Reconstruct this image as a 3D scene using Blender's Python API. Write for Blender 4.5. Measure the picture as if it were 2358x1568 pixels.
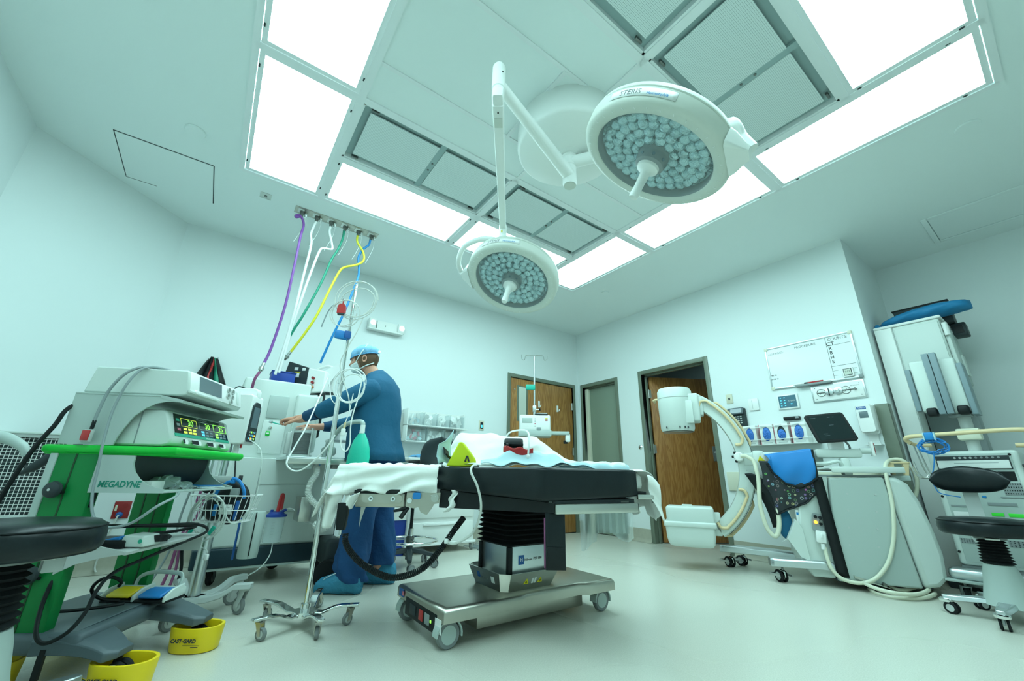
import bpy, bmesh, math, random
from mathutils import Matrix, Vector, Euler
for _o in list(bpy.data.objects): bpy.data.objects.remove(_o, do_unlink=True)
SC = bpy.context.scene
COL = SC.collection
PI = math.pi
H = 3.02          # ceiling height
random.seed(4)

# ---------------------------------------------------------------- camera, world, light level
def setup_camera():
    cd = bpy.data.cameras.new('camera'); cam = bpy.data.objects.new('camera', cd); COL.objects.link(cam)
    yaw, pit, rol = (math.radians(v) for v in (35.6405, 18.8258, 1.0059))
    f = Vector((math.sin(yaw)*math.cos(pit), math.cos(yaw)*math.cos(pit), math.sin(pit)))
    r = Vector((math.cos(yaw), -math.sin(yaw), 0)); u = r.cross(f)
    r2 = r*math.cos(rol) + u*math.sin(rol); u2 = -r*math.sin(rol) + u*math.cos(rol)
    m = Matrix((r2, u2, -f)).transposed().to_4x4(); m.translation = (0, 0, .74)
    cam.matrix_world = m
    cd.sensor_fit = 'HORIZONTAL'; cd.sensor_width = 36; cd.lens = 36*921.504/2358
    cd.clip_start = .02; cd.clip_end = 60
    SC.camera = cam
setup_camera()
W = bpy.data.worlds.new('world'); SC.world = W; W.use_nodes = True
W.node_tree.nodes['Background'].inputs[0].default_value = (.5, .85, .85, 1)
W.node_tree.nodes['Background'].inputs[1].default_value = .3
SC.view_settings.view_transform = 'Standard'; SC.view_settings.look = 'None'
SC.view_settings.gamma = 1; SC.view_settings.use_curve_mapping = False
SC.view_settings.exposure = 0.0
PANEL_POWER = 10.8                      # radiance of the lit ceiling diffusers
LIGHT_TINT = (.65, 1.0, 1.01)

# ---------------------------------------------------------------- materials
def lin(c):
    return tuple((v/12.92 if v <= .04045 else ((v+.055)/1.055)**2.4) for v in c)
M = {}
def mat(name, rgb=(.8, .8, .8), rough=.5, metal=0, emit=None, es=1, alpha=1, trans=0, noise=None, bump=None, coat=0, ior=None, spec=None):
    m = bpy.data.materials.new(name); m.use_nodes = True
    nt = m.node_tree; b = nt.nodes['Principled BSDF']
    c = (*rgb, 1)
    b.inputs['Base Color'].default_value = c; b.inputs['Roughness'].default_value = rough
    b.inputs['Metallic'].default_value = metal
    if coat: b.inputs['Coat Weight'].default_value = coat
    if ior: b.inputs['IOR'].default_value = ior
    if spec is not None: b.inputs['Specular IOR Level'].default_value = spec
    if trans: b.inputs['Transmission Weight'].default_value = trans
    if alpha < 1: b.inputs['Alpha'].default_value = alpha
    if emit:
        b.inputs['Emission Color'].default_value = (*emit, 1); b.inputs['Emission Strength'].default_value = es
    tc = nt.nodes.new('ShaderNodeTexCoord')
    if noise:   # (scale, amount, detail): slight colour unevenness
        n = nt.nodes.new('ShaderNodeTexNoise'); n.inputs['Scale'].default_value = noise[0]
        n.inputs['Detail'].default_value = noise[2] if len(noise) > 2 else 3
        nt.links.new(tc.outputs['Object'], n.inputs['Vector'])
        mx = nt.nodes.new('ShaderNodeMix'); mx.data_type = 'RGBA'
        mx.inputs['A'].default_value = tuple(v*(1-noise[1]) for v in rgb)+(1,)
        mx.inputs['B'].default_value = tuple(min(1, v*(1+noise[1])) for v in rgb)+(1,)
        nt.links.new(n.outputs['Fac'], mx.inputs['Factor']); nt.links.new(mx.outputs['Result'], b.inputs['Base Color'])
    if bump:    # (scale, strength, distance)
        n = nt.nodes.new('ShaderNodeTexNoise'); n.inputs['Scale'].default_value = bump[0]; n.inputs['Detail'].default_value = 4
        nt.links.new(tc.outputs['Object'], n.inputs['Vector'])
        bp = nt.nodes.new('ShaderNodeBump'); bp.inputs['Strength'].default_value = bump[1]; bp.inputs['Distance'].default_value = bump[2]
        nt.links.new(n.outputs['Fac'], bp.inputs['Height']); nt.links.new(bp.outputs['Normal'], b.inputs['Normal'])
    M[name] = m
    return m
mat('wall', (.76, .82, .815), .55, noise=(1.2, .012), bump=(180, .05, .002))
mat('ceiling', (.80, .87, .86), .7, bump=(220, .05, .002))
mat('tile_white', (.79, .86, .85), .7)
mat('grid_white', (.80, .84, .84), .45)
mat('perf', (.66, .74, .73), .7)
mat('recess', (.33, .44, .44), .7)
mat('diffuser', (.9, .9, .9), .5, emit=LIGHT_TINT, es=PANEL_POWER)
mat('frame_paint', (.155, .185, .14), .38, noise=(3, .03))
mat('frame_dark', (.10, .125, .10), .4)
mat('door2_paint', (.24, .30, .235), .5)
mat('base_vinyl', (.42, .41, .33), .45, noise=(30, .12))
mat('white', (.80, .83, .80), .4)
mat('white_gloss', (.84, .86, .84), .22)
mat('white_plastic', (.72, .75, .72), .42)
mat('cream', (.70, .70, .56), .42)
mat('offwhite', (.62, .66, .60), .45)
mat('lightgrey', (.50, .54, .52), .45)
mat('midgrey', (.26, .30, .30), .5)
mat('bluegrey', (.20, .27, .30), .45)
mat('darkgrey', (.030, .042, .046), .5, spec=.35)
mat('navy', (.012, .035, .048), .45, spec=.3)
mat('slate', (.085, .115, .13), .45, noise=(8, .1))
mat('black', (.006, .009, .010), .5, spec=.3)
mat('black_gloss', (.008, .010, .012), .12)
mat('rubber', (.010, .013, .014), .75, spec=.25)
mat('grey_rubber', (.20, .22, .22), .7)
mat('leather', (.006, .011, .013), .33, noise=(14, .3), bump=(40, .25, .003), spec=.32)
mat('chrome', (.78, .80, .79), .10, 1)
mat('steel', (.56, .57, .53), .28, 1, bump=(60, .03, .001))
mat('steel_warm', (.50, .48, .42), .35, 1, noise=(20, .06))
mat('alu', (.62, .66, .67), .33, 1)
mat('dark_steel', (.20, .21, .20), .35, 1)
mat('brass', (.60, .52, .30), .35, 1)
mat('green_bright', (.004, .52, .045), .35, spec=.35)
mat('green_deep', (.002, .20, .045), .45, spec=.3)
mat('green_dark', (.006, .05, .012), .6)
mat('logo_green', (.005, .22, .15), .5)
mat('panel_grey', (.44, .52, .49), .5)
mat('device_white', (.62, .69, .65), .4)
mat('screen_grey', (.14, .19, .21), .15)
mat('screen_dark', (.008, .018, .02), .08)
mat('teal_strip', (.02, .38, .25), .4)
mat('led_green', (.1, .9, .1), .5, emit=(.35, 1, .1), es=1.3)
mat('led_yellow', (.8, .8, .1), .5, emit=(.75, .9, .1), es=.6)
mat('led_blue', (.1, .5, .8), .5, emit=(.1, .6, .8), es=.7)
mat('led_orange', (.9, .4, .05), .5, emit=(1, .35, .03), es=2.5)
mat('screen_blue', (.05, .12, .16), .2, emit=(.04, .13, .17), es=.5)
mat('yellow', (.86, .62, .008), .4)
mat('yellow_soft', (.62, .72, .01), .6)
mat('handle_tan', (.74, .58, .34), .38)
mat('blue_deep', (.01, .05, .32), .5)
mat('blue_bright', (.01, .20, .55), .45)
mat('blue_cover', (.01, .20, .42), .55, bump=(26, .5, .01))
mat('glove_blue', (.05, .20, .62), .55, bump=(60, .8, .01))
mat('red', (.50, .03, .03), .4)
mat('red_dark', (.30, .015, .015), .5)
mat('pink', (.60, .14, .20), .5)
mat('purple', (.20, .06, .32), .45)
mat('hose_green', (.01, .26, .16), .45)
mat('hose_yellow', (.72, .66, .03), .45)
mat('hose_blue', (.01, .22, .55), .45)
mat('hose_white', (.80, .82, .80), .45)
mat('cable_white', (.62, .64, .60), .45)
mat('cable_grey', (.28, .33, .34), .5)
mat('mag_tube', (.30, .08, .20), .5)
mat('teal_plastic', (.01, .45, .33), .4)
mat('bag_green', (.015, .52, .36), .38, bump=(14, .3, .01))
mat('sheet', (.84, .86, .82), .8, bump=(9, .25, .02))
mat('pad_blue', (.46, .66, .72), .8, bump=(30, .3, .005))
mat('towel_blue', (.12, .35, .60), .9, bump=(70, .6, .01))
mat('scrub', (.004, .10, .20), .8, bump=(10, .7, .02))
mat('scrub_pants', (.005, .065, .20), .8, bump=(9, .8, .025))
mat('cuff', (.008, .06, .14), .9, bump=(180, .4, .002))
mat('shoe_cover', (.04, .26, .42), .6, bump=(30, .9, .015))
mat('skin', (.66, .33, .22), .5, noise=(14, .10))
mat('hair', (.13, .075, .04), .8, bump=(200, .5, .002))
mat('beard', (.25, .14, .09), .8, bump=(200, .5, .002))
mat('cap_blue', (.22, .47, .70), .8, bump=(60, .6, .006))
mat('mask', (.74, .82, .82), .8)
mat('ink', (.03, .035, .04), .6)
mat('ink_grey', (.18, .20, .20), .6)
mat('board', (.80, .86, .86), .18)
mat('logo_blue', (.01, .10, .36), .5)
mat('label', (.78, .80, .78), .5)
mat('label_green', (.05, .72, .05), .6)
mat('warn_yellow', (.70, .60, .01), .5)
mat('clear', (.82, .92, .92), .08, trans=.92, ior=1.12)
mat('clear_tube', (.70, .76, .72), .15, alpha=.75)
mat('film', (.75, .88, .88), .15, alpha=.38)
mat('glassy', (.80, .92, .92), .06, alpha=.13)
mat('mirror', (.62, .66, .58), .25, 0, coat=.5)
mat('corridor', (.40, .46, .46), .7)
mat('amber', (.65, .30, .02), .4)
mat('outlet_cream', (.66, .64, .50), .45)

def floor_mat():
    m = bpy.data.materials.new('floor_vinyl'); m.use_nodes = True; nt = m.node_tree; b = nt.nodes['Principled BSDF']
    tc = nt.nodes.new('ShaderNodeTexCoord')
    n1 = nt.nodes.new('ShaderNodeTexNoise'); n1.inputs['Scale'].default_value = 190; n1.inputs['Detail'].default_value = 2
    n2 = nt.nodes.new('ShaderNodeTexNoise'); n2.inputs['Scale'].default_value = .8; n2.inputs['Detail'].default_value = 1
    for n in (n1, n2): nt.links.new(tc.outputs['Object'], n.inputs['Vector'])
    r = nt.nodes.new('ShaderNodeValToRGB'); r.color_ramp.elements[0].position = .35; r.color_ramp.elements[1].position = .65
    r.color_ramp.elements[0].color = (.60, .595, .52, 1); r.color_ramp.elements[1].color = (.68, .675, .60, 1)
    nt.links.new(n1.outputs['Fac'], r.inputs['Fac'])
    mx = nt.nodes.new('ShaderNodeMix'); mx.data_type = 'RGBA'; mx.blend_type = 'MULTIPLY'; mx.inputs['Factor'].default_value = .5
    r2 = nt.nodes.new('ShaderNodeValToRGB'); r2.color_ramp.elements[0].color = (.86, .86, .84, 1); r2.color_ramp.elements[1].color = (1, 1, 1, 1)
    nt.links.new(n2.outputs['Fac'], r2.inputs['Fac'])
    nt.links.new(r.outputs['Color'], mx.inputs['A']); nt.links.new(r2.outputs['Color'], mx.inputs['B'])
    nt.links.new(mx.outputs['Result'], b.inputs['Base Color'])
    rr = nt.nodes.new('ShaderNodeMapRange'); rr.inputs['To Min'].default_value = .24; rr.inputs['To Max'].default_value = .32
    nt.links.new(n2.outputs['Fac'], rr.inputs['Value']); nt.links.new(rr.outputs['Result'], b.inputs['Roughness'])
    M['floor'] = m
floor_mat()
def wood_mat(name, c0, c1):
    m = bpy.data.materials.new(name); m.use_nodes = True; nt = m.node_tree; b = nt.nodes['Principled BSDF']
    tc = nt.nodes.new('ShaderNodeTexCoord'); mp = nt.nodes.new('ShaderNodeMapping')
    mp.inputs['Scale'].default_value = (9, 9, 1.0)
    nt.links.new(tc.outputs['Object'], mp.inputs['Vector'])
    n = nt.nodes.new('ShaderNodeTexNoise'); n.inputs['Scale'].default_value = 1.5; n.inputs['Detail'].default_value = 3; n.inputs['Distortion'].default_value = .6
    nt.links.new(mp.outputs['Vector'], n.inputs['Vector'])
    w = nt.nodes.new('ShaderNodeMath'); w.operation = 'MULTIPLY'; w.inputs[1].default_value = 42
    s = nt.nodes.new('ShaderNodeMath'); s.operation = 'SINE'
    nt.links.new(n.outputs['Fac'], w.inputs[0]); nt.links.new(w.outputs[0], s.inputs[0])
    n2 = nt.nodes.new('ShaderNodeTexNoise'); n2.inputs['Scale'].default_value = 22; n2.inputs['Detail'].default_value = 4
    mp2 = nt.nodes.new('ShaderNodeMapping'); mp2.inputs['Scale'].default_value = (8, 8, .35)
    nt.links.new(tc.outputs['Object'], mp2.inputs['Vector']); nt.links.new(mp2.outputs['Vector'], n2.inputs['Vector'])
    a = nt.nodes.new('ShaderNodeMath'); a.operation = 'MULTIPLY_ADD'; a.inputs[1].default_value = .22
    nt.links.new(s.outputs[0], a.inputs[0]); nt.links.new(n2.outputs['Fac'], a.inputs[2])
    r = nt.nodes.new('ShaderNodeValToRGB'); r.color_ramp.elements[0].position = .25; r.color_ramp.elements[1].position = .75
    r.color_ramp.elements[0].color = (*c0, 1); r.color_ramp.elements[1].color = (*c1, 1)
    nt.links.new(a.outputs[0], r.inputs['Fac']); nt.links.new(r.outputs['Color'], b.inputs['Base Color'])
    b.inputs['Roughness'].default_value = .38
    M[name] = m
wood_mat('oak', (.30, .125, .028), (.46, .225, .065))
wood_mat('oak_dark', (.27, .105, .022), (.40, .185, .05))
def dots_mat():     # printed circles on the lead apron
    m = bpy.data.materials.new('dot_print'); m.use_nodes = True; nt = m.node_tree; b = nt.nodes['Principled BSDF']
    tc = nt.nodes.new('ShaderNodeTexCoord')
    v = nt.nodes.new('ShaderNodeTexVoronoi'); v.inputs['Scale'].default_value = 30; v.inputs['Randomness'].default_value = .55
    nt.links.new(tc.outputs['Object'], v.inputs['Vector'])
    r = nt.nodes.new('ShaderNodeValToRGB'); e = r.color_ramp.elements
    e[0].position = .20; e[0].color = (0, 0, 0, 1); e[1].position = .27; e[1].color = (1, 1, 1, 1)
    x = e.new(.33); x.color = (1, 1, 1, 1); x = e.new(.38); x.color = (0, 0, 0, 1)
    nt.links.new(v.outputs['Distance'], r.inputs['Fac'])
    hs = nt.nodes.new('ShaderNodeHueSaturation'); hs.inputs['Saturation'].default_value = .8; hs.inputs['Value'].default_value = .45
    nt.links.new(v.outputs['Color'], hs.inputs['Color'])
    mx = nt.nodes.new('ShaderNodeMix'); mx.data_type = 'RGBA'; mx.inputs['A'].default_value = (.012, .016, .02, 1)
    nt.links.new(r.outputs['Color'], mx.inputs['Factor']); nt.links.new(hs.outputs['Color'], mx.inputs['B'])
    nt.links.new(mx.outputs['Result'], b.inputs['Base Color']); b.inputs['Roughness'].default_value = .55
    M['dots'] = m
dots_mat()
def lens_mat():     # rippled clear lens of the surgical lights
    m = mat('lens', (.42, .60, .63), .08, .55, bump=(26, 1.0, .03))
lens_mat()
def perf_mat():     # perforated air diffuser: a fine grid of holes
    m = M['perf']; nt = m.node_tree; b = nt.nodes['Principled BSDF']
    tc = nt.nodes.new('ShaderNodeTexCoord'); mp = nt.nodes.new('ShaderNodeMapping'); mp.inputs['Scale'].default_value = (110, 110, 0)
    nt.links.new(tc.outputs['Object'], mp.inputs['Vector'])
    v = nt.nodes.new('ShaderNodeTexVoronoi'); v.inputs['Randomness'].default_value = 0; v.inputs['Scale'].default_value = 1
    nt.links.new(mp.outputs['Vector'], v.inputs['Vector'])
    r = nt.nodes.new('ShaderNodeValToRGB'); r.color_ramp.elements[0].position = .24; r.color_ramp.elements[1].position = .30
    r.color_ramp.elements[0].color = (.42, .50, .50, 1); r.color_ramp.elements[1].color = (.72, .80, .79, 1)
    nt.links.new(v.outputs['Distance'], r.inputs['Fac']); nt.links.new(r.outputs['Color'], b.inputs['Base Color'])
perf_mat()

# ---------------------------------------------------------------- mesh builder
def rotm(rot):
    return Euler(rot, 'XYZ').to_matrix().to_4x4()
def frame(o, x, z=None):
    """matrix with origin o, local x along x, z as close to z as possible"""
    x = Vector(x).normalized(); z = Vector(z or (0, 0, 1)); y = z.cross(x)
    if y.length < 1e-6: z = Vector((0, 1, 0)); y = z.cross(x)
    y.normalize(); z = x.cross(y)
    m = Matrix((x, y, z)).transposed().to_4x4(); m.translation = o
    return m
def zframe(o, z):
    z = Vector(z).normalized(); a = Vector((1, 0, 0)) if abs(z.x) < .9 else Vector((0, 1, 0))
    x = a - z*a.dot(z); x.normalize(); y = z.cross(x)
    m = Matrix((x, y, z)).transposed().to_4x4(); m.translation = o
    return m
def spline(pts, k=6, closed=False):
    P = [Vector(p) for p in pts]; n = len(P)
    if n < 3 or k <= 1: return P
    out = []
    rng = n if closed else n-1
    for i in range(rng):
        if closed: a, b, c, d = P[i-1], P[i], P[(i+1) % n], P[(i+2) % n]
        else: a, b, c, d = P[max(i-1, 0)], P[i], P[i+1], P[min(i+2, n-1)]
        for j in range(k):
            t = j/k
            out.append(.5*((2*b) + (c-a)*t + (2*a-5*b+4*c-d)*t*t + (3*b-a-3*c+d)*t**3))
    if not closed: out.append(P[-1])
    return out
_rb = {}
def _rbox(sx, sy, sz, r, seg):
    key = (round(sx, 5), round(sy, 5), round(sz, 5), round(r, 5), seg)
    if key not in _rb:
        bm = bmesh.new(); bmesh.ops.create_cube(bm, size=1)
        bmesh.ops.scale(bm, vec=(sx, sy, sz), verts=bm.verts)
        if r > 0: bmesh.ops.bevel(bm, geom=list(bm.edges), offset=min(r, .49*min(sx, sy, sz)), segments=seg, profile=.5, affect='EDGES')
        bm.verts.index_update()
        _rb[key] = ([v.co.copy() for v in bm.verts], [[v.index for v in f.verts] for f in bm.faces]); bm.free()
    return _rb[key]
class MB:
    def __init__(s, T=None): s.v = []; s.f = []; s.fm = []; s.mats = []; s.T = T or Matrix()
    def add(s, vs, fs, m):
        if m not in s.mats: s.mats.append(m)
        k = len(s.v); mi = s.mats.index(m)
        s.v += [s.T @ Vector(v) for v in vs]
        for f in fs: s.f.append([i+k for i in f]); s.fm.append(mi)
        return s
    def box(s, c, d, m, r=0, seg=2, rot=None):
        vs, fs = _rbox(abs(d[0]), abs(d[1]), abs(d[2]), r, seg)
        R = Matrix.Translation(c) @ (rotm(rot) if rot else Matrix())
        return s.add([R @ v for v in vs], fs, m)
    def bb(s, a, b, m, r=0, seg=2):      # box from corner a to corner b
        return s.box([(x+y)/2 for x, y in zip(a, b)], [abs(y-x) for x, y in zip(a, b)], m, r, seg)
    def cyl(s, p0, p1, r0, m, r1=None, n=20, cap=True):
        r1 = r0 if r1 is None else r1
        p0 = Vector(p0); p1 = Vector(p1); F = zframe(p0, p1-p0); L = (p1-p0).length
        vs = []
        for z, r in ((0, r0), (L, r1)):
            for i in range(n):
                a = 2*PI*i/n; vs.append(F @ Vector((r*math.cos(a), r*math.sin(a), z)))
        fs = [[i, (i+1) % n, n+(i+1) % n, n+i] for i in range(n)]
        if cap: fs += [list(range(n))[::-1], list(range(n, 2*n))]
        return s.add(vs, fs, m)
    def lathe(s, prof, o, ax, m, n=32, sx=1, sy=1, cap=True):
        F = zframe(o, ax) if tuple(ax) != (0, 0, 1) else Matrix.Translation(o)
        vs = []; fs = []; k = len(prof)
        for r, z in prof:
            for i in range(n):
                a = 2*PI*i/n; vs.append(F @ Vector((max(r, 1e-5)*math.cos(a)*sx, max(r, 1e-5)*math.sin(a)*sy, z)))
        for j in range(k-1):
            for i in range(n):
                fs.append([j*n+i, j*n+(i+1) % n, (j+1)*n+(i+1) % n, (j+1)*n+i])
        if cap and prof[0][0] > 1e-4: fs.append(list(range(n))[::-1])
        if cap and prof[-1][0] > 1e-4 and not (k == 2 and prof[0][1] == prof[1][1]): fs.append(list(range((k-1)*n, k*n)))
        return s.add(vs, fs, m)
    def tube(s, pts, r, m, n=8, k=6, closed=False, rads=None):
        P = spline(pts, k, closed); N = len(P)
        if rads: 
            q = []
            for i in range(N):
                t = i/(N-1)*(len(rads)-1); a = int(min(t, len(rads)-2)); q.append(rads[a]*(1-(t-a))+rads[a+1]*(t-a))
        else: q = [r]*N
        vs = []; fs = []; up = None
        for i in range(N):
            t = (P[(i+1) % N]-P[i-1]) if closed else (P[min(i+1, N-1)]-P[max(i-1, 0)])
            if t.length < 1e-9: t = Vector((0, 0, 1))
            t.normalize()
            if up is None: up = Vector((0, 0, 1)) if abs(t.z) < .9 else Vector((1, 0, 0))
            up = up - t*up.dot(t)
            if up.length < 1e-6: up = Vector((1, 0, 0)) - t*t.x
            up.normalize(); sd = t.cross(up)
            for j in range(n):
                a = 2*PI*j/n; vs.append(P[i] + (up*math.cos(a) + sd*math.sin(a))*q[i])
        for i in range(N if closed else N-1):
            for j in range(n):
                a, b = i*n, ((i+1) % N)*n; fs.append([a+j, a+(j+1) % n, b+(j+1) % n, b+j])
        if not closed: fs += [list(range(n))[::-1], list(range((N-1)*n, N*n))]
        return s.add(vs, fs, m)
    def prism(s, poly, w, m, F=None):
        """polygon in local xy of F extruded along local z from w[0] to w[1]"""
        F = F or Matrix(); n = len(poly)
        vs = [F @ Vector((x, y, w[0])) for x, y in poly] + [F @ Vector((x, y, w[1])) for x, y in poly]
        fs = [[i, (i+1) % n, n+(i+1) % n, n+i] for i in range(n)] + [list(range(n))[::-1], list(range(n, 2*n))]
        return s.add(vs, fs, m)
    def ell(s, c, r, m, n=20, k=12, rot=None, zmin=-1, zmax=1):
        R = Matrix.Translation(c) @ (rotm(rot) if rot else Matrix()); vs = []; fs = []
        for j in range(k+1):
            b = math.asin(zmin) + (math.asin(zmax)-math.asin(zmin))*j/k
            for i in range(n):
                a = 2*PI*i/n; vs.append(R @ Vector((r[0]*math.cos(b)*math.cos(a), r[1]*math.cos(b)*math.sin(a), r[2]*math.sin(b))))
        for j in range(k):
            for i in range(n): fs.append([j*n+i, j*n+(i+1) % n, (j+1)*n+(i+1) % n, (j+1)*n+i])
        fs += [list(range(n))[::-1], list(range(k*n, k*n+n))]
        return s.add(vs, fs, m)
    def grid(s, fn, nu, nv, m, cu=False):
        vs = [fn(i/(nu if cu else nu-1), j/(nv-1)) for j in range(nv) for i in range(nu)]; fs = []
        for j in range(nv-1):
            for i in range(nu if cu else nu-1):
                fs.append([j*nu+i, j*nu+(i+1) % nu, (j+1)*nu+(i+1) % nu, (j+1)*nu+i])
        return s.add(vs, fs, m)
    def skin(s, rings, m, cap=True):     # loft of equal-length rings
        n = len(rings[0]); vs = [p for r in rings for p in r]; fs = []
        for j in range(len(rings)-1):
            for i in range(n): fs.append([j*n+i, j*n+(i+1) % n, (j+1)*n+(i+1) % n, (j+1)*n+i])
        if cap: fs += [list(range(n))[::-1], list(range((len(rings)-1)*n, len(rings)*n))]
        return s.add(vs, fs, m)
def link(o, parent=None):
    COL.objects.link(o)
    if parent is not None: o.parent = parent
    return o
def obj(name, mb, parent=None, ang=38, sub=0, solid=0, bev=0, off=-1):
    me = bpy.data.meshes.new(name)
    me.from_pydata([tuple(v) for v in mb.v], [], mb.f)
    for k in mb.mats: me.materials.append(M[k])
    me.polygons.foreach_set('material_index', mb.fm)
    bm = bmesh.new(); bm.from_mesh(me); bmesh.ops.remove_doubles(bm, verts=bm.verts, dist=1e-6)
    bmesh.ops.recalc_face_normals(bm, faces=bm.faces); bm.to_mesh(me); bm.free()
    for p in me.polygons: p.use_smooth = True
    me.set_sharp_from_angle(angle=math.radians(ang)); me.update()
    o = bpy.data.objects.new(name, me); link(o, parent)
    if solid: d = o.modifiers.new('solidify', 'SOLIDIFY'); d.thickness = solid; d.offset = off
    if bev: d = o.modifiers.new('bevel', 'BEVEL'); d.width = bev; d.segments = 2; d.limit_method = 'ANGLE'; d.angle_limit = math.radians(35)
    if sub: d = o.modifiers.new('subsurf', 'SUBSURF'); d.levels = sub; d.render_levels = sub
    return o
def tag(o, label=None, cat=None, group=None, kind=None):
    if label: o['label'] = label
    if cat: o['category'] = cat
    if group: o['group'] = group
    if kind: o['kind'] = kind
    return o
def thing(name, label, cat, loc=(0, 0, 0), rz=0, group=None):
    o = bpy.data.objects.new(name, None); o.empty_display_size = .1; COL.objects.link(o)
    o.location = loc; o.rotation_euler = (0, 0, rz)
    return tag(o, label, cat, group)
def struct(name, mb, parent=None, **k):
    o = obj(name, mb, parent, **k); o['kind'] = 'structure'; return o
def dup(root, loc=None, rz=None, label=None, group=None):
    def cp(o, par):
        c = o.copy(); COL.objects.link(c)
        if par is not None: c.parent = par
        for ch in [x for x in bpy.data.objects if x.parent == o]: cp(ch, c)
        return c
    r = cp(root, None)
    if loc is not None: r.location = loc
    if rz is not None: r.rotation_euler = (0, 0, rz)
    if label: r['label'] = label
    if group: r['group'] = group
    return r
def text(name, s, size, F, m, parent=None, ext=.0006, align='CENTER', sx=1, shear=0, bold=0):
    """raised lettering lying in the local xy plane of F"""
    cu = bpy.data.curves.new(name, 'FONT'); cu.body = s; cu.size = size; cu.extrude = ext
    cu.align_x = align; cu.align_y = 'CENTER'; cu.shear = shear; cu.offset = bold; cu.resolution_u = 3
    t = bpy.data.objects.new(name+'_c', cu); COL.objects.link(t)
    bpy.context.view_layer.update()
    me = bpy.data.meshes.new_from_object(t.evaluated_get(bpy.context.evaluated_depsgraph_get()))
    bpy.data.objects.remove(t, do_unlink=True); bpy.data.curves.remove(cu)
    me.transform(F @ Matrix.Diagonal((sx, 1, 1, 1))); me.name = name
    me.materials.clear(); me.materials.append(M[m])
    o = bpy.data.objects.new(name, me); link(o, parent)
    return o
def mir(pts, c=0): return pts
def arc(cx, cy, r, a0, a1, n): return [(cx+r*math.cos(math.radians(a0+(a1-a0)*i/n)), cy+r*math.sin(math.radians(a0+(a1-a0)*i/n))) for i in range(n+1)]
def rrect(x0, y0, x1, y1, r, n=5):
    return arc(x1-r, y0+r, r, -90, 0, n)+arc(x1-r, y1-r, r, 0, 90, n)+arc(x0+r, y1-r, r, 90, 180, n)+arc(x0+r, y0+r, r, 180, 270, n)
def caster(parent, x, y, d=.075, w=.028, m='grey_rubber', hub='lightgrey', fork='chrome', az=0, top=None, name='caster', twin=False):
    """swivel wheel standing on the floor under its mount point"""
    r = d/2; top = top or d+.03
    T = Matrix.Translation((x, y, 0)) @ Matrix.Rotation(az, 4, 'Z')
    b = MB(T); off = d*.28
    ws = ((-w*.75, w*.62), (w*.75, w*.62)) if twin else ((0, w),)
    for yy, ww in ws:
        b.lathe([(r*.55, -ww/2), (r*.9, -ww/2), (r, -ww*.3), (r, ww*.3), (r*.9, ww/2), (r*.55, ww/2)], (off, yy, r), (0, 1, 0), m, 24)
        b.cyl((off, yy-ww*.53, r), (off, yy+ww*.53, r), r*.62, hub, n=20)
    f = w*.72 if not twin else w*1.25
    if not twin:
        for sg in (-1, 1):
            b.prism([(off+r*.25, r*.8), (off-r*.25, r*.8), (-r*.45, top-.012), (r*.5, top-.012)], (sg*f-.0015, sg*f+.0015), fork, Matrix.Rotation(PI/2, 4, 'X'))
        b.box((0, 0, top-.010), (r*1.0, 2*f+.004, .006), fork)
    else:
        b.box((off*.4, 0, r*1.35), (r*1.5, w*.5, r*1.0), fork, .006)
    b.cyl((0, 0, top-.012), (0, 0, top+.012), .008, 'dark_steel', n=10)
    return obj(name, b, parent)
# ================================================================ ROOM
GX = (-.26, .32, 1.55, 2.77, 3.35); GY = (-.26, .32, .926, 2.14, 2.75, 3.35)
XL, XR, XA, YB, YN, YF = -1.457, 4.594, 5.684, 4.549, .884, -2.4
b = MB(); b.bb((XL-.3, YF-.2, -.1), (XA+1.4, YB+.3, 0), 'floor'); struct('floor', b)
b = MB(); t = .12
for x0, y0, x1, y1 in ((XL-.2, YF-.2, GX[0], YB+.2), (GX[4], YF-.2, XA+.2, YB+.2), (GX[0], YF-.2, GX[4], GY[0]), (GX[0], GY[5], GX[4], YB+.2)):
    b.bb((x0, y0, H), (x1, y1, H+t), 'ceiling')
b.bb((GX[0], GY[0], H+t), (GX[4], GY[5], H+t+.05), 'ceiling'); struct('ceiling', b)
T = .14
b = MB(); b.bb((XL-T, YF, 0), (XL, 3.75, H), 'wall'); struct('wall_left', b)
b = MB(); b.prism([(XL, 3.75), (-.63, YB), (-.63, YB+T), (XL-T, YB+T), (XL-T, 3.75)], (0, H), 'wall'); struct('wall_corner', b)
b = MB(); b.bb((-.63, YB, 0), (3.23, YB+T, H), 'wall'); b.bb((3.23, YB, 2.12), (4.48, YB+T, H), 'wall'); b.bb((4.48, YB, 0), (XR+T, YB+T, H), 'wall')
b.bb((3.23, YB+.07, 0), (4.48, YB+T, 2.12), 'wall'); struct('wall_back', b)
b = MB()
for y0, y1, z0 in ((YN, 2.41, 0), (3.345, 3.775, 0), (4.46, YB, 0), (2.41, 3.345, 2.12), (3.775, 4.46, 2.12)):
    b.bb((XR, y0, z0), (XR+T, y1, H), 'wall')
struct('wall_right', b)
b = MB(); b.bb((XR+T, YN, 0), (XA+T, YN+T, H), 'wall'); struct('wall_alcove_side', b)
b = MB(); b.bb((XA, YF, 0), (XA+T, YN, H), 'wall'); struct('wall_alcove_back', b)
b = MB(); b.bb((XL-T, YF-T, 0), (XA+T, YF, H), 'wall'); struct('wall_front', b)
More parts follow.
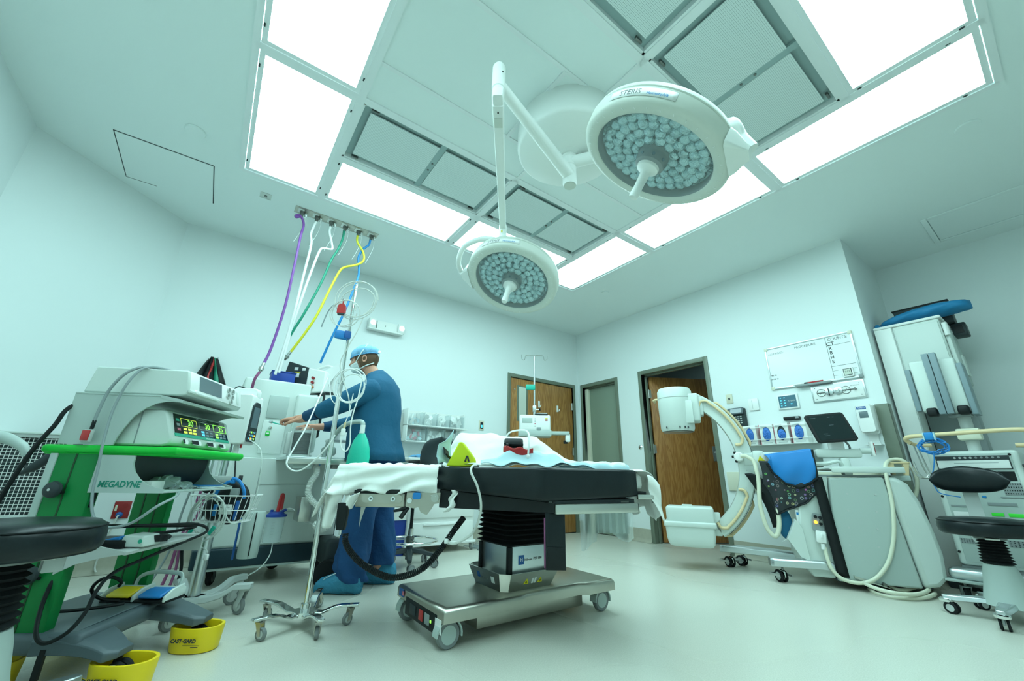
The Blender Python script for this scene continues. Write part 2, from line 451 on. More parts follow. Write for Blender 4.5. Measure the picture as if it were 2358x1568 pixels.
# adjoining corridor seen through the open door
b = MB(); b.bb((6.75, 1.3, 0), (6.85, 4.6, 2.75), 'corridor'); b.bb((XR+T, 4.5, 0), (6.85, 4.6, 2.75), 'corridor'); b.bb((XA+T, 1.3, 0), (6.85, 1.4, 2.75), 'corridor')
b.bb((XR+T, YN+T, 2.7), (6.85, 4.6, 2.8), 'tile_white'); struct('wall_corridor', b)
b = MB()  # dim lamp added out of view to brighten the corridor
b.bb((5.75, 2.2, 2.683), (6.35, 3.4, 2.698), 'diffuser'); M['corr_fill'] = M['diffuser'].copy(); M['corr_fill'].node_tree.nodes['Principled BSDF'].inputs['Emission Strength'].default_value = 1.2
o = obj('corridor_fill_lamp', b); o.data.materials[0] = M['corr_fill']; tag(o, 'added unseen fill lamp in the corridor behind the open door', 'ceiling light')
# baseboards (coved vinyl)
def coving(name, p0, p1, nrm):
    p0 = Vector((*p0, 0)); p1 = Vector((*p1, 0)); n = Vector((*nrm, 0)); d = (p1-p0)
    F = frame(p0, d); L = d.length; s = 1 if (F.to_3x3() @ Vector((0, 1, 0))).dot(n) > 0 else -1
    b = MB(); prof = [(0, .155), (.006, .155), (.008, .05), (.016, .018), (.034, .002), (0, 0)]
    b.prism([(y*s, z) for y, z in prof], (0, L), 'base_vinyl', F @ Matrix(((0, 0, 1, 0), (1, 0, 0, 0), (0, 1, 0, 0), (0, 0, 0, 1))))
    struct(name, b)
coving('baseboard_left', (XL, YF), (XL, 3.75), (1, 0)); coving('baseboard_corner', (XL, 3.75), (-.63, YB), (.7, -.7))
coving('baseboard_back', (-.63, YB), (3.19, YB), (0, -1)); coving('baseboard_right', (XR, YN), (XR, 2.378), (-1, 0))
coving('baseboard_middle', (XR, 3.377), (XR, 3.742), (-1, 0)); coving('baseboard_alcove', (XR, YN), (XA, YN), (0, -1))
coving('baseboard_alcove_back', (XA, YF), (XA, YN), (-1, 0)); coving('baseboard_niche', (4.516, YB), (XR, YB), (0, -1))

# ---------------------------------------------------------------- ceiling grid
b = MB()
def tb(x0, y0, x1, y1, w=.046):
    dz = 0 if w > .03 else .002
    if abs(x1-x0) > abs(y1-y0): b.bb((x0+.002, y0-w/2, H-.012+dz), (x1-.002, y0+w/2, H+.005-dz), 'grid_white')
    else: b.bb((x0-w/2, y0, H-.012), (x0+w/2, y1, H+.004), 'grid_white')
for x in (GX[1], GX[3]): tb(x, GY[0], x, GY[5])
for x in (GX[0], GX[4]): tb(x, GY[0], x, GY[5], .036)
for y in (GY[1], GY[2], GY[3], GY[4]):
    xs = {GY[1]: (GX[1], GX[3]), GY[2]: (GX[0], GX[4]), GY[3]: (GX[0], GX[4]), GY[4]: (GX[1], GX[3])}[y]
    tb(xs[0], y, xs[1], y)
for y in (GY[0], GY[5]): tb(GX[0], y, GX[4], y, .036)
tb(GX[2], GY[3], GX[2], GY[5]); tb(GX[2], GY[0], GX[2], GY[2])
for y in (1.23, 1.835): tb(GX[1], y, GX[3], y, .026)
for x in (1.24, 1.85): tb(x, 1.23, x, 1.835, .026)
tb(GX[2], 1.835, GX[2], GY[3], .026); tb(GX[2], GY[2], GX[2], 1.23, .026)
struct('trim_1', b)
def ctile(x0, y0, x1, y1, lab):
    b = MB(); b.bb((x0+.004, y0+.004, H-.002), (x1-.004, y1-.004, H+.02), 'tile_white')
    o = obj('ceiling_tile', b); tag(o, lab, 'ceiling tile')
ctile(GX[1], 1.835, GX[2], GY[3], 'narrow white ceiling tile beside the air diffuser above the gas hoses')
ctile(GX[2], 1.835, GX[3], GY[3], 'narrow white ceiling tile between the round lamp mount and far diffuser')
ctile(GX[1], GY[2], GX[2], 1.23, 'narrow white ceiling tile under the top-edge air diffuser')
ctile(GX[2], GY[2], GX[3], 1.23, 'narrow white ceiling tile behind the larger surgical light head')
ctile(GX[1], 1.23, 1.24, 1.835, 'wide white ceiling tile left of the round lamp mount')
ctile(1.85, 1.23, GX[3], 1.835, 'wide white ceiling tile right of the round lamp mount')
ctile(1.24, 1.23, 1.85, 1.835, 'square white ceiling tile holding the round lamp mount')
def clight(x0, y0, x1, y1, lab):
    t = thing('ceiling_light', lab, 'ceiling light', ((x0+x1)/2, (y0+y1)/2, H), 0, 'lit panels around the ceiling grid')
    w, d = (x1-x0)/2-.022, (y1-y0)/2-.022; i = .028
    b = MB(); b.bb((-w+i, -d+i, .004), (w-i, d-i, .008), 'diffuser'); obj('diffuser', b, t)
    b = MB()
    for a in (((-w, -d, -.006), (w, -d+i, .012)), ((-w, d-i, -.006), (w, d, .012)), ((-w, -d+i, -.006), (-w+i, d-i, .012)), ((w-i, -d+i, -.006), (w, d-i, .012))): b.bb(*a, 'grid_white')
    obj('frame', b, t)
    b = MB()
    for sx in (-1, 1):
        for sy in (-.8, .8): b.box((sx*(w-.006), sy*d, -.008), (.008, .02, .006), 'darkgrey')
    obj('latch', b, t)
clight(GX[0], GY[3], GX[1], GY[5], 'lit panel nearest the gas hoses, at the left ceiling corner')
clight(GX[0], GY[2], GX[1], GY[3], 'lit panel cut by the top edge, at upper left')
clight(GX[0], GY[0], GX[1], GY[2], 'lit panel overhead just behind the view, on the hose side')
clight(GX[3], GY[3], GX[4], GY[5], 'lit panel at the far corner, behind the smaller surgical light')
clight(GX[3], GY[2], GX[4], GY[3], 'lit panel partly behind the larger surgical light')
clight(GX[3], GY[0], GX[4], GY[2], 'long lit panel running to the upper right corner')
clight(GX[1], GY[4], GX[2], GY[5], 'long lit panel between the gas hoses and the hanging lamp arm')
clight(GX[2], GY[4], GX[3], GY[5], 'lit panel behind the yoke of the smaller surgical light')
clight(GX[2], GY[0], GX[3], GY[1], 'wide lit panel cut by the top edge, at upper right')
clight(GX[1], GY[0], GX[2], GY[1], 'lit panel overhead just out of view above the middle')
def hepa(x0, y0, x1, y1, lab):
    t = thing('air_diffuser', lab, 'air diffuser', ((x0+x1)/2, (y0+y1)/2, H), 0, 'perforated air diffusers in the ceiling')
    w, d = (x1-x0)/2-.023, (y1-y0)/2-.023
    b = MB(); b.bb((-w, -d, .03), (w, d, .036), 'recess')
    for a in (((-w, -d), (w, -d+.014)), ((-w, d-.014), (w, d)), ((-w, -d), (-w+.014, d)), ((w-.014, -d), (w, d))): b.bb((*a[0], -.004), (*a[1], .036), 'grid_white')
    b.bb((-.022, -d, .008), (.022, d, .030), 'recess'); obj('housing', b, t)
    for s in (-1, 1):
        b = MB(); b.bb((s*.024, -d+.062, .002), (s*(w-.062), d-.062, .010), 'perf'); obj('perforated_plate', b, t)
    b = MB()
    for y in (-.04, .04): b.cyl((0, y, .004), (0, y, .009), .008, 'dark_steel', n=10)
    for sx in (-1, 1):
        for sy in (-1, 1): b.box((sx*(w-.085), sy*(d-.035), .006), (.05, .014, .02), 'dark_steel', .003)
    obj('screw_and_clip', b, t)
hepa(GX[1], GY[3], GX[2], GY[4], 'perforated air diffuser nearest the gas hoses')
hepa(GX[2], GY[3], GX[3], GY[4], 'perforated air diffuser at the far side, above the smaller surgical light')
hepa(GX[1], GY[1], GX[2], GY[2], 'perforated air diffuser cut by the top edge of the view')
hepa(GX[2], GY[1], GX[3], GY[2], 'perforated air diffuser above the larger surgical light')
# small ceiling fittings
def disc(name, x, y, r, lab, cat, m='ceiling', h=.012):
    b = MB(); b.lathe([(0, -h), (r*.92, -h), (r, -h*.5), (r, 0)], (x, y, H), (0, 0, 1), m, 32)
    tag(obj(name, b), lab, cat)
disc('speaker_cover', -.55, 3.12, .062, 'round white ceiling cover beside the access panel at left', 'ceiling cover')
disc('speaker_cover', 3.67, -.09, .062, 'round white ceiling cover near the right edge of the ceiling', 'ceiling cover')
disc('sprinkler_cover', 3.70, 3.118, .045, 'small round white ceiling cover beyond the far corner light', 'ceiling cover')
t = thing('access_panel', 'flush white access panel outlined in the ceiling at left', 'access panel', (-.73, 3.75, H))
b = MB(); b.bb((-.288, -.285, -.003), (.288, .285, 0), 'ceiling'); obj('panel', b, t)
b = MB()
for a, c in (((-.295, -.295), (.295, -.287)), ((-.295, -.295), (-.287, .28)), ((.287, -.295), (.295, .28)), ((-.295, .287), (-.1, .295))): b.bb((*a, -.0012), (*c, 0), 'darkgrey')
obj('gap', b, t)
t = thing('air_grille', 'recessed rectangular return air grille in the alcove ceiling', 'air grille', (5.12, -.27, H))
b = MB()
for a in (((-.31, -.62), (.31, -.58)), ((-.31, .58), (.31, .62)), ((-.31, -.58), (-.27, .58)), ((.27, -.58), (.31, .58))): b.bb((*a[0], -.01), (*a[1], 0), 'ceiling', .004)
obj('frame', b, t)
b = MB(); b.bb((-.265, -.575, -.004), (.265, .575, -.002), 'tile_white'); obj('face_plate', b, t)
b = MB()
for a in (((-.27, -.58), (-.264, .58)), ((.264, -.58), (.27, .58)), ((-.27, .572), (.27, .58))): b.bb((*a[0], -.0035), (*a[1], -.0005), 'recess')
obj('gap', b, t)
b = MB(); b.bb((-.11, 3.575, H-.004), (-.025, 3.665, H), 'steel', .002); b.cyl((-.067, 3.62, H-.008), (-.067, 3.62, H-.004), .012, 'dark_steel')
tag(obj('blank_cover_plate', b), 'small square steel cover plate in the ceiling left of the gas outlets', 'cover plate')

# ================================================================ DOORS
def wfr(o, x):   # frame on a wall: local x along the wall, y up, z into the room
    x = Vector(x); y = Vector((0, 0, 1)); z = x.cross(y)
    m = Matrix((x, y, z)).transposed().to_4x4(); m.translation = o
    return m
RW = lambda y, z, d=0: wfr((XR-d, y, z), (0, -1, 0))      # on the right wall
BW = lambda x, z, d=0: wfr((x, YB-d, z), (1, 0, 0))       # on the back wall
def dframe(F, w, h, depth, fw=.052):
    """steel door frame, opening w x h, F at floor centre of opening, z into the room"""
    b = MB(F); p = .012
    for s in (-1, 1):
        b.bb((s*w/2, 0, -depth), (s*(w/2+fw), h+fw, p), 'frame_paint', .003)
        b.bb((s*(w/2-.018), 0, -depth*.75), (s*w/2, h, -depth*.45), 'frame_paint', .002)
    b.bb((-w/2, h, -depth), (w/2, h+fw, p), 'frame_paint', .003); b.bb((-w/2, h-.018, -depth*.75), (w/2, h, -depth*.45), 'frame_paint', .002)
    return b
def hinge(b, x, y, z=0):
    b.box((x, y, z), (.034, .11, .004), 'steel'); b.cyl((x, y-.055, z+.006), (x, y+.055, z+.006), .007, 'steel', n=10)
# door 1, closed, on the back wall
d = struct('door_1', dframe(BW(3.855, 0), 1.215, 2.10, .065))
b = MB(BW(3.855, 0)); b.bb((-.603, .012, -.055), (.603, 2.092, -.012), 'oak', .002); struct('door_leaf', b, d)
b = MB(BW(3.47, 1.74)); b.bb((-.095, -.255, -.012), (.095, .255, -.006), 'frame_paint', .002); b.bb((-.066, -.235, -.006), (.066, .235, -.002), 'mirror'); struct('vision_window', b, d)
b = MB(BW(4.445, 0)); 
for z in (.35, 1.12, 1.80): hinge(b, .0, z, -.004)
struct('hinge', b, d)
b = MB(BW(3.855, 0)); b.bb((-.603, .0, -.03), (.603, .012, -.014), 'black'); struct('sweep', b, d)
for x, z, lab in ((3.78, 1.765, 'white adhesive hook on the closed oak door, nearer its window'), (4.145, 1.735, 'white adhesive hook on the closed oak door, nearer its hinges')):
    b = MB(BW(x, z)); b.box((0, 0, -.008), (.034, .10, .008), 'white_gloss', .004); b.tube([(0, -.03, -.004), (.006, -.035, .016), (.012, -.01, .026)], .007, 'white_gloss')
    tag(obj('wall_hook', b), lab, 'hook', 'hooks on the closed oak door')
b = MB(BW(3.33, 1.93)); b.cyl((0, 0, -.012), (0, 0, -.004), .010, 'steel', n=12); tag(obj('door_viewer', b), 'small round metal stud at the top left of the closed oak door', 'stud')
# door 2, narrow painted door on the right wall
d = struct('door_2', dframe(RW(4.1175, 0), .648, 2.10, .12))
b = MB(RW(4.1175, 0)); b.bb((-.322, .008, -.115), (.322, 2.08, -.085), 'door2_paint', .002); b.bb((-.322, 0, -.084), (-.26, 2.08, -.04), 'cream', .002)
struct('door_leaf', b, d)
# door 3, standing ajar into the corridor
d = struct('door_3', dframe(RW(2.8775, 0), .90, 2.105, .14))
L = frame((4.716, 3.318, 0), (math.sin(math.radians(122)), math.cos(math.radians(122)), 0))
b = MB(L); b.bb((.01, -.022, .012), (.905, .022, 2.085), 'oak_dark', .002); struct('door_leaf', b, d)
b = MB(L)
for z in (.40, 1.12, 1.85): b.box((-.002, -.02, z), (.05, .006, .11), 'steel'); b.cyl((-.012, -.028, z-.06), (-.012, -.028, z+.06), .008, 'steel', n=10)
struct('hinge', b, d)
b = MB(L); b.bb((.78, -.030, .98), (.875, -.022, 1.17), 'alu', .003); b.tube([(.81, -.03, 1.09), (.812, -.07, 1.09), (.835, -.08, 1.085), (.85, -.085, .98)], .011, 'alu')
struct('door_handle', b, d)
b = MB(RW(3.44, 1.14)); b.lathe([(0, .012), (.014, .012), (.026, .008), (.032, 0)], (0, 0, 0), (0, 0, 1), 'chrome', 24); b.cyl((0, 0, .012), (0, 0, .018), .012, 'dark_steel')
tag(obj('push_button', b), 'small round chrome push button on the wall between the green frames', 'push button')
# crash rail and corner guard
b = MB(); b.bb((XR-.022, YN+.12, .64), (XR, 2.34, .83), 'cream', .006); struct('trim_2', b)
b = MB(); b.bb((XR-.006, YN-.006, .155), (XR, YN+.085, 1.39), 'frame_paint', .001); b.bb((XR-.006, YN-.006, .155), (XR+.075, YN, 1.39), 'frame_paint', .001); struct('trim_3', b)
b = MB(); b.bb((XR-.009, YN-.01, .155), (XR-.005, YN+.05, .66), 'steel', .001); b.bb((XR-.009, YN-.01, .155), (XR+.08, YN-.005, .66), 'steel', .001); struct('trim_4', b)

# ================================================================ WALL ITEMS, RIGHT WALL
# whiteboard: y .99..1.74, z 1.64..2.08
t = thing('whiteboard', 'framed whiteboard lettered PROCEDURE and COUNTS, on the right wall', 'whiteboard', (XR, 1.365, 1.86))
F = wfr((0, 0, 0), (0, -1, 0))
b = MB(F); b.bb((-.372, -.217, 0), (.372, .217, .010), 'board'); obj('board', b, t)
b = MB(F)
for a, c in (((-.375, .205), (.375, .222)), ((-.375, -.222), (.375, -.205)), ((-.375, -.222), (-.362, .222)), ((.362, -.222), (.375, .222))): b.bb((*a, 0), (*c, .016), 'alu', .002)
obj('frame', b, t)
b = MB(F)
for sx in (-1, 1):
    for sy in (-1, 1): b.box((sx*.362, sy*.208, .010), (.034, .036, .020), 'midgrey' if sx > 0 and sy < 0 else 'cream', .008)
obj('corner_cap', b, t)
b = MB(F)
for a in ((.165, -.20, .168, .205), (.168, .118, .352, .121), (.168, -.085, .352, -.082), (.168, -.128, .21, -.126), (.168, -.172, .2, -.170), (.30, -.128, .35, -.126), (.30, -.172, .35, -.170)):
    b.bb((a[0], a[1], .0100), (a[2], a[3], .0105), 'ink')
obj('ruled_line', b, t)
P = lambda x, y: F @ Matrix.Translation((x, y, .0101))
text('lettering', 'ALLERGIES:', .030, P(-.275, .150), 'ink_grey', t, .0003); text('lettering', 'PROCEDURE:', .032, P(-.005, .168), 'ink', t, .0003)
text('lettering', 'COUNTS:', .036, P(.26, .178), 'ink', t, .0003); text('lettering', 'CT', .048, P(.198, .135), 'ink', t, .0003, bold=.0006)
for i, s in enumerate('RBHS'): text('lettering', s, .042, P(.19, .092-.044*i), 'ink', t, .0003, bold=.0008)
text('lettering', 'FIRE  RI', .018, P(-.335, -.075), 'ink', t, .0003, bold=.0005); text('lettering', 'ANTIB  O', .018, P(-.333, -.115), 'ink', t, .0003, bold=.0005)
b = MB(F); b.bb((-.15, -.232, .006), (.14, -.212, .045), 'midgrey', .004); obj('pen_tray', b, t)
for i, (x, m, lab) in enumerate(((-.115, 'white_gloss', 'white marker pen with black cap on the whiteboard tray'), (.01, 'red', 'red marker pen on the whiteboard tray'))):
    b = MB(wfr((XR, 1.365, 1.86), (0, -1, 0))); b.cyl((x-.055, -.204, .028), (x+.04, -.204, .028), .0075, m, n=12); b.cyl((x+.04, -.204, .028), (x+.07, -.204, .028), .008, 'red' if i else 'black', n=12)
    tag(obj('marker_pen', b), lab, 'pen', 'marker pens on the whiteboard tray')
t = thing('digital_clock', 'small square white digital timer stuck to the whiteboard corner', 'timer', (XR-.018, 1.085, 1.70))
b = MB(F); b.box((0, 0, 0), (.085, .085, .03), 'white_gloss', .008); obj('case', b, t)
b = MB(F); b.box((0, .002, .016), (.062, .062, .002), 'darkgrey'); b.box((0, .002, .0172), (.052, .052, .001), 'mirror'); obj('display', b, t)
text('digits', '7:52', .022, F @ Matrix.Translation((0, .004, .018)), 'ink', t, .0002)
# medical gas gauge panel y 1.007..1.398 z 1.46..1.62
t = thing('gauge_panel', 'white wall panel with a row of round pressure gauges and regulators', 'gauge panel', (XR, 1.2, 1.54))
b = MB(F); b.box((0, 0, .006), (.41, .165, .012), 'alu', .004); b.box((0, 0, .013), (.385, .142, .006), 'white_gloss', .003); obj('plate', b, t)
for x in (-.125, .065):
    b = MB(F); b.lathe([(0, .016), (.030, .016), (.033, .020), (.036, .020), (.036, .012)], (x, .004, 0), (0, 0, 1), 'dark_steel', 28); b.lathe([(0, .018), (.031, .018)], (x, .004, 0), (0, 0, 1), 'white', 28)
    b.box((x, .004, .0195), (.003, .034, .001), 'ink', rot=(0, 0, -.6)); obj('gauge', b, t)
for i, x in enumerate((-.06, .008)):
    b = MB(F); b.lathe([(.036, .016), (.034, .030), (.024, .034), (0, .034)], (x, .004, 0), (0, 0, 1), 'alu', 28)
    if i: b.lathe([(.017, .034), (.016, .046), (0, .047)], (x, .004, 0), (0, 0, 1), 'chrome', 20)
    else: b.box((x, .004, .037), (.006, .07, .008), 'black')
    obj('regulator_knob', b, t)
b = MB(F); b.cyl((-.16, .004, .02), (.14, .004, .02), .005, 'dark_steel', n=8); b.cyl((.135, .004, .012), (.135, .004, .034), .010, 'dark_steel', n=12)
for sx in (-1, 1):
    for sy in (-1, 1): b.cyl((sx*.17, sy*.052, .012), (sx*.17, sy*.052, .018), .004, 'dark_steel', n=8)
obj('pipe', b, t); text('lettering', 'NITROGEN', .012, F @ Matrix.Translation((.135, .036, .0162)), 'ink', t, .0002)
# touch panel y 1.53..1.707 z 1.43..1.575
t = thing('touch_panel', 'wall touch panel with dark blue screen, left of the gauge panel', 'touch panel', (XR, 1.62, 1.503))
b = MB(F); b.box((0, 0, .008), (.19, .148, .016), 'white_gloss', .006); obj('bezel', b, t)
b = MB(F); b.box((0, 0, .0165), (.156, .118, .002), 'screen_blue'); obj('screen', b, t)
b = MB(F)
for j in range(4):
    for i in range(2): b.box((-.058+i*.034, .040-j*.026, .0178), (.012, .009, .0006), 'led_blue', .002)
b.box((.032, -.026, .0178), (.016, .010, .0006), 'led_blue'); obj('icon', b, t)
text('lettering', 'STERIS', .020, F @ Matrix.Translation((.036, .004, .0178)), 'lightgrey', t, .0002)
# phone
t = thing('wall_phone', 'dark wall telephone with keypad, partly behind the curved arm', 'telephone', (XR, 2.135, 1.39), 0)
b = MB(F); b.box((0, 0, .02), (.20, .20, .035), 'darkgrey', .008); b.box((.01, .07, .048), (.16, .075, .02), 'slate', .006, rot=(-.35, 0, 0)); obj('base', b, t)
b = MB(F); b.box((-.10, .0, .045), (.042, .20, .035), 'black', .012); obj('handset', b, t)
b = MB(F); b.box((.018, .072, .061), (.12, .05, .003), 'screen_grey', rot=(-.35, 0, 0)); obj('display', b, t)
b = MB(F)
for j in range(4):
    for i in range(4): b.box((-.03+i*.027, .01-j*.022, .041), (.018, .012, .006), 'lightgrey', .002)
obj('key', b, t)
b = MB(F @ Matrix.Translation((0, 0, 0))); b.box((0, 0, .004), (.07, .105, .008), 'outlet_cream', .003); b.box((0, 0, .009), (.018, .024, .004), 'darkgrey')
o = obj('jack_plate', b); o.location = (XR, 2.19, 1.61); tag(o, 'cream telephone jack plate above the wall phone', 'wall plate')
b = MB(F); b.box((0, 0, .008), (.10, .125, .016), 'white_gloss', .004); b.box((-.01, 0, .017), (.003, .09, .002), 'lightgrey')
o = obj('switch_plate', b); o.location = (XR, 1.945, 1.515); tag(o, 'blank white square wall box between phone and touch panel', 'wall box')
b = MB(F); b.box((0, 0, .02), (.14, .035, .04), 'black', .004); b.box((.05, .006, .041), (.03, .02, .002), 'midgrey')
o = obj('card_reader', b); o.location = (XR, 1.61, 1.333); tag(o, 'small flat black box mounted above the glove boxes', 'reader box')
# glove box rack
t = thing('glove_rack', 'white wire rack holding glove boxes on the right wall', 'rack', (XR, 1.74, 1.085))
b = MB(F); b.bb((-.33, 0, 0), (.33, .004, .125), 'white', .001); b.bb((-.33, 0, 0), (.33, .2, .003), 'white')
obj('shelf', b, t)
b = MB(F)
for y in (.052, .175): b.tube([(-.33, y, .0), (-.33, y, .13), (.33, y, .13), (.33, y, 0)], .0035, 'white', 6, 1)
for x in (-.33, .33): b.tube([(x, 0, .13), (x, .2, .13)], .003, 'white', 6, 1)
obj('wire_rail', b, t)
for i, (x, lab) in enumerate(((-.245, 'glove box at the left end of the rack, behind the curved arm'), (-.085, 'glove box second from the left in the rack'), (.05, 'glove box second from the right, with dark open slot'), (.20, 'glove box at the right end of the rack, beside the monitor'))):
    g = thing('glove_box', lab, 'glove box', (XR, 1.74-x, 1.09), 0, 'glove boxes in the wall rack')
    b = MB(F); b.bb((-.062, 0, .005), (.062, .195, .118), 'white', .002); b.bb((-.066, 0, .006), (-.062, .195, .118), 'pink'); obj('carton', b, g)
    b = MB(F); b.lathe([(0, .1195), (1, .1195)], (0, .10, 0), (0, 0, 1), 'darkgrey' if i == 2 else 'blue_deep', 28, .037, .068); obj('opening', b, g)
    b = MB(F)
    b.grid(lambda u, v, i=i: Vector((.034*v*math.cos(2*PI*u), .10-(.012 if i == 2 else 0)+.063*v*math.sin(2*PI*u)*(.8 if i == 2 else 1), .120+.016*(1-v*v)+.005*math.sin(11*u*PI+9*v+i)*v*(1-v)*3)), 36, 10, 'glove_blue', cu=True)
    obj('glove', b, g)
    b = MB(F); b.box((-.02, .172, .1185), (.06, .012, .001), 'ink_grey'); b.box((0, .015, .1185), (.08, .010, .001), 'lightgrey'); obj('printing', b, g)
# sanitizer dispenser
t = thing('sanitizer_dispenser', 'white hand sanitizer dispenser with drip tray on the right wall', 'dispenser', (XR, 1.03, 1.24))
b = MB(F); b.prism(rrect(-.062, -.10, .062, .15, .018), (0, .055), 'white_gloss')
b.skin([[Vector((x*s, y, z)) for x, y in rrect(-.062, -.085, .062, .145, .02)] for s, z in ((1, .055), (.97, .085), (.80, .105))], 'white_gloss'); obj('housing', b, t)
b = MB(F); b.box((-.005, .06, .106), (.06, .055, .002), 'screen_grey', .002); obj('window', b, t)
b = MB(F); b.box((-.012, .118, .106), (.066, .024, .002), 'logo_blue', .001); obj('badge', b, t)
text('lettering', 'PURELL', .017, F @ Matrix.Translation((-.012, .118, .1072)), 'white_gloss', t, .0003)
b = MB(F); b.skin([[Vector((x*s, y, z)) for x, z in rrect(-.05, 0, .05, .012, .004)] for s, y in ((.75, -.10), (.62, -.15), (.82, -.19))], 'white_gloss'); b.bb((-.055, -.195, 0), (.055, -.188, .09), 'white_gloss', .002); obj('drip_tray', b, t)

# ================================================================ WALL ITEMS, BACK WALL
t = thing('emergency_light', 'white twin-lamp emergency light high on the back wall', 'emergency light', (1.37, YB, 2.40))
F = wfr((0, 0, 0), (1, 0, 0))
b = MB(F); b.bb((-.10, -.05, 0), (.16, .062, .06), 'white', .006); b.bb((-.20, -.065, 0), (.21, -.045, .085), 'white', .006); obj('housing', b, t)
for x in (-.155, .19):
    b = MB(F); b.bb((x-.045, -.05, 0), (x+.04, .07, .09), 'white', .012); b.lathe([(0, .078), (.028, .078), (.034, .092)], (x, .01, 0), (0, 0, 1), 'alu', 20); obj('lamp_head', b, t)
b = MB(F); b.cyl((.0, 0, .06), (.0, 0, .062), .004, 'darkgrey'); b.cyl((.0, .015, .06), (.0, .015, .062), .003, 'darkgrey'); obj('indicator', b, t)
b = MB(F); b.box((0, 0, .004), (.075, .125, .008), 'outlet_cream', .003); b.box((0, 0, .010), (.042, .085, .006), 'black', .003); b.box((0, -.01, .0135), (.024, .035, .001), 'led_blue')
o = obj('thermostat', b); o.location = (2.79, YB, 1.37); tag(o, 'wall thermostat with lit display between the bins and oak door', 'thermostat')
# tilted clear bins in two white racks (x 1.70..2.49, z 1.09..1.46)
t = thing('bin_rack', 'two-tier white wall rack holding clear bins beside the person', 'rack', (2.09, YB, 1.28))
b = MB(F)
for y0, y1, x0, x1 in ((-.005, .185, -.38, .39), (-.185, .0, -.38, .30)):
    b.bb((x0, y0, 0), (x1, y0+.010, .19), 'white', .002); b.bb((x0, y0, 0), (x0+.012, y1, .17), 'white', .002); b.bb((x1-.012, y0, 0), (x1, y1, .10), 'white', .002); b.bb((x0, y0, 0), (x1, y1, .008), 'white')
b.bb((-.43, -.14, 0), (-.375, .14, .05), 'lightgrey', .003); obj('rack', b, t)
rnd = random.Random(3)
for k, (x, y, w, lab, cs) in enumerate(((-.27, .09, .19, 'clear bin at the left of the upper rack, full of wrapped packs', ('white', 'lightgrey', 'pad_blue')), (-.08, .09, .16, 'clear bin second from left in the upper rack', ('white_gloss', 'lightgrey')), (.09, .09, .16, 'clear bin with lettered white packs in the upper rack', ('white', 'ink_grey', 'white')), (.28, .09, .20, 'clear bin at the right of the upper rack, bulging with packs', ('white', 'lightgrey')), (-.25, -.09, .25, 'clear bin in the lower rack with blue and pink packs', ('pad_blue', 'pink', 'white')), (.0, -.09, .22, 'clear bin in the lower rack with white cloths', ('white', 'white_gloss')), (.20, -.09, .17, 'clear bin at the right of the lower rack', ('white', 'lightgrey', 'ink_grey')))):
    g = thing('clear_bin', lab, 'bin', (2.09+x, YB, 1.28+y), 0, 'clear bins in the wall rack')
    b = MB(F); w2 = w/2-.006
    for a, c in (((-w2, -.078, .012), (w2, -.074, .13)), ((-w2, -.078, .012), (-w2+.003, .07, .13)), ((w2-.003, -.078, .012), (w2, .07, .13))): b.bb(a, c, 'film')
    b.prism([(-w2, -.078), (w2, -.078), (w2, .045), (-w2, .045)], (.13, .133), 'glassy'); obj('tub', b, g)
    b = MB(F)
    for j in range(14):
        cx, cy = rnd.uniform(-w2+.03, w2-.03), rnd.uniform(-.06, .03+.03*(k == 3)); m = cs[j % len(cs)]
        b.box((cx, cy, rnd.uniform(.03, .11)), (rnd.uniform(.02, .05), rnd.uniform(.03, .08), .006), m, .001, rot=(rnd.uniform(-.3, .3), rnd.uniform(-.5, .5), rnd.uniform(-.8, .8)))
    tag(obj('wrapped_pack', b, g), kind='stuff')
# red outlet and hanging bag
t = thing('red_outlet', 'red emergency outlet with a plugged-in blue and white lead', 'outlet', (-.478, YB, .445))
b = MB(F); b.box((0, 0, .004), (.100, .125, .008), 'red_dark', .002); b.box((-.035, .015, .010), (.014, .045, .006), 'outlet_cream', .002)
for y in (.03, -.03): b.cyl((.018, y, .006), (.018, y, .010), .018, 'red_dark', n=16)
obj('plate', b, t)
b = MB(F); b.lathe([(.022, .010), (.020, .028), (.008, .040), (0, .041)], (-.005, -.035, 0), (0, 0, 1), 'logo_blue', 20); obj('plug', b, t)
b = MB(F); b.tube([(-.005, -.036, .035), (-.01, -.06, .06), (-.03, -.20, .05), (-.05, -.37, .03), (-.03, -.42, .06)], .006, 'cable_white', 8); obj('cord', b, t)
t = thing('cloth_cap', 'black, red and teal cloth bag hanging on a wall hook', 'bag', (-.155, YB, 1.63))
b = MB(F)
for x0, m, dx in ((-.07, 'black', -.07), (-.035, 'black', -.02), (.0, 'red', .0), (-.015, 'black', .02), (.03, 'hose_green', .065), (.05, 'black', .085)):
    b.grid(lambda u, v, x0=x0, dx=dx: Vector((x0*.35+dx*v+.030*(u-.5)*(1.0+1.6*v), .10-.24*v+.012*math.sin(u*7+x0*40), .035+.03*math.sin(u*PI)+.01*math.sin(9*v))), 7, 10, m)
obj('cloth', b, t, solid=.006)
b = MB(F); b.box((.03, .05, .012), (.02, .11, .010), 'alu', .003); b.tube([(.03, .09, .014), (.028, .10, .05), (.028, .115, .055)], .005, 'alu'); obj('hook', b, t)
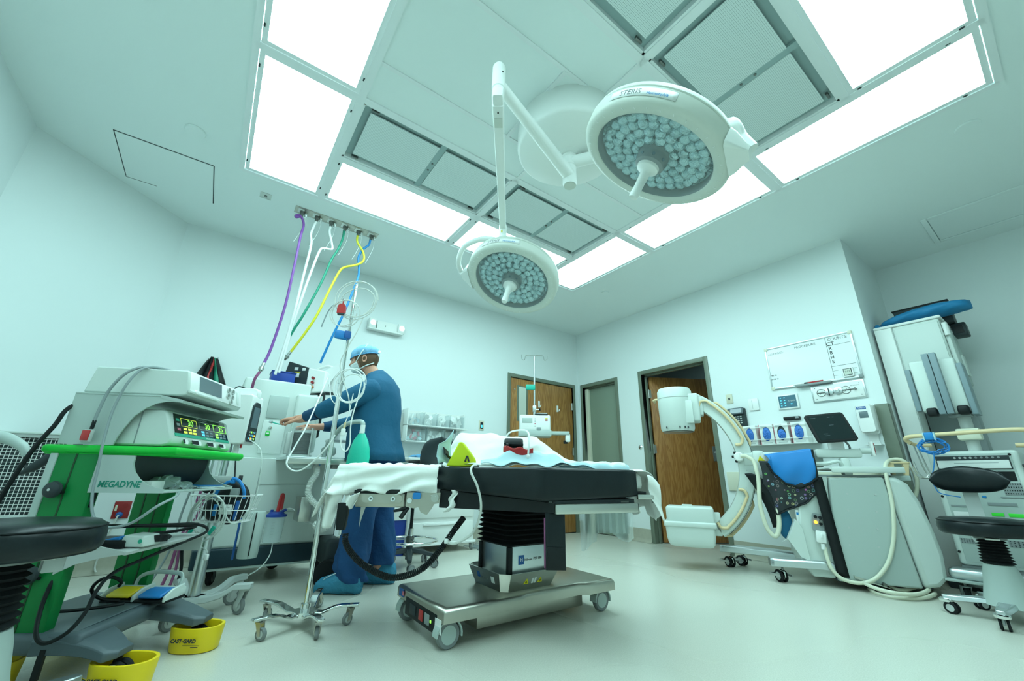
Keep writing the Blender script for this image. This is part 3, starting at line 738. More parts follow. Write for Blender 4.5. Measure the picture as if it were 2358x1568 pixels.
# ================================================================ SURGICAL LIGHTS
def text_cyl(name, s, size, r, a0, z0, F, m, parent, up=1):
    """lettering wrapped round a cylinder of radius r about local z of F"""
    o = text(name, s, size, Matrix(), m, parent, ext=.0004)
    for v in o.data.vertices:
        a = a0 + up*v.co.x/r; rr = r + v.co.z
        v.co = F @ Vector((rr*math.cos(a), rr*math.sin(a), z0 - up*v.co.y*-1))
    return o
def light_head(parent, c, n, att, lab_a, flip):
    F = zframe(c, n)
    b = MB(F)
    b.lathe([(.262, .004), (.270, .010), (.296, .012), (.316, .006), (.326, -.008), (.329, -.055), (.323, -.060), (.321, -.064), (.325, -.068), (.322, -.085), (.30, -.105), (.20, -.125), (0, -.130)], (0, 0, 0), (0, 0, 1), 'offwhite', 72, cap=False)
    b.lathe([(.262, .004), (.258, -.004), (.255, -.04)], (0, 0, 0), (0, 0, 1), 'midgrey', 72, cap=False)
    hs = obj('light_head', b, parent)
    b = MB(F); b.lathe([(0, -.052), (.20, -.050), (.256, -.040)], (0, 0, 0), (0, 0, 1), 'lens', 60, cap=False); obj('reflector', b, hs)
    b = MB(F)   # ring after ring of clear lens cells
    k = 0
    for ri, cnt in ((.085, 11), (.130, 17), (.175, 23), (.218, 29)):
        for i in range(cnt):
            a = 2*PI*i/cnt + ri*7; k += 1
            b.ell((ri*math.cos(a), ri*math.sin(a), -.030), (.026, .026, .020), 'lens', 12, 5, zmin=0, rot=(0, 0, a))
    tag(obj('lens_cells', b, hs), kind='stuff')
    b = MB(F); b.lathe([(0, .001), (.15, -.001), (.257, -.006)], (0, 0, 0), (0, 0, 1), 'glassy', 48, cap=False); obj('cover_lens', b, hs)
    b = MB(F)
    for i in range(36):
        a = 2*PI*i/36; b.box((.296*math.cos(a), .296*math.sin(a), .0125), (.012, .003, .001), 'white', rot=(0, 0, a+.3))
    obj('rim_mark', b, hs)
    b = MB(F); b.lathe([(.070, -.03), (.068, .012), (.063, .036), (.052, .044)], (0, 0, 0), (0, 0, 1), 'midgrey', 28)
    for i in range(8): b.cyl((.060*math.cos(i*.785), .060*math.sin(i*.785), .018), (.0685*math.cos(i*.785), .0685*math.sin(i*.785), .019), .007, 'bluegrey', n=10)
    obj('centre_hub', b, hs)
    b = MB(F); b.lathe([(0, .040), (.050, .040), (.047, .056), (.028, .068), (.022, .082), (.019, .145), (.022, .190), (.018, .202), (0, .204)], (0, 0, 0), (0, 0, 1), 'white', 24); obj('sterile_handle', b, hs)
    # paper band with the maker's name on the rim
    b = MB(F); r = .3285; a = lab_a; w = .15
    b.grid(lambda u, v: Vector((r*math.cos(a+(u-.5)*.84), r*math.sin(a+(u-.5)*.84), -.050+.036*v)), 16, 2, 'label'); obj('label_band', b, hs, solid=.0008, off=0)
    text_cyl('lettering', 'STERIS', .032, r+.0008, a-flip*.14, -.032, F, 'ink_grey', hs, flip)
    text_cyl('lettering', 'HarmonyAIR', .016, r+.0008, a+flip*.20, -.026, F, 'hose_blue', hs, flip)
    # side bracket on the rim
    ca, sa = math.cos(att), math.sin(att)
    b = MB(F @ Matrix.Rotation(att, 4, 'Z'))
    b.skin([[Vector((x, y*s, -.03+z*s)) for y, z in rrect(-.10, -.045, .10, .04, .02)] for x, s in ((.315, 1.0), (.335, .85), (.372, .42), (.388, .30))], 'white')
    obj('side_bracket', b, hs)
    return F, F @ Matrix.Rotation(att, 4, 'Z') @ Vector((.385, 0, -.045))
mx, my = 1.541, 1.532
t = thing('ceiling_mount', 'round white domed ceiling mount carrying both surgical light arms', 'ceiling mount', (mx, my, H))
b = MB(); b.lathe([(.338, 0), (.342, -.05), (.345, -.17), (.340, -.196), (.325, -.210), (.18, -.225), (.085, -.235), (.07, -.25), (0, -.25)], (0, 0, 0), (0, 0, 1), 'white', 64); obj('canopy', b, t)
b = MB(); b.lathe([(.056, -.24), (.058, -.262), (.050, -.268), (.049, -.33), (.044, -.335), (.042, -.36)], (0, 0, 0), (0, 0, 1), 'white', 32)
for a in (0, 1.6, 3.1, 4.7): b.cyl((.05*math.cos(a), .05*math.sin(a), -.285), (.052*math.cos(a), .052*math.sin(a), -.285), .004, 'black', n=8)
obj('neck', b, t)
# arm 1 with the smaller-looking far light
t = thing('surgical_light', 'surgical light hanging from the long visible arm, lower and farther one', 'surgical light', (mx, my, 2.66), 0, 'ceiling surgical lights')
O = Vector((mx, my, 2.66)); Lc = lambda p: Vector(p)-O
j1 = Vector((.80, 1.27, 2.62)); e1 = Vector((1.315, 1.965, 2.36))
b = MB(); b.lathe([(.045, .03), (.046, -.10), (.040, -.115), (0, -.118)], (0, 0, 0), (0, 0, 1), 'white', 32); b.lathe([(.038, -.119), (.036, -.1195), (0, -.1195)], (0, 0, 0), (0, 0, 1), 'offwhite', 32); obj('hub', b, t)
b = MB(); b.tube([Vector((0, 0, -.035)), Lc(j1)+Vector((0, 0, 0))], .033, 'white', 14, 1, rads=[.043, .030]); obj('arm', b, t)
b = MB(); b.lathe([(0, .135), (.022, .13), (.033, .11), (.034, .0), (.034, -.035), (.030, -.04), (.030, -.09)], Lc(j1), (0, 0, 1), 'white', 28); b.cyl(Lc(j1)+Vector((.0, -.034, .05)), Lc(j1)+Vector((.0, -.036, .05)), .004, 'black', n=8); obj('joint', b, t)
b = MB(); k1 = j1+Vector((0, 0, -.13)); F1 = frame(Lc(k1), e1-k1); L1 = (e1-k1).length
b.box((0, 0, .02), (.11, .058, .075), 'white', .018); 
b.skin([[Vector((x, y*s, z*s)) for y, z in rrect(-.027, -.024, .027, .024, .010)] for x, s in ((.0, 1.1), (.12, 1.0), (L1*.9, .80), (L1, .74))], 'white')
b.v = [F1 @ v for v in b.v]; obj('spring_arm', b, t)
b = MB(F1); b.box((.085, 0, -.028), (.05, .042, .006), 'offwhite', .002); b.cyl((.03, 0, -.026), (.03, 0, -.032), .004, 'black', n=8); obj('arm_cap', b, t)
b = MB(); q = Lc(e1)
b.lathe([(.026, .025), (.026, -.06), (.030, -.065), (.030, -.125), (.024, -.135), (0, -.136)], q, (0, 0, 1), 'white', 24); b.box(q+Vector((-.02, -.018, -.04)), (.012, .004, .018), 'warn_yellow'); obj('pivot', b, t)
F, pt = light_head(t, Lc((1.471, 2.069, 2.045)), (-.409, -.127, -1), math.radians(226), math.radians(143), -1)
b = MB(); p = Lc((1.315, 1.965, 2.24))
b.tube([p, p+Vector((-.05, .045, .035)), p+Vector((-.12, .12, .045)), p+Vector((-.175, .22, .015)), p+Vector((-.165, .31, -.05)), pt+Vector((-.02, .01, .03)), pt], .019, 'white', 12, 6, rads=[.024, .020, .019, .019, .018, .020, .022]); obj('yoke', b, t)
# arm 2 with the near light
t = thing('surgical_light', 'surgical light with the larger tilted head, nearer one at upper right', 'surgical light', (mx, my, 2.74), 0, 'ceiling surgical lights')
O = Vector((mx, my, 2.74)); j2 = Vector((1.90, .96, 2.70)); e2 = Vector((1.66, .72, 2.32))
b = MB(); b.lathe([(.047, .025), (.047, -.045)], (0, 0, 0), (0, 0, 1), 'white', 32); obj('hub', b, t)
b = MB(); b.tube([Vector((0, 0, -.01)), Lc(j2)], .032, 'white', 14, 1, rads=[.042, .030]); obj('arm', b, t)
b = MB(); b.lathe([(0, .08), (.03, .07), (.034, .0), (.032, -.12)], Lc(j2), (0, 0, 1), 'white', 24); obj('joint', b, t)
k2 = j2+Vector((0, 0, -.13)); b = MB(); b.tube([Lc(k2), Lc(e2)], .028, 'white', 12, 1, rads=[.032, .022]); obj('spring_arm', b, t)
F, pt = light_head(t, Lc((1.322, .798, 2.087)), (-.271, .482, -1), math.radians(73), math.radians(157), -1)
b = MB(); p = Lc(e2)
b.lathe([(.026, .02), (.026, -.06)], p, (0, 0, 1), 'white', 20)
b.tube([p+Vector((0, 0, -.05)), p+Vector((.0, -.02, -.09)), pt+Vector((-.04, .04, .14)), pt+Vector((-.02, .02, .06)), pt], .022, 'white', 12, 6, rads=[.024, .021, .022, .028, .030]); obj('yoke', b, t)

# ================================================================ GAS OUTLETS AND HOSES
t = thing('gas_outlet_plate', 'long steel ceiling plate with six gas outlets', 'outlet plate', (.543, 3.655, H))
b = MB(); b.bb((-.375, -.058, -.006), (.375, .058, 0), 'steel_warm', .003); obj('plate', b, t)
for i in range(6):
    x = -.325+.126*i
    b = MB(); b.box((x+.0, -.005, -.008), (.05, .07, .004), 'white', .002); obj('outlet_face', b, t)
    b = MB(); b.lathe([(.020, -.008), (.020, -.03), (.014, -.034), (.014, -.055), (.010, -.06)], (x+.012, 0, 0), (0, 0, 1), 'dark_steel', 16); b.lathe([(.013, -.008), (.016, -.02), (.012, -.028), (.016, -.036), (.012, -.05), (.010, -.055)], (x+.045, .01, 0), (0, 0, 1), 'chrome', 14); obj('connector', b, t)
    b = MB(); b.tube([(x+.05, .01, -.05), (x+.045, .0, -.16), (x-.005, 0, -.33)], .0016, 'white_plastic', 5, 4); obj('safety_chain', b, t)
HS = {
 'purple': ('purple', 'purple gas hose hanging from the leftmost ceiling outlet', [(.231, 3.66, 2.965), (.214, 3.66, 2.952), (.191, 3.66, 2.938), (.186, 3.655, 2.949), (.216, 3.65, 2.962), (.246, 3.66, 2.933), (.263, 3.66, 2.875), (.256, 3.64, 2.748), (.256, 3.62, 2.41), (.251, 3.62, 2.041), (.22, 3.62, 1.692), (.191, 3.6, 1.545)]),
 'white1': ('hose_white', 'white hose from the second ceiling outlet, straighter of the two white hoses', [(.357, 3.66, 2.965), (.344, 3.66, 2.895), (.335, 3.66, 2.813), (.354, 3.66, 2.701), (.344, 3.66, 2.414), (.333, 3.66, 2.077), (.319, 3.70, 1.809), (.293, 3.72, 1.50)]),
 'white2': ('hose_white', 'white hose with a kink near the ceiling, from the third outlet', [(.483, 3.66, 2.965), (.484, 3.66, 2.897), (.519, 3.66, 2.792), (.529, 3.66, 2.730), (.459, 3.66, 2.713), (.429, 3.66, 2.666), (.394, 3.66, 2.431), (.359, 3.66, 2.124), (.338, 3.70, 1.852), (.316, 3.72, 1.52)]),
 'green': ('hose_green', 'green gas hose hanging from the ceiling plate', [(.605, 3.66, 2.965), (.605, 3.66, 2.874), (.581, 3.66, 2.745), (.539, 3.66, 2.614), (.494, 3.66, 2.376), (.406, 3.66, 2.047), (.344, 3.70, 1.853), (.313, 3.75, 1.69)]),
 'yellow': ('hose_yellow', 'yellow gas hose with a loose end and steel tip', [(.733, 3.66, 2.965), (.742, 3.66, 2.888), (.807, 3.66, 2.806), (.824, 3.66, 2.715), (.763, 3.66, 2.646), (.67, 3.66, 2.591), (.628, 3.66, 2.531), (.574, 3.66, 2.335), (.508, 3.66, 2.061), (.442, 3.70, 1.875), (.37, 3.75, 1.708)]),
 'blue': ('hose_blue', 'blue gas hose from the rightmost outlet, passing behind the pole', [(.858, 3.66, 2.965), (.853, 3.67, 2.907), (.81, 3.68, 2.846), (.778, 3.68, 2.746), (.797, 3.68, 2.634), (.802, 3.67, 2.542), (.777, 3.66, 2.396), (.72, 3.66, 2.116), (.668, 3.70, 1.905), (.617, 3.75, 1.66)])}
for k, (m, lab, pts) in HS.items():
    b = MB(); b.tube(pts, .0105, m, 10, 6); o = obj('gas_hose', b); tag(o, lab, 'hose', 'gas hoses under the ceiling plate')
    p0, p1 = Vector(pts[-1]), Vector(pts[-2]); d = (p0-p1).normalized()
    if k in ('purple', 'yellow'):
        c = MB(); c.cyl(p0-d*.01, p0+d*.03, .013, 'chrome', n=12); c.cyl(p0+d*.03, p0+d*.055, .018, 'steel', n=12); c.cyl(p0+d*.055, p0+d*.075, .010, 'dark_steel', n=10)
        if k == 'purple': c.tube([p0+d*.07, p0+d*.13+Vector((-.01, 0, 0)), p0+d*.2+Vector((-.0, .05, 0))], .010, 'mag_tube')
        obj('end_fitting', c, o)

# ================================================================ OPERATING TABLE
TX, TY = 1.54, 2.10
TB = thing('operating_table', 'operating table with steel base, black bellows column and thick black pad', 'operating table', (TX, TY, 0))
# base (parallel to the room)
b = MB()
yf = [(-.55, -.235), (-.10, -.235), (-.065, -.215), (.32, -.215), (.36, -.245), (.58, -.245)]
yb = [(.58, .295), (.36, .295), (.32, .265), (-.065, .265), (-.10, .325), (-.55, .325)]
pl = yf+yb
c0 = Vector((sum(p[0] for p in pl)/12, sum(p[1] for p in pl)/12))
def shr(k): return [Vector((c0.x+(x-c0.x)*(1-k/.55), c0.y+(y-c0.y)*(1-k/.27), 0)) for x, y in pl]
rings = []
for k, z in ((.0, .112), (.0, .150), (.004, .162), (.013, .169), (.024, .172)): rings.append([v+Vector((0, 0, z)) for v in shr(k)])
b.skin(rings, 'steel_warm'); base = obj('base_cover', b, TB, ang=50)
b = MB(); b.bb((-.31, -.13, .028), (.42, .22, .115), 'steel_warm', .004); obj('under_frame', b, TB)
b = MB(); b.bb((-.552, -.17, .055), (-.50, .20, .135), 'black', .004); 
obj('control_socket_panel', b, TB)
pn = Matrix.Translation((-.5535, 0, .095)) @ Matrix(((0, 0, -1, 0), (-1, 0, 0, 0), (0, 1, 0, 0), (0, 0, 0, 1)))
for x, w, m in ((-.10, .07, 'darkgrey'), (-.0, .045, 'red'), (.07, .05, 'midgrey'), (.11, .012, 'led_green')):
    b = MB(pn); b.box((x, 0, 0), (w, .045 if m != 'led_green' else .012, .004), m, .002); obj('socket', b, base)
b = MB(pn); b.box((.185, .0, -.002), (.06, .055, .003), 'label'); obj('label_plate', b, base)
b = MB(pn); b.box((-.26, .045, .0), (.06, .035, .003), 'logo_blue'); b.box((-.235, .045, .0005), (.02, .02, .003), 'pink'); obj('label_plate', b, base)
def or_caster(x, y, cover):
    b = MB(); r = .056
    b.lathe([(r*.62, -.014), (r*.93, -.016), (r, -.010), (r, .010), (r*.93, .016), (r*.62, .014)], (x, y, r), (0, 1, 0), 'grey_rubber', 32)
    b.cyl((x, y-.015, r), (x, y+.015, r), r*.68, 'panel_grey', n=28)
    o = obj('caster', b, TB)
    b = MB(); n = 12
    pts = [(x+(r+.010)*math.cos(math.radians(a)), r+(r+.010)*math.sin(math.radians(a))) for a in range(-10, 191, 16)]
    outer = pts; inner = [(x+(px-x)*.90, r+(pz-r)*.90) for px, pz in pts][::-1]
    b.prism(outer+inner, (-(y+.024), -(y-.024)), 'panel_grey', Matrix.Rotation(PI/2, 4, 'X')); obj('wheel_cover', b, o)
    b = MB(); b.cyl((x+.045, y+.03, .0), (x+.045, y+.03, .06), .006, 'chrome', n=10); b.cyl((x+.045, y+.03, .0), (x+.045, y+.03, .006), .011, 'chrome', n=12); obj('brake_foot', b, o)
for x, y in ((-.50, -.185), (.515, -.185), (-.50, .27), (.515, .245)): or_caster(x, y, 1)
# flared collar
def oct(x0, y0, x1, y1, c): return [(x0+c, y0), (x1-c, y0), (x1, y0+c), (x1, y1-c), (x1-c, y1), (x0+c, y1), (x0, y1-c), (x0, y0+c)]
b = MB(); ri = [[Vector((x, y, z)) for x, y in oct(*q, c)] for q, c, z in (((-.175, -.160, .17, .145), .03, .170), ((-.208, -.208, .212, .192), .045, .262), ((-.201, -.201, .205, .185), .042, .262), ((-.17, -.155, .165, .14), .02, .20))]
b.skin(ri, 'steel', cap=True); col = obj('column_collar', b, TB, ang=20)
b = MB(); b.bb((-.150, -.172, .20), (.150, .105, .384), 'alu', .002); shaft = obj('column_shaft', b, TB)
for x, y in ((-.152, -.174), (.152, -.174), (-.152, .107), (.152, .107)):
    b = MB(); b.box((x*.985, y*.985, .315), (.026, .026, .14), 'black', .003); obj('corner_trim', b, shaft)
for a, c, m in (((.055, .118), (.105, .170), 0),):
    pass
FF = Matrix.Translation((0, -.1735, 0)) @ Matrix(((1, 0, 0, 0), (0, 0, -1, 0), (0, 1, 0, 0), (0, 0, 0, 1)))   # front face frame: x right, y up
b = MB(FF); b.box((-.072, .318, 0), (.036, .044, .002), 'logo_blue'); obj('logo_plate', b, shaft)
text('lettering', 'H', .026, FF @ Matrix.Translation((-.072, .318, .0015)), 'white_gloss', shaft, .0003, bold=.001)
text('lettering', 'Hillrom.', .0165, FF @ Matrix.Translation((-.022, .316, .0005)), 'ink', shaft, .0003)
text('lettering', 'PST 500', .017, FF @ Matrix.Translation((.042, .318, .0005)), 'ink', shaft, .0003)
sl = math.atan2(.045, .092)
FC = Matrix.Translation((0, -.1835, .216)) @ Matrix.Rotation(PI/2+sl, 4, 'X') @ Matrix.Translation((0, 0, .001))
for x in (-.045, .05):
    b = MB(FC); b.prism([(x-.017, -.014), (x+.017, -.014), (x, .016)], (0, .001), 'warn_yellow'); b.prism([(x-.006, -.008), (x+.006, -.008), (x, .004)], (.001, .0015), 'black'); obj('warning_sign', b, col)
b = MB(FC); b.box((-.003, .0, .0005), (.013, .030, .001), 'label'); b.box((.014, .0, .0005), (.013, .030, .001), 'label'); obj('label_plate', b, col)
FL = Matrix.Translation((-.192, 0, .216)) @ Matrix.Rotation(-PI/2, 4, 'Z') @ Matrix.Rotation(PI/2+math.atan2(.03, .092), 4, 'X')
b = MB(FL); b.box((-.055, .012, .001), (.028, .030, .001), 'logo_blue'); b.box((.085, .005, .001), (.03, .032, .001), 'label'); obj('label_plate', b, col)
text('lettering', 'Hillrom. PST', .014, FL @ Matrix.Translation((.0, .0, .001)), 'ink_grey', col, .0003)
# bellows
b = MB(); rings = []; nb = 8
for i in range(nb*2+1):
    z = .384+(.585-.384)*i/(nb*2); k = .004 if i % 2 == 0 else .030
    rings.append([Vector((x, y, z)) for x, y in rrect(-.150-k, -.172-k, .150+k, .105+k, .03, 3)])
b.skin(rings, 'rubber'); obj('bellows', b, TB, ang=25)
# table top, turned against the base: TT takes (sideways, forward, z)
A = math.radians(35.6405)
TT = Matrix.Translation((-TX, -TY, 0)) @ Matrix.Rotation(-A, 4, 'Z')
b = MB(TT); b.prism([(-.36, 2.27), (.205, 2.035), (.66, 2.265), (.66, 2.78), (-.36, 2.78)], (.585, .640), 'darkgrey')
b.skin([[Vector(p) for p in ((-.365, 2.25, .583), (.212, 2.018, .583), (.212, 2.018, .628), (-.365, 2.25, .672))], [Vector(p) for p in ((-.365, 2.75, .583), (.212, 2.75, .583), (.212, 2.75, .628), (-.365, 2.75, .672))]], 'black'); obj('seat_frame', b, TB, bev=.003)
b = MB(TT); R1 = frame((.214, 2.020, 0), (.458, .228, 0))
b2 = MB(TT @ R1); b2.bb((0, -.012, .578), (.505, .014, .623), 'steel', .006); b2.box((.506, .001, .600), (.010, .020, .040), 'black', .004); obj('side_rail', b2, TB)
b2 = MB(TT @ R1); b2.bb((-.02, .02, .622), (.47, .06, .634), 'dark_steel', .002); obj('rail_ledge', b2, TB)
b = MB(TT); b.bb((.675, 2.245, .640), (.745, 2.275, .664), 'steel', .003); b.box((.752, 2.26, .650), (.022, .02, .024), 'steel', .008); b.cyl((.753, 2.255, .646), (.753, 2.255, .622), .005, 'dark_steel', n=8); b.bb((.66, 2.26, .664), (.725, 2.75, .678), 'black', .003); obj('end_bracket', b, TB)
# left section: side plate, hinge block, lever
b = MB(TT); b.bb((-.80, 2.24, .580), (-.545, 2.262, .652), 'steel_warm', .006); b.bb((-.80, 2.262, .582), (-.545, 2.76, .645), 'dark_steel', .004); plate = obj('leg_section_plate', b, TB)
b = MB(TT); b.prism(rrect(-.765, .603, -.555, .642, .018), (-2.240, -2.232), 'steel_warm', Matrix.Rotation(PI/2, 4, 'X'))
for x in (-.715, -.60):
    b.cyl((x, 2.236, .622), (x, 2.222, .622), .012, 'chrome', n=18); b.cyl((x, 2.223, .622), (x, 2.220, .622), .006, 'dark_steel', n=6)
obj('clamp_bar', b, plate)
b = MB(TT); b.bb((-.545, 2.238, .655), (-.80, 2.76, .668), 'black', .005); b.bb((-.545, 2.235, .645), (-.81, 2.25, .662), 'black', .004); obj('leg_section_top', b, TB)
b = MB(TT); b.prism([(-.535, .585), (-.49, .578), (-.47, .585), (-.455, .560), (-.425, .548), (-.405, .575), (-.39, .60), (-.36, .605), (-.36, .655), (-.535, .655)], (-2.262, -2.238), 'steel_warm', Matrix.Rotation(PI/2, 4, 'X')); b.cyl((-.515, 2.238, .615), (-.515, 2.225, .615), .013, 'chrome', n=16); b.cyl((-.385, 2.238, .63), (-.385, 2.224, .63), .020, 'steel', n=20); hb = obj('hinge_block', b, TB)
b = MB(TT); b.prism(rrect(-.50, .622, -.46, .655, .010), (-2.238, -2.222), 'blue_bright', Matrix.Rotation(PI/2, 4, 'X')); obj('release_button', b, hb)
b = MB(TT); b.tube([(-.53, 2.25, .585), (-.545, 2.24, .575), (-.59, 2.22, .565)], .009, 'black', 8, 4, rads=[.008, .010, .006]); b.tube([(-.52, 2.25, .58), (-.54, 2.235, .555), (-.55, 2.22, .535)], .012, 'black', 8, 4, rads=[.006, .012, .012]); obj('release_lever', b, hb)
# mattress of the left section and right end, under sheets
b = MB(TT); b.bb((-.92, 2.26, .668), (-.38, 2.78, .775), 'leather', .03, 3); obj('section_mattress', b, TB)
b = MB(TT); b.bb((.64, 2.30, .680), (.725, 2.76, .770), 'sheet', .03, 3); obj('end_mattress', b, TB)
# thick black pad with a bulging near corner
def padp(x, y, z): return Vector((x, y, z))
b = MB(TT)
ol = [(-.393, 2.25), (-.20, 2.165), (.0, 2.075), (.12, 2.018), (.165, 2.003), (.21, 2.020), (.40, 2.115), (.58, 2.200), (.672, 2.245), (.690, 2.30), (.690, 2.74), (.66, 2.78), (-.36, 2.78), (-.393, 2.74)]
zb = [.672, .658, .644, .635, .631, .632, .639, .646, .650, .655, .66, .66, .67, .672]
rings = []
cx, cy = .15, 2.45
for k, f in ((.022, 0.0), (.004, .04), (0, .12), (.0, .5), (.0, .88), (.004, .96), (.012, .99), (.03, 1.0)):
    rings.append([Vector((x+(cx-x)*k*2, y+(cy-y)*k*2, zb[i]+(.787-zb[i])*f)) for i, (x, y) in enumerate(ol)])
b.skin(rings, 'leather'); obj('pad', b, TB, ang=75)

# ================================================================ THINGS ON THE TABLE
def TH(name, label, cat): return thing(name, label, cat, (0, 0, 0), -A)
rnd = random.Random(11)
def fold(x, y, s=1): return s*(.012*math.sin(24*x+14*y)+.008*math.sin(41*x-17*y+1)+.005*math.sin(61*x+31*y))
# white sheet over the left section
t = TH('bed_sheet', 'white sheet over the narrow left end of the operating table', 'sheet')
def sheet(u, v):
    # u along the table from the hanging end to the black pad, v from the near hem over the top to the far hem
    if u < .30:
        k = u/.30; x = -.955+.04*math.sin(k*PI/2); zt = .62+.165*math.sin(k*PI/2)**.8
    else:
        k = (u-.30)/.70; x = -.915+.535*k; zt = .785
    if v < .28:
        q = v/.28; g = 2.245-.045*(1-q)**1.5*(1.6 if u < .35 else .4); drop = (.135 if u > .3 else .135-.04*(.30-u)/.30)
        z = zt-drop*(1-q)**1.0; g -= .017*math.sin(34*x+7*(1-q)) * (1-q)+.012*math.sin(19*x-11*q)*math.sin(q*PI)
        x2 = x - (.03*(1-q)*max(0, .34-u)/.34); z += .012*math.sin(26*x+2)*(1-q)
        return Vector((x2, g, z))
    q = (v-.28)/.5
    if q <= 1: return Vector((x, 2.255+.52*q, zt+fold(x, q, .7)*min(1, 6*q)+.006))
    q = (v-.78)/.22
    return Vector((x, 2.785+.02*q, zt-.20*q))
b = MB(); b.grid(lambda u, v: sheet(u, v), 70, 54, 'sheet'); obj('cloth', b, t, solid=.003, ang=180)
b = MB()  # knotted corner hanging by the side plate
for (x0, x1, g0, zt, zb2) in ((-.955, -.86, 2.20, .665, .50), (-.86, -.775, 2.215, .655, .59)):
    b.grid(lambda u, v, a=(x0, x1, g0, zt, zb2): Vector((a[0]+(a[1]-a[0])*(u*(1-.45*v)+.2*v), a[2]+.03*math.sin(u*7+v*3)*(1-.4*v)+.01*u, a[3]-(a[3]-a[4])*v-.02*math.sin(u*PI))), 14, 14, 'sheet')
obj('corner_fold', b, t, solid=.003, ang=180)
# sheet hanging off the right end
t = TH('bed_sheet', 'white sheet hanging round the far right end of the operating table', 'sheet')
def sh2(u, v):
    a = v*1.75; r = .055
    if v < .35: q = v/.35; x = .655+.07*q; z = .782+.008*math.sin(u*20)
    elif v < .55: q = (v-.35)/.2*PI/2; x = .725+.055*math.sin(q); z = .728+.055*math.cos(q)
    else: q = (v-.55)/.45; x = .780+.012*math.sin(u*23+q*3)+.02*q; z = .728-.17*q-.03*q*math.sin(u*9)
    return Vector((x, 2.27+.52*u+.02*(v > .5), z))
b = MB(); b.grid(sh2, 40, 30, 'sheet'); b.grid(lambda u, v: Vector((.735+.062*u*(1-.0*v)+.01*v, 2.262-.01*math.sin(v*8), .762-.05*u*u-.20*v*(.6+.4*u))), 8, 16, 'sheet'); obj('cloth', b, t, solid=.003, ang=180)
t = TH('plastic_drape', 'translucent plastic drape hanging below the right side of the table', 'drape')
b = MB(); b.grid(lambda u, v: Vector((.46+.34*u, 2.80+.02*math.sin(u*24+v*3), .60-(.20+.035*math.sin(u*7+1.9)+(.06 if u < .3 else 0))*v)), 40, 12, 'film'); b.grid(lambda u, v: Vector((.56+.20*u, 2.77+.01*math.sin(u*30), .60-.185*v)), 20, 5, 'film'); obj('film', b, t)
# drape over the wedge
t = TH('surgical_drape', 'white and pale blue disposable drape spread over a wedge on the pad', 'drape')
def ridge(x):   # height of the covered wedge along the table
    if x < -.40: return 0
    if x < -.30: return .205*math.sin((x+.40)/.10*PI/2)
    if x < .17: return .205-.03*(x+.30)/.47
    if x < .42: return max(0, .175*(1-(x-.17)/.25))
    return 0
def drp(u, v):
    x = -.385+.845*u; g = 2.27+.50*v; r = ridge(x)
    if v < .10: h = r*.10*v/.10
    elif v < .62: h = r*(.10+.90*math.sin((v-.10)/.52*PI/2))
    else: h = r*(1-.15*(v-.62)/.38)
    g += .02*math.sin(x*14)*(v < .3)
    return Vector((x, g, .796+h+.007*math.sin(25*x+8*v)+.004*math.sin(49*x-20*v)))
b = MB(); b.grid(lambda u, v: drp(u*.98+.01, v), 70, 30, 'sheet'); o = obj('drape_cloth', b, t, ang=180, solid=.002)
b = MB(); b.grid(lambda u, v: drp(.27+.73*u, .01+.22*v*(.4+.6*math.sin(u*PI)))+Vector((0, -.012, .007+.006*math.sin(u*30))), 50, 8, 'pad_blue'); obj('blue_border', b, t, ang=180, solid=.002)
b = MB(); b.grid(lambda u, v: Vector((-.392-.012*math.sin(v*PI)+.06*u, 2.285+.10*u, .80+.19*v*(.55+.45*u)+.012*math.sin(v*9+u*4))), 8, 14, 'pad_blue'); obj('side_flap', b, t, ang=180, solid=.002)
t = TH('absorbent_pad', 'flat wrinkled blue and white absorbent pad on the right of the table', 'pad')
def pada(u, v): return Vector((.25+.41*u, 2.26+.07*abs(u-.3)+.42*v**1.6, .788+min(1, v*7)*(.014+.010*abs(math.sin(11*u+1))+.010*(1-u)+.006*abs(math.sin(23*u+9*v)))))
def padb(u, v): return Vector((.27+.37*u, 2.31+.36*v**1.6, .790+min(1, v*7)*(.026+.012*abs(math.sin(13*u+2))*(1-u*.7)+.010*abs(math.sin(17*u+9*v)))))
b = MB(); b.grid(pada, 40, 20, 'pad_blue'); obj('pad_cloth', b, t, ang=180)
b = MB(); b.grid(padb, 40, 16, 'sheet'); obj('pad_cloth', b, t, ang=180)
# yellow foam wedge
t = TH('foam_wedge', 'bright yellow foam wedge on the pad, half under the drape', 'foam wedge')
b = MB(); b.prism([(-.345, .790), (-.175, .790), (-.19, .83), (-.262, .918), (-.282, .918)], (-2.40, -2.275), 'yellow_soft', Matrix.Rotation(PI/2, 4, 'X')); obj('foam', b, t, bev=.006)
b = MB(); b.prism([(-.248, .815), (-.238, .815), (-.234, .835), (-.229, .815), (-.219, .815), (-.228, .846), (-.239, .846)], (-2.274, -2.2732), 'ink', Matrix.Rotation(PI/2, 4, 'X')); b.box((-.234, 2.2735, .803), (.034, .001, .003), 'ink'); obj('figure_mark', b, t)
b = MB(); b.grid(lambda u, v: Vector((-.345-.03*u+.02*v, 2.31+.05*v, .84+.05*u-.02*v+.01*math.sin(u*9))), 8, 6, 'black'); obj('black_strap', b, t, solid=.004)
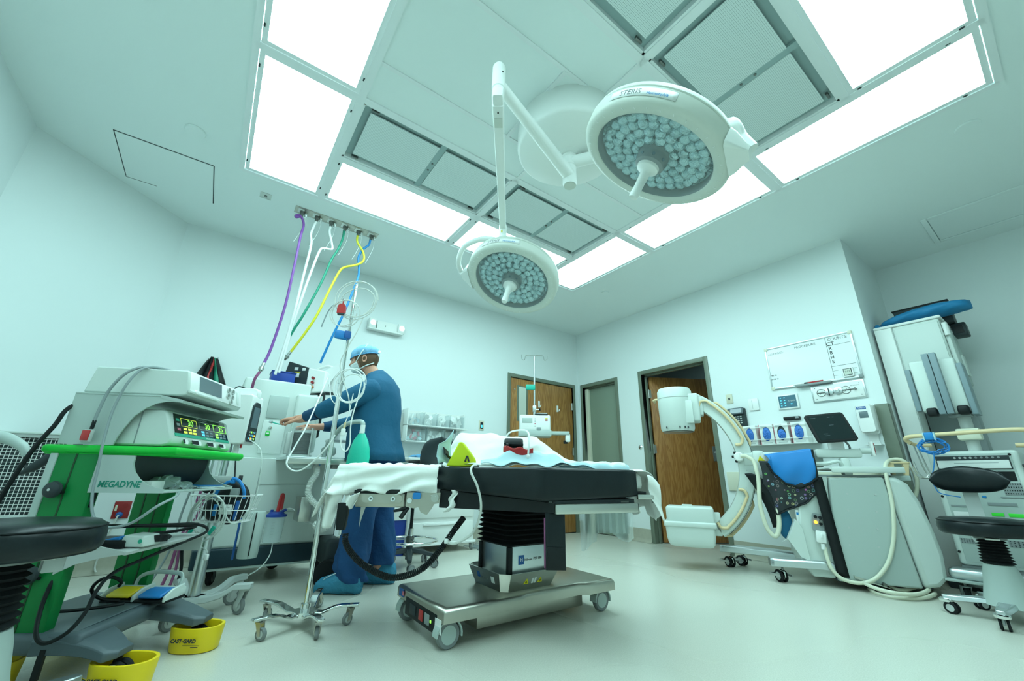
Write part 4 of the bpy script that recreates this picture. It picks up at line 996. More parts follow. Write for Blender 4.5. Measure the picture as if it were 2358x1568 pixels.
# blood pressure cuff
t = TH('tourniquet_cuff', 'rolled black and red inflatable cuff lying on the white drape', 'cuff')
b = MB(Matrix.Translation((.02, 2.395, .918)) @ rotm((.75, 0, 0)))
b.box((-.0, 0, .012), (.110, .055, .040), 'black', .014, 3)
for i in range(4): b.tube([(-.055, -.029+.002*i, -.004+.010*i), (.0, -.031, -.002+.010*i), (.055, -.029, -.004+.010*i)], .0035, 'rubber', 6, 3)
b.tube([(-.035, -.03, .03), (-.04, -.04, -.01), (-.045, -.035, -.06)], .008, 'black', 6, 4); obj('cuff_roll', b, t)
b = MB(); b.grid(lambda u, v: Vector((-.038+.17*u, 2.362+.012*v-.01*math.sin(u*5), .905-.055*v*(1-.30*u)-.012*u+.006*math.sin(u*14))), 24, 6, 'red'); obj('red_strap', b, t, solid=.005, ang=180)
b = MB(); b.tube([(.102, 2.355, .850), (.105, 2.352, .89), (.108, 2.37, .94), (.105, 2.42, .99), (.075, 2.60, 1.025), (.0, 2.74, 1.025), (-.035, 2.80, .99)], .0055, 'hose_white', 8, 6); b.ell((.102, 2.352, .850), (.012, .012, .014), 'hose_white'); obj('air_tube', b, t)
# tube from the wedge down to the coiled lead
t = TH('suction_tube', 'pale tube hanging over the black pad down to the coiled lead', 'tube')
K = lambda px, py, g: Vector(((px-1179)*.001027*g, g, .74-(py-1094-(px-1179)*.0176)*.001027*g))
b = MB(); b.tube([K(1105, 1070, 2.30), K(1093, 1070, 2.17), K(1090, 1084, 2.12), K(1106, 1115, 2.11), K(1116, 1155, 2.12), K(1110, 1190, 2.16), K(1095, 1215, 2.20), K(1062, 1232, 2.21), K(1044, 1228, 2.22)], .0062, 'cable_white', 8, 6); obj('tube', b, t)
# hand control with coiled lead
t = TH('hand_control', 'black hand control hung at the left section with coiled black lead', 'hand control')
b = MB(); b.skin([[Vector((x, y, z)) for x, y in rrect(-.845-w, 2.195, -.845+w, 2.235, .01)] for w, z in ((.020, .475), (.024, .50), (.027, .56), (.026, .60))], 'black'); b.cyl((-.845, 2.215, .475), (-.845, 2.215, .452), .007, 'chrome', n=10); obj('handset', b, t)
path = spline([K(820, 1212, 2.24), K(822, 1228, 2.24), K(838, 1250, 2.22), K(873, 1276, 2.20), K(930, 1297, 2.18), K(990, 1283, 2.19), K(1030, 1245, 2.22), K(1058, 1206, 2.26), K(1078, 1180, 2.32)], 12)
cl = [0]
for i in range(1, len(path)): cl.append(cl[-1]+(path[i]-path[i-1]).length)
L = cl[-1]; turns = 92; pts = []; j = 0
for i in range(turns*9+1):
    s = L*i/(turns*9)
    while j < len(cl)-2 and cl[j+1] < s: j += 1
    f = (s-cl[j])/max(1e-6, cl[j+1]-cl[j]); p = path[j].lerp(path[j+1], f); d = (path[j+1]-path[j]).normalized()
    nn = d.cross(Vector((0, 1, 0))).normalized(); mm = d.cross(nn); a = i/9*2*PI
    pts.append(p+(nn*math.cos(a)+mm*math.sin(a))*.0125)
b = MB(); b.tube(pts, .0038, 'black', 5, 1); obj('coiled_lead', b, t)
b = MB(); b.box(K(1043, 1227, 2.22), (.02, .03, .022), 'hose_white', .004); obj('tape', b, t)
# strap and ribbon
t = TH('velcro_strap', 'wide black fabric strap hanging beside the bellows, purple inner edge', 'strap')
b = MB(); b.bb((.170, 2.035, .345), (.262, 2.042, .585), 'leather', .003); b.bb((.180, 2.070, .36), (.262, 2.076, .585), 'leather', .003); b.bb((.172, 2.035, .345), (.262, 2.076, .36), 'leather', .004); b.bb((.178, 2.030, .348), (.260, 2.036, .44), 'black', .004); obj('strap', b, t)
b = MB(); b.bb((.165, 2.040, .350), (.171, 2.070, .56), 'mag_tube', .002); obj('purple_edge', b, t)
t = TH('gauze_ribbon', 'crumpled white tie hanging from the left of the black frame', 'ribbon')
b = MB(); b.grid(lambda u, v: Vector((-.300+.03*u-.025*v*v+.008*math.sin(v*11), 2.205-.01*math.sin(v*8+u*5), .672-.105*v)), 6, 16, 'sheet'); obj('ribbon', b, t, solid=.002, ang=180)
# ================================================================ PERSON AT THE ANAESTHESIA MACHINE
def skin_eval(V, E, R, sub=2):
    me = bpy.data.meshes.new('tmp'); me.from_pydata(V, E, []); o = bpy.data.objects.new('tmp', me); COL.objects.link(o)
    md = o.modifiers.new('s', 'SKIN'); md.use_smooth_shade = True
    for i, r in enumerate(R):
        d = me.skin_vertices[0].data[i]; d.radius = (r, r) if not isinstance(r, tuple) else r; d.use_root = (i == 0)
    s = o.modifiers.new('u', 'SUBSURF'); s.levels = sub; s.render_levels = sub
    bpy.context.view_layer.update(); ev = o.evaluated_get(bpy.context.evaluated_depsgraph_get()); m = bpy.data.meshes.new_from_object(ev)
    vs = [v.co.copy() for v in m.vertices]; fs = [list(p.vertices) for p in m.polygons]
    bpy.data.objects.remove(o, do_unlink=True); bpy.data.meshes.remove(me); bpy.data.meshes.remove(m)
    return vs, fs
def chain(V, E, R, pts, start=None):
    """adds joints (x,y,z,r), linked one after another; returns index of the last"""
    k = start
    for p in pts:
        V.append(tuple(p[:3])); R.append(p[3] if len(p) == 4 else (p[3], p[4])); i = len(V)-1
        if k is not None: E.append((k, i))
        k = i
    return k
P = thing('person', 'person in dark blue scrubs, patterned cap and mask, reaching both hands to the machine', 'person', (1.0, 3.12, 0), -A)
V, E, R = [], [], []
pel = chain(V, E, R, [(.03, .02, .90, .125)])
ch = chain(V, E, R, [(.02, .01, 1.08, .115), (.005, 0, 1.25, .125), (-.015, 0, 1.36, .115)], pel)
nk = chain(V, E, R, [(-.065, 0, 1.45, .060), (-.115, 0, 1.52, .056), (-.145, 0, 1.56, .060)], ch)
for s, arm in ((-1, [(-.02, -.10, 1.36, .050), (-.03, -.165, 1.335, .046), (-.13, -.19, 1.27, .046), (-.26, -.195, 1.205, .042), (-.38, -.165, 1.165, .038), (-.50, -.13, 1.130, .032), (-.555, -.115, 1.118, .027)]),
               (1, [(-.03, .10, 1.36, .050), (-.03, .16, 1.33, .046), (-.12, .20, 1.22, .050), (-.24, .19, 1.13, .044), (-.37, .13, 1.10, .038), (-.48, .06, 1.085, .028), (-.52, .04, 1.082, .026)])):
    w = chain(V, E, R, arm, ch)
    x, y, z = arm[-1][:3]
    palm = chain(V, E, R, [(x-.035, y+.002, z-.001, .032, .022), (x-.080, y+.004, z-.004, .037, .021)], w)
    for i, (dy, ln, cu) in enumerate(((-.030, .070, .035), (-.010, .080, .034), (.011, .075, .036), (.030, .060, .038))):
        bx = x-.082-(.006 if i in (1, 2) else 0)
        chain(V, E, R, [(bx, y+dy*.9, z-.002, .0105), (bx-ln*.42, y+dy*.95, z-.010, .0100), (bx-ln*.60, y+dy*.8, z-cu*.75, .0092), (bx-ln*.42, y+dy*.6, z-cu*1.25, .0082)], palm)
    chain(V, E, R, [(x-.030, y-.026*1, z-.014, .013), (x-.058, y-.036, z-.030, .0115), (x-.085, y-.028, z-.040, .0095), (x-.102, y-.018, z-.042, .0085)], w)
for s, leg in ((-1, [(.02, -.085, .84, .095), (-.01, -.09, .50, .062), (.0, -.09, .10, .042), (-.05, -.095, .055, .036), (-.16, -.10, .035, .030)]),
               (1, [(.04, .10, .84, .095), (.03, .12, .50, .062), (.075, .155, .10, .042), (.03, .155, .055, .036), (-.08, .16, .035, .030)])):
    chain(V, E, R, leg, pel)
vs, fs = skin_eval(V, E, R)
b = MB(); b.add(vs, fs, 'skin')
# head: lofted skull with face, turned down to the left
HM = Matrix.Translation((-.180, 0, 1.615)) @ rotm((0, math.radians(-14), math.radians(4)))
def head_pt(a, h):      # a around (0 = face, -x), h -1..1 bottom to top
    rz = .118; z = rz*h; k = math.sqrt(max(0, 1-h*h*.985))
    rx = .098*k; ry = .076*k
    if h < -.2: rx *= 1-.10*(-.2-h); ry *= 1-.18*(-.2-h)
    x = -rx*math.cos(a); y = ry*math.sin(a)
    if x < 0:
        f = math.exp(-(y/.020)**2)
        x -= .024*f*math.exp(-((h+.18)/.14)**2)+.010*f*math.exp(-((h+.02)/.2)**2)       # nose
        x -= .010*math.exp(-((h+.72)/.16)**2)*math.exp(-(y/.03)**2)                      # chin
        x += .010*math.exp(-((abs(y)-.032)/.014)**2)*math.exp(-((h-.06)/.09)**2)         # eye sockets
        x -= .005*math.exp(-((h-.20)/.07)**2)*math.exp(-(y/.05)**2)                      # brow
    else: x += .012*math.exp(-((h-.15)/.5)**2)
    return HM @ Vector((x, y, z))
b.grid(lambda u, v: head_pt(2*PI*u, -.985+1.97*v), 56, 44, 'skin', cu=True)
for s in (-1, 1):
    b.add([HM @ Matrix.Translation((.018, s*.072, -.014)) @ Matrix.Rotation(s*.25, 4, 'Z') @ Vector((r*.72*math.cos(a)+.004*math.sin(a), s*h, r*1.12*math.sin(a)-.1*r*math.cos(a))) for r, h in ((.001, .004), (.010, .003), (.017, .008), (.023, .013), (.027, .010), (.025, .002), (.018, -.004)) for a in (2*PI*i/20 for i in range(20))], [[j*20+i, j*20+(i+1) % 20, (j+1)*20+(i+1) % 20, (j+1)*20+i] for j in range(6) for i in range(20)], 'skin')
body = obj('body', b, P, ang=180)
b = MB(HM)
for s in (-1, 1):
    b.ell((-.076, s*.031, .006), (.012, .012, .011), 'white_gloss', 14, 8); b.ell((-.0865, s*.032, .004), (.003, .0055, .0055), 'ink', 10, 6)
obj('eye', b, P)
b = MB(HM)
for s in (-1, 1):
    b.tube([(-.0905, s*.012, .026), (-.089, s*.028, .031), (-.078, s*.046, .026)], .0032, 'hair', 6, 4); b.tube([(-.089, s*.018, .012), (-.0875, s*.031, .0165), (-.079, s*.044, .010)], .0022, 'skin', 6, 4)
obj('eyebrow', b, P)
def shell(a0, a1, h0, h1, off, m, nm, n=30, k=14):
    b = MB(); inv = HM.inverted()
    def f(u, v):
        p = inv @ head_pt(a0+(a1-a0)*u, h0+(h1-h0)*v); q = Vector((p.x-.0, p.y, p.z*.9)); q.normalize()
        return HM @ (p + q*off)
    b.grid(f, n, k, m); return b
b = shell(.95, 2*PI-.95, -.62, .30, .0025, 'hair', 'hair'); obj('hair', b, P, ang=180, solid=.003)
b = shell(-1.25, 1.25, -.93, -.18, .002, 'beard', 'beard'); 
obj('beard', b, P, ang=180, solid=.002)
# cap
b = MB(); inv = HM.inverted()
def capf(u, v):
    a = 2*PI*u; h = .24+.745*v; p = inv @ head_pt(a, min(.985, h)); q = Vector((p.x, p.y, p.z)); q.normalize()
    return HM @ (p+q*(.008+.016*math.sin(min(1, v*1.4)*PI)*(1 if p.x > -.03 else .5)+.002*math.sin(14*a+v*7)))
b.grid(capf, 60, 18, 'cap_blue', cu=True); obj('surgical_cap', b, P, ang=180, solid=.002)
b = MB()
b.grid(lambda u, v: HM @ (lambda p, q: p+q*(.010))(*(lambda p: (p, p.normalized()))(inv @ head_pt(2*PI*u, .16+.20*v))), 60, 5, 'towel_blue', cu=True); obj('cap_band', b, P, ang=180, solid=.002)
b = MB(HM); b.tube([(.08, .0, .03), (.11, -.02, .02), (.12, -.03, -.01)], .006, 'mask', 6, 4); b.grid(lambda u, v: Vector((.085+.05*u, -.01-.03*u+.02*v, .045-.03*u+.03*v)), 5, 4, 'mask'); obj('tie_tail', b, P, solid=.002)
# mask
b = MB()
def mk(u, v):
    a = (u-.5)*2*1.12; h = -.98+.74*v; p = inv @ head_pt(a, h); bul = .020*math.sin(v*PI)*math.cos((u-.5)*PI)
    return HM @ (Vector((p.x-.004-bul*1.3, p.y*1.06, p.z+.002*math.sin(v*26))))
b.grid(mk, 26, 22, 'mask'); obj('face_mask', b, P, ang=180, solid=.002)
b = MB()
for s in (-1, 1):
    for (p0, p1, p2) in (((-.055, s*.062, -.022), (.0, s*.088, .035), (.055, s*.062, .11)), ((-.045, s*.055, -.088), (.02, s*.082, -.075), (.075, s*.045, -.055))):
        b.tube([HM @ Vector(p0), HM @ Vector(p1), HM @ Vector(p2)], .0045, 'mask', 6, 6)
obj('mask_tie', b, P)
# scrub top
def ring(cx, cy, rx, ry, z, n=40, w=0, ph=0, tilt=0):
    return [Vector((cx+(rx+w*math.sin(5*a+ph)+w*.6*math.sin(9*a+2*ph))*math.cos(a), cy+(ry+w*math.sin(4*a+ph))*math.sin(a), z+tilt*math.cos(a))) for a in (2*PI*i/n for i in range(n))]
b = MB()
RG = [(.0, 0, .212, .212, .835, .008, 0, .0), (-.012, 0, .206, .206, .90, .008, .5, 0), (-.030, 0, .192, .195, 1.00, .010, 1.1, 0), (-.032, 0, .186, .195, 1.10, .009, 1.8, 0), (-.025, 0, .178, .20, 1.20, .008, 2.4, .01), (-.020, 0, .160, .208, 1.29, .006, 3.0, .015), (-.018, 0, .138, .205, 1.37, .004, 3.6, .02), (-.035, 0, .108, .165, 1.43, .003, 4, .025), (-.065, 0, .080, .105, 1.475, .002, 4, .03), (-.085, 0, .066, .072, 1.500, 0, 0, .03)]
b.skin([ring(c, d, e, f, z, 44, w, p, t) for c, d, e, f, z, w, p, t in RG], 'scrub', cap=False)
V, E, R = [], [], []
k = chain(V, E, R, [(.015, -.13, 1.365, .095), (-.05, -.185, 1.325, .092), (-.14, -.20, 1.275, .084), (-.22, -.20, 1.235, .080), (-.29, -.195, 1.205, .076), (-.36, -.18, 1.180, .066), (-.42, -.162, 1.160, .056)])
vs, fs = skin_eval(V, E, R); b.add(vs, fs, 'scrub')
V, E, R = [], [], []
k = chain(V, E, R, [(.0, .13, 1.35, .090), (-.06, .19, 1.28, .085), (-.15, .20, 1.19, .078), (-.24, .19, 1.135, .074), (-.33, .15, 1.11, .062), (-.40, .12, 1.10, .052)])
vs, fs = skin_eval(V, E, R); b.add(vs, fs, 'scrub')
obj('scrub_top', b, P, ang=180, solid=.004)
b = MB(); b.tube([(-.412, -.164, 1.162), (-.46, -.15, 1.148), (-.505, -.137, 1.137)], .05, 'cuff', 20, 6, rads=[.050, .044, .038]); obj('knit_cuff', b, P)
b = MB(); b.tube([(-.39, .122, 1.10), (-.43, .095, 1.092), (-.46, .075, 1.088)], .045, 'cuff', 20, 6, rads=[.048, .040, .035]); obj('knit_cuff', b, P)
# trousers
def leg(name, K):
    b = MB(); rr = []
    for i in range(len(K)-1):
        for q in range(5):
            t = q/5; c = [a*(1-t)+d*t for a, d in zip(K[i], K[i+1])]
            z = c[4]; w = .006+.011*max(0, 1-z/.30); rr.append(ring(c[0], c[1], c[2]+.010*math.sin(z*95)*max(0, 1-z/.28), c[3], z, 32, w, z*22, 0))
    b.skin(rr, 'scrub_pants'); return obj(name, b, P, ang=180)
b = MB(); b.skin([ring(.01, .01, .145, .155, .90, 40, .004), ring(.015, .01, .165, .175, .84, 40, .006, 1), ring(.012, .01, .155, .172, .76, 40, .006, 2), ring(.012, .01, .12, .15, .70, 40, .006, 2)], 'scrub_pants'); obj('trouser_seat', b, P, ang=180)
leg('trouser_leg', [(.02, -.075, .122, .100, .82), (.005, -.085, .118, .098, .68), (-.025, -.09, .105, .090, .50), (-.04, -.09, .105, .088, .30), (-.045, -.09, .108, .088, .16), (-.035, -.09, .100, .082, .09), (-.02, -.09, .085, .07, .065)])
leg('trouser_leg', [(.04, .095, .118, .100, .82), (.035, .11, .110, .098, .68), (.045, .13, .098, .090, .50), (.075, .15, .090, .085, .30), (.088, .155, .092, .082, .18), (.088, .155, .080, .07, .12)])
def shoe(x, y, az):
    b = MB(Matrix.Translation((x, y, 0)) @ Matrix.Rotation(az, 4, 'Z')); rg = []
    for t, w, h, zc in ((-.185, .012, .012, .03), (-.175, .036, .034, .034), (-.14, .050, .048, .048), (-.08, .054, .056, .056), (-.02, .052, .068, .066), (.04, .050, .080, .078), (.085, .046, .078, .076), (.115, .034, .06, .062), (.125, .014, .025, .05)):
        rg.append([Vector((t+.004*math.sin(9*a), w*math.cos(a)*(1+.05*math.sin(7*a+t*40)), max(.001, zc+h*math.sin(a)*(1+.06*math.sin(5*a+t*60))))) for a in (2*PI*i/28 for i in range(28))])
    b.skin(rg, 'shoe_cover'); o = obj('shoe_cover', b, P, ang=180)
    b = MB(Matrix.Translation((x, y, 0)) @ Matrix.Rotation(az, 4, 'Z')); b.tube([(-.165, -.03, .05), (-.10, -.035, .10), (-.04, -.03, .125)], .0025, 'mask', 5, 5); obj('seam', b, o)
shoe(-.075, -.105, .0); shoe(.07, .165, .05)
b = MB(); b.tube([(-.700, -.10, 1.08), (-.735, -.10, 1.087), (-.765, -.10, 1.095)], .004, 'teal_plastic', 6, 3); b.cyl((-.765, -.10, 1.095), (-.785, -.10, 1.10), .010, 'alu', n=10)
tag(obj('sampling_line_plug', b), 'small teal and metal plug held in the fingertips at the machine', 'connector')
bpy.data.objects['sampling_line_plug'].location = (1.0, 3.12, 0); bpy.data.objects['sampling_line_plug'].rotation_euler = (0, 0, -A)

# ================================================================ ANAESTHESIA MACHINE
t = thing('anesthesia_machine', 'large light grey anaesthesia machine behind the pole stand, with dark base skirt', 'anesthesia machine', (.46, 3.62, 0))
b = MB(); b.bb((-.40, .0, .24), (.33, .62, .845), 'device_white', .02, 3); b.bb((-.32, -.002, .26), (.33, .0, .84), 'device_white'); body = obj('cabinet', b, t)
b = MB(); b.box((.03, -.004, .66), (.34, .004, .003), 'midgrey'); b.box((.03, -.004, .47), (.34, .004, .002), 'midgrey'); b.box((-.14, -.004, .55), (.003, .004, .57), 'midgrey'); obj('panel_gap', b, body)
b = MB(); b.bb((-.43, -.02, .125), (.35, .62, .245), 'navy', .012, 3); b.bb((-.42, -.01, .11), (.345, .6, .128), 'panel_grey', .004); obj('base_skirt', b, t)
b = MB(); b.bb((.33, -.30, .12), (.44, .35, .30), 'darkgrey', .03, 3); b.bb((.30, -.02, .26), (.45, .30, .42), 'darkgrey', .02); obj('side_pod', b, t)
b = MB(); b.lathe([(.0, -.02), (.085, -.02), (.092, -.012), (.092, .012), (.085, .02), (0, .02)], (.345, -.40, .0925), (-.30, -.95, 0), 'rubber', 32); obj('wheel', b, t)
b = MB(); b.lathe([(.0, -.02), (.07, -.02), (.075, .012), (.07, .02), (0, .02)], (.40, .25, .076), (1, 0, 0), 'rubber', 28); obj('wheel', b, t)
caster(t, -.30, .12, .10, .03, 'rubber', 'darkgrey', 'darkgrey', 1.2, .115); caster(t, .10, .5, .10, .03, 'rubber', 'darkgrey', 'darkgrey', .2, .115)
# back tower with shelf, side doors
b = MB(); b.bb((-.36, .10, .84), (.12, .55, 1.455), 'device_white', .015, 3); b.bb((.02, .06, 1.0), (.20, .5, 1.36), 'device_white', .02, 3); tw = obj('tower', b, t)
b = MB(); b.bb((.03, .052, 1.03), (.16, .062, 1.19), 'panel_grey', .004); b.bb((.19, .04, .90), (.21, .35, 1.36), 'panel_grey', .006); obj('tower_door', b, tw)
b = MB(); b.bb((-.18, .085, .88), (-.02, .102, 1.13), 'device_white', .006); b.bb((-.17, .09, 1.15), (-.03, .104, 1.33), 'panel_grey', .004); b.lathe([(0, .012), (.010, .012), (.012, 0)], (-.125, .085, 1.075), (0, -1, 0), 'chrome', 14); b.box((-.135, .082, 1.03), (.03, .008, .036), 'green_bright', .004); obj('valve_panel', b, tw)
b = MB(); b.box((-.135, .076, 1.03), (.018, .002, .012), 'label'); obj('label_plate', b, tw)
b = MB(); b.bb((.20, .08, 1.02), (.235, .35, 1.40), 'black', .01); b.box((.236, .2, 1.22), (.003, .22, .30), 'screen_dark'); obj('ventilator_screen', b, t)
b = MB(); b.bb((-.05, -.50, .828), (.45, .10, .848), 'alu', .004); b.bb((-.05, -.505, .80), (.47, -.49, .838), 'steel', .004); b.bb((.0, -.48, .77), (.12, -.2, .828), 'panel_grey', .006); b.bb((.26, -.44, .775), (.34, -.30, .828), 'dark_steel', .006); ws = obj('work_shelf', b, t)
# absorber canister with bellows
cx, cy = .040, -.39
b = MB(); b.lathe([(.074, .0), (.078, .003), (.078, .19), (.074, .195), (0, .196)], (cx, cy, .85), (0, 0, 1), 'glassy', 36, cap=False); can = obj('bellows_canister', b, t)
b = MB(); pr = []
for i in range(15): pr.append((.064 if i % 2 else .056, .012+.0105*i))
b.lathe(pr, (cx, cy, .85), (0, 0, 1), 'black', 32); b.lathe([(.066, .160), (.066, .172), (0, .174)], (cx, cy, .85), (0, 0, 1), 'lightgrey', 32); obj('bellows', b, can)
b = MB(); b.lathe([(.080, 0), (.080, .012), (.07, .014)], (cx, cy, .848), (0, 0, 1), 'panel_grey', 32)
for i in range(4): a = i*PI/2+.6; b.cyl((cx+.083*math.cos(a), cy+.083*math.sin(a), .85), (cx+.083*math.cos(a), cy+.083*math.sin(a), 1.045), .005, 'lightgrey', n=8)
obj('canister_rod', b, can)
b = MB(); b.tube([(.20, -.40, .85), (.20, -.44, .92), (.215, -.52, .98), (.24, -.61, 1.045), (.275, -.69, 1.075), (.315, -.77, 1.08), (.330, -.80, 1.07), (.333, -.804, 1.045)], .015, 'panel_grey', 12, 5); b.cyl((.333, -.804, 1.055), (.333, -.804, 1.015), .016, 'white', n=14); obj('bag_arm', b, t)
b = MB(); b.box((.235, -.36, .895), (.09, .09, .06), 'panel_grey', .015); b.cyl((.235, -.36, .92), (.235, -.36, .96), .028, 'lightgrey', n=16); b.box((.12, -.32, .80), (.05, .08, .06), 'lightgrey', .01); obj('valve_block', b, t)
b = MB(); b.tube([(.01, -.40, .93), (-.04, -.38, .97), (-.03, -.36, 1.02)], .006, 'white_plastic', 6); b.bb((-.06, -.42, .865), (-.03, -.36, 1.01), 'lightgrey', .004); obj('side_column', b, t)
# corrugated breathing hose down to the floor side
def corr(parent, name, pts, r, m, rings=60, amp=.0035):
    P_ = spline(pts, 14); L = [0]
    for i in range(1, len(P_)): L.append(L[-1]+(P_[i]-P_[i-1]).length)
    n = rings*2; q = []; j = 0
    for i in range(n+1):
        s = L[-1]*i/n
        while j < len(L)-2 and L[j+1] < s: j += 1
        q.append(P_[j].lerp(P_[j+1], (s-L[j])/max(1e-6, L[j+1]-L[j])))
    b = MB(); b.tube(q, r, m, 12, 1, rads=[r+(amp if i % 2 else -amp*.4) for i in range(n+1)]); return obj(name, b, parent)
corr(t, 'breathing_hose', [(.155, -.44, .79), (.16, -.46, .74), (.13, -.47, .68), (.125, -.48, .61), (.17, -.50, .55), (.23, -.52, .51), (.245, -.52, .455), (.20, -.50, .42), (.235, -.48, .385), (.29, -.47, .40)], .018, 'white_plastic', 70)
b = MB(); b.cyl((.150, -.44, .82), (.155, -.44, .775), .016, 'white', n=14); b.cyl((.17, -.445, .812), (.18, -.45, .80), .012, 'blue_bright', n=10); obj('hose_cuff', b, t)
b = MB(); b.bb((.12, -.30, .42), (.20, -.10, .58), 'steel', .004); b.bb((.30, -.10, .30), (.42, .02, .50), 'white_plastic', .006); b.bb((.29, -.11, .50), (.43, .03, .515), 'lightgrey', .004); obj('side_tray', b, t)
# reservoir bag
t2 = thing('breathing_bag', 'bright green breathing bag hanging from the grey machine arm', 'breathing bag', (.793, 2.816, 0), -A)
b = MB(); b.lathe([(.012, 1.03), (.014, 1.01), (.030, .985), (.050, .95), (.064, .90), (.072, .85), (.073, .80), (.070, .76), (.05, .74), (0, .737)], (0, 0, 0), (0, 0, 1), 'bag_green', 28, 1.0, .62)
for i in range(len(b.v)):
    v = b.v[i]; k = max(0, 1-v.z); v.x += .012*math.sin(v.z*30)*k-.012*(1-v.z/1.0)*3*.3; 
obj('bag', b, t2, ang=180)
b = MB(); b.cyl((0, 0, 1.0), (0, 0, 1.02), .017, 'white', n=16); obj('bag_neck', b, t2)
# patient monitor on top
F = Matrix.Translation((.62, 3.98, 1.40)) @ Matrix.Rotation(math.radians(-25), 4, 'Z')
t = thing('patient_monitor', 'patient monitor seen from behind on the machine top, dark back with labels', 'monitor', (.485, 3.965, 1.44), math.radians(-38))
b = MB(); b.skin([[Vector((x, -.0, z)) for x, z in ((-.15, .0), (.10, -.035), (.10, .20), (-.10, .26))], [Vector((x, .06, z)) for x, z in ((-.15, .0), (.10, -.035), (.10, .20), (-.10, .26))]], 'darkgrey'); obj('back_cover', b, t, bev=.006)
b = MB(); b.skin([[Vector((.10, y, z)) for y, z in ((-.02, -.035), (.16, -.02), (.16, .17), (-.02, .20))], [Vector((.26, y, z)) for y, z in ((.0, -.02), (.16, -.0), (.16, .15), (.0, .17))]], 'white_gloss'); obj('screen_bezel', b, t, bev=.012)
b = MB(); b.prism([(.16, .16), (.30, .24), (.36, .27), (.37, .22), (.30, .12), (.26, .05)], (-.10, -.06), 'white_gloss', Matrix.Rotation(PI/2, 4, 'X')); b.tube([(.10, .08, .17), (.14, .08, .21), (.22, .08, .235), (.27, .08, .22)], .014, 'white', 10, 5); obj('handle', b, t)
for x, z, w, h, m in ((-.02, .19, .035, .028, 'label'), (.05, .185, .03, .025, 'label'), (.0, .13, .03, .04, 'label'), (.0, .155, .045, .006, 'warn_yellow'), (.03, .03, .08, .012, 'ink')):
    b = MB(); b.box((x, -.001, z), (w, .003, h), m, .001); obj('label_plate', b, t)
for y, z, m in ((.01, .10, 'red_dark'), (.01, .06, 'red_dark'), (.0, .02, 'amber'), (.03, .02, 'pink'), (.06, .09, 'lightgrey'), (.06, .06, 'lightgrey'), (.06, .03, 'lightgrey')):
    b = MB(); b.cyl((.16+.02*(y > .05), -.018+y, z), (.165+.02*(y > .05), -.05+y, z), .012, m, n=12); obj('socket', b, t)
b = MB(); b.tube([(-.02, .04, -.02), (.0, .04, -.04), (-.10, .04, -.07), (-.24, .0, -.06)], .02, 'panel_grey', 10, 4); b.box((-.01, .04, -.02), (.20, .10, .014), 'panel_grey', .005); b.cyl((-.11, .03, -.11), (-.11, .03, -.04), .028, 'panel_grey', n=18); b.bb((-.01, .0, -.16), (.12, .10, -.03), 'panel_grey', .03); b.bb((-.14, .05, -.03), (.32, .10, -.005), 'darkgrey', .01); obj('mounting_arm', b, t)
b = MB(); b.tube([(-.08, -.01, .02), (-.16, -.05, .0), (-.22, -.10, -.08), (-.23, -.12, -.2)], .004, 'black', 6, 6); b.tube([(-.06, -.01, .01), (-.13, -.05, -.03), (-.18, -.10, -.15), (-.20, -.14, -.3), (-.25, -.16, -.40)], .004, 'black', 6, 6); obj('power_cable', b, t)
b = MB(); b.bb((.28, 3.86, 1.458), (.46, 4.04, 1.56), 'blue_deep', .008); b.bb((.275, 3.855, 1.555), (.465, 4.045, 1.566), 'blue_deep', .004); tag(obj('storage_bin', b), 'small dark blue plastic bin on top of the anaesthesia machine', 'bin')
t = thing('vaporizer_bottle', 'small clear and white bottle on the machine behind the hands', 'bottle', (.80, 3.55, 1.0))
b = MB(); b.cyl((0, 0, 0), (0, 0, .09), .03, 'white_gloss', n=18); b.cyl((0, 0, .09), (0, 0, .12), .012, 'clear', n=12); obj('bottle', b, t)
b = MB(); b.box((0, 0, -.010), (.14, .10, .02), 'white', .004); obj('shelf', b, t)
# suction canister on the machine side
t = thing('suction_canister', 'clear suction canister with blue lid and red handle', 'canister', (.465, 3.50, .30))
b = MB(); b.lathe([(0, 0), (.052, 0), (.056, .004), (.062, .165)], (0, 0, -.02), (0, 0, 1), 'film', 32, cap=False); obj('jar', b, t)
b = MB(); b.lathe([(.070, .145), (.070, .158), (.052, .164), (.045, .176), (0, .178)], (0, 0, 0), (0, 0, 1), 'blue_deep', 32); b.cyl((.03, 0, .175), (.06, 0, .19), .009, 'blue_deep', n=10); b.cyl((-.03, .01, .17), (-.03, .01, .19), .010, 'blue_deep', n=10); obj('lid', b, t)
b = MB(); b.tube([(.005, 0, .175), (.008, 0, .24), (.014, 0, .285), (.022, .0, .285), (.024, 0, .24), (.022, 0, .19)], .0115, 'red', 10, 5); obj('red_handle', b, t)
b = MB(); b.tube([(.055, 0, .19), (.09, 0, .195), (.14, -.02, .16), (.20, -.05, .10), (.28, -.08, .10), (.36, -.12, .16)], .006, 'clear_tube', 8, 6); b.tube([(.01, .0, -.02), (.0, -.06, -.09), (-.05, -.1, -.16), (-.14, -.14, -.20)], .004, 'clear_tube', 6, 5); obj('tubing', b, t)
b = MB()
for i in range(7): b.box((-.015, -.0615, .02+.018*i), (.02, .001, .0015), 'ink_grey')
obj('scale_mark', b, t)

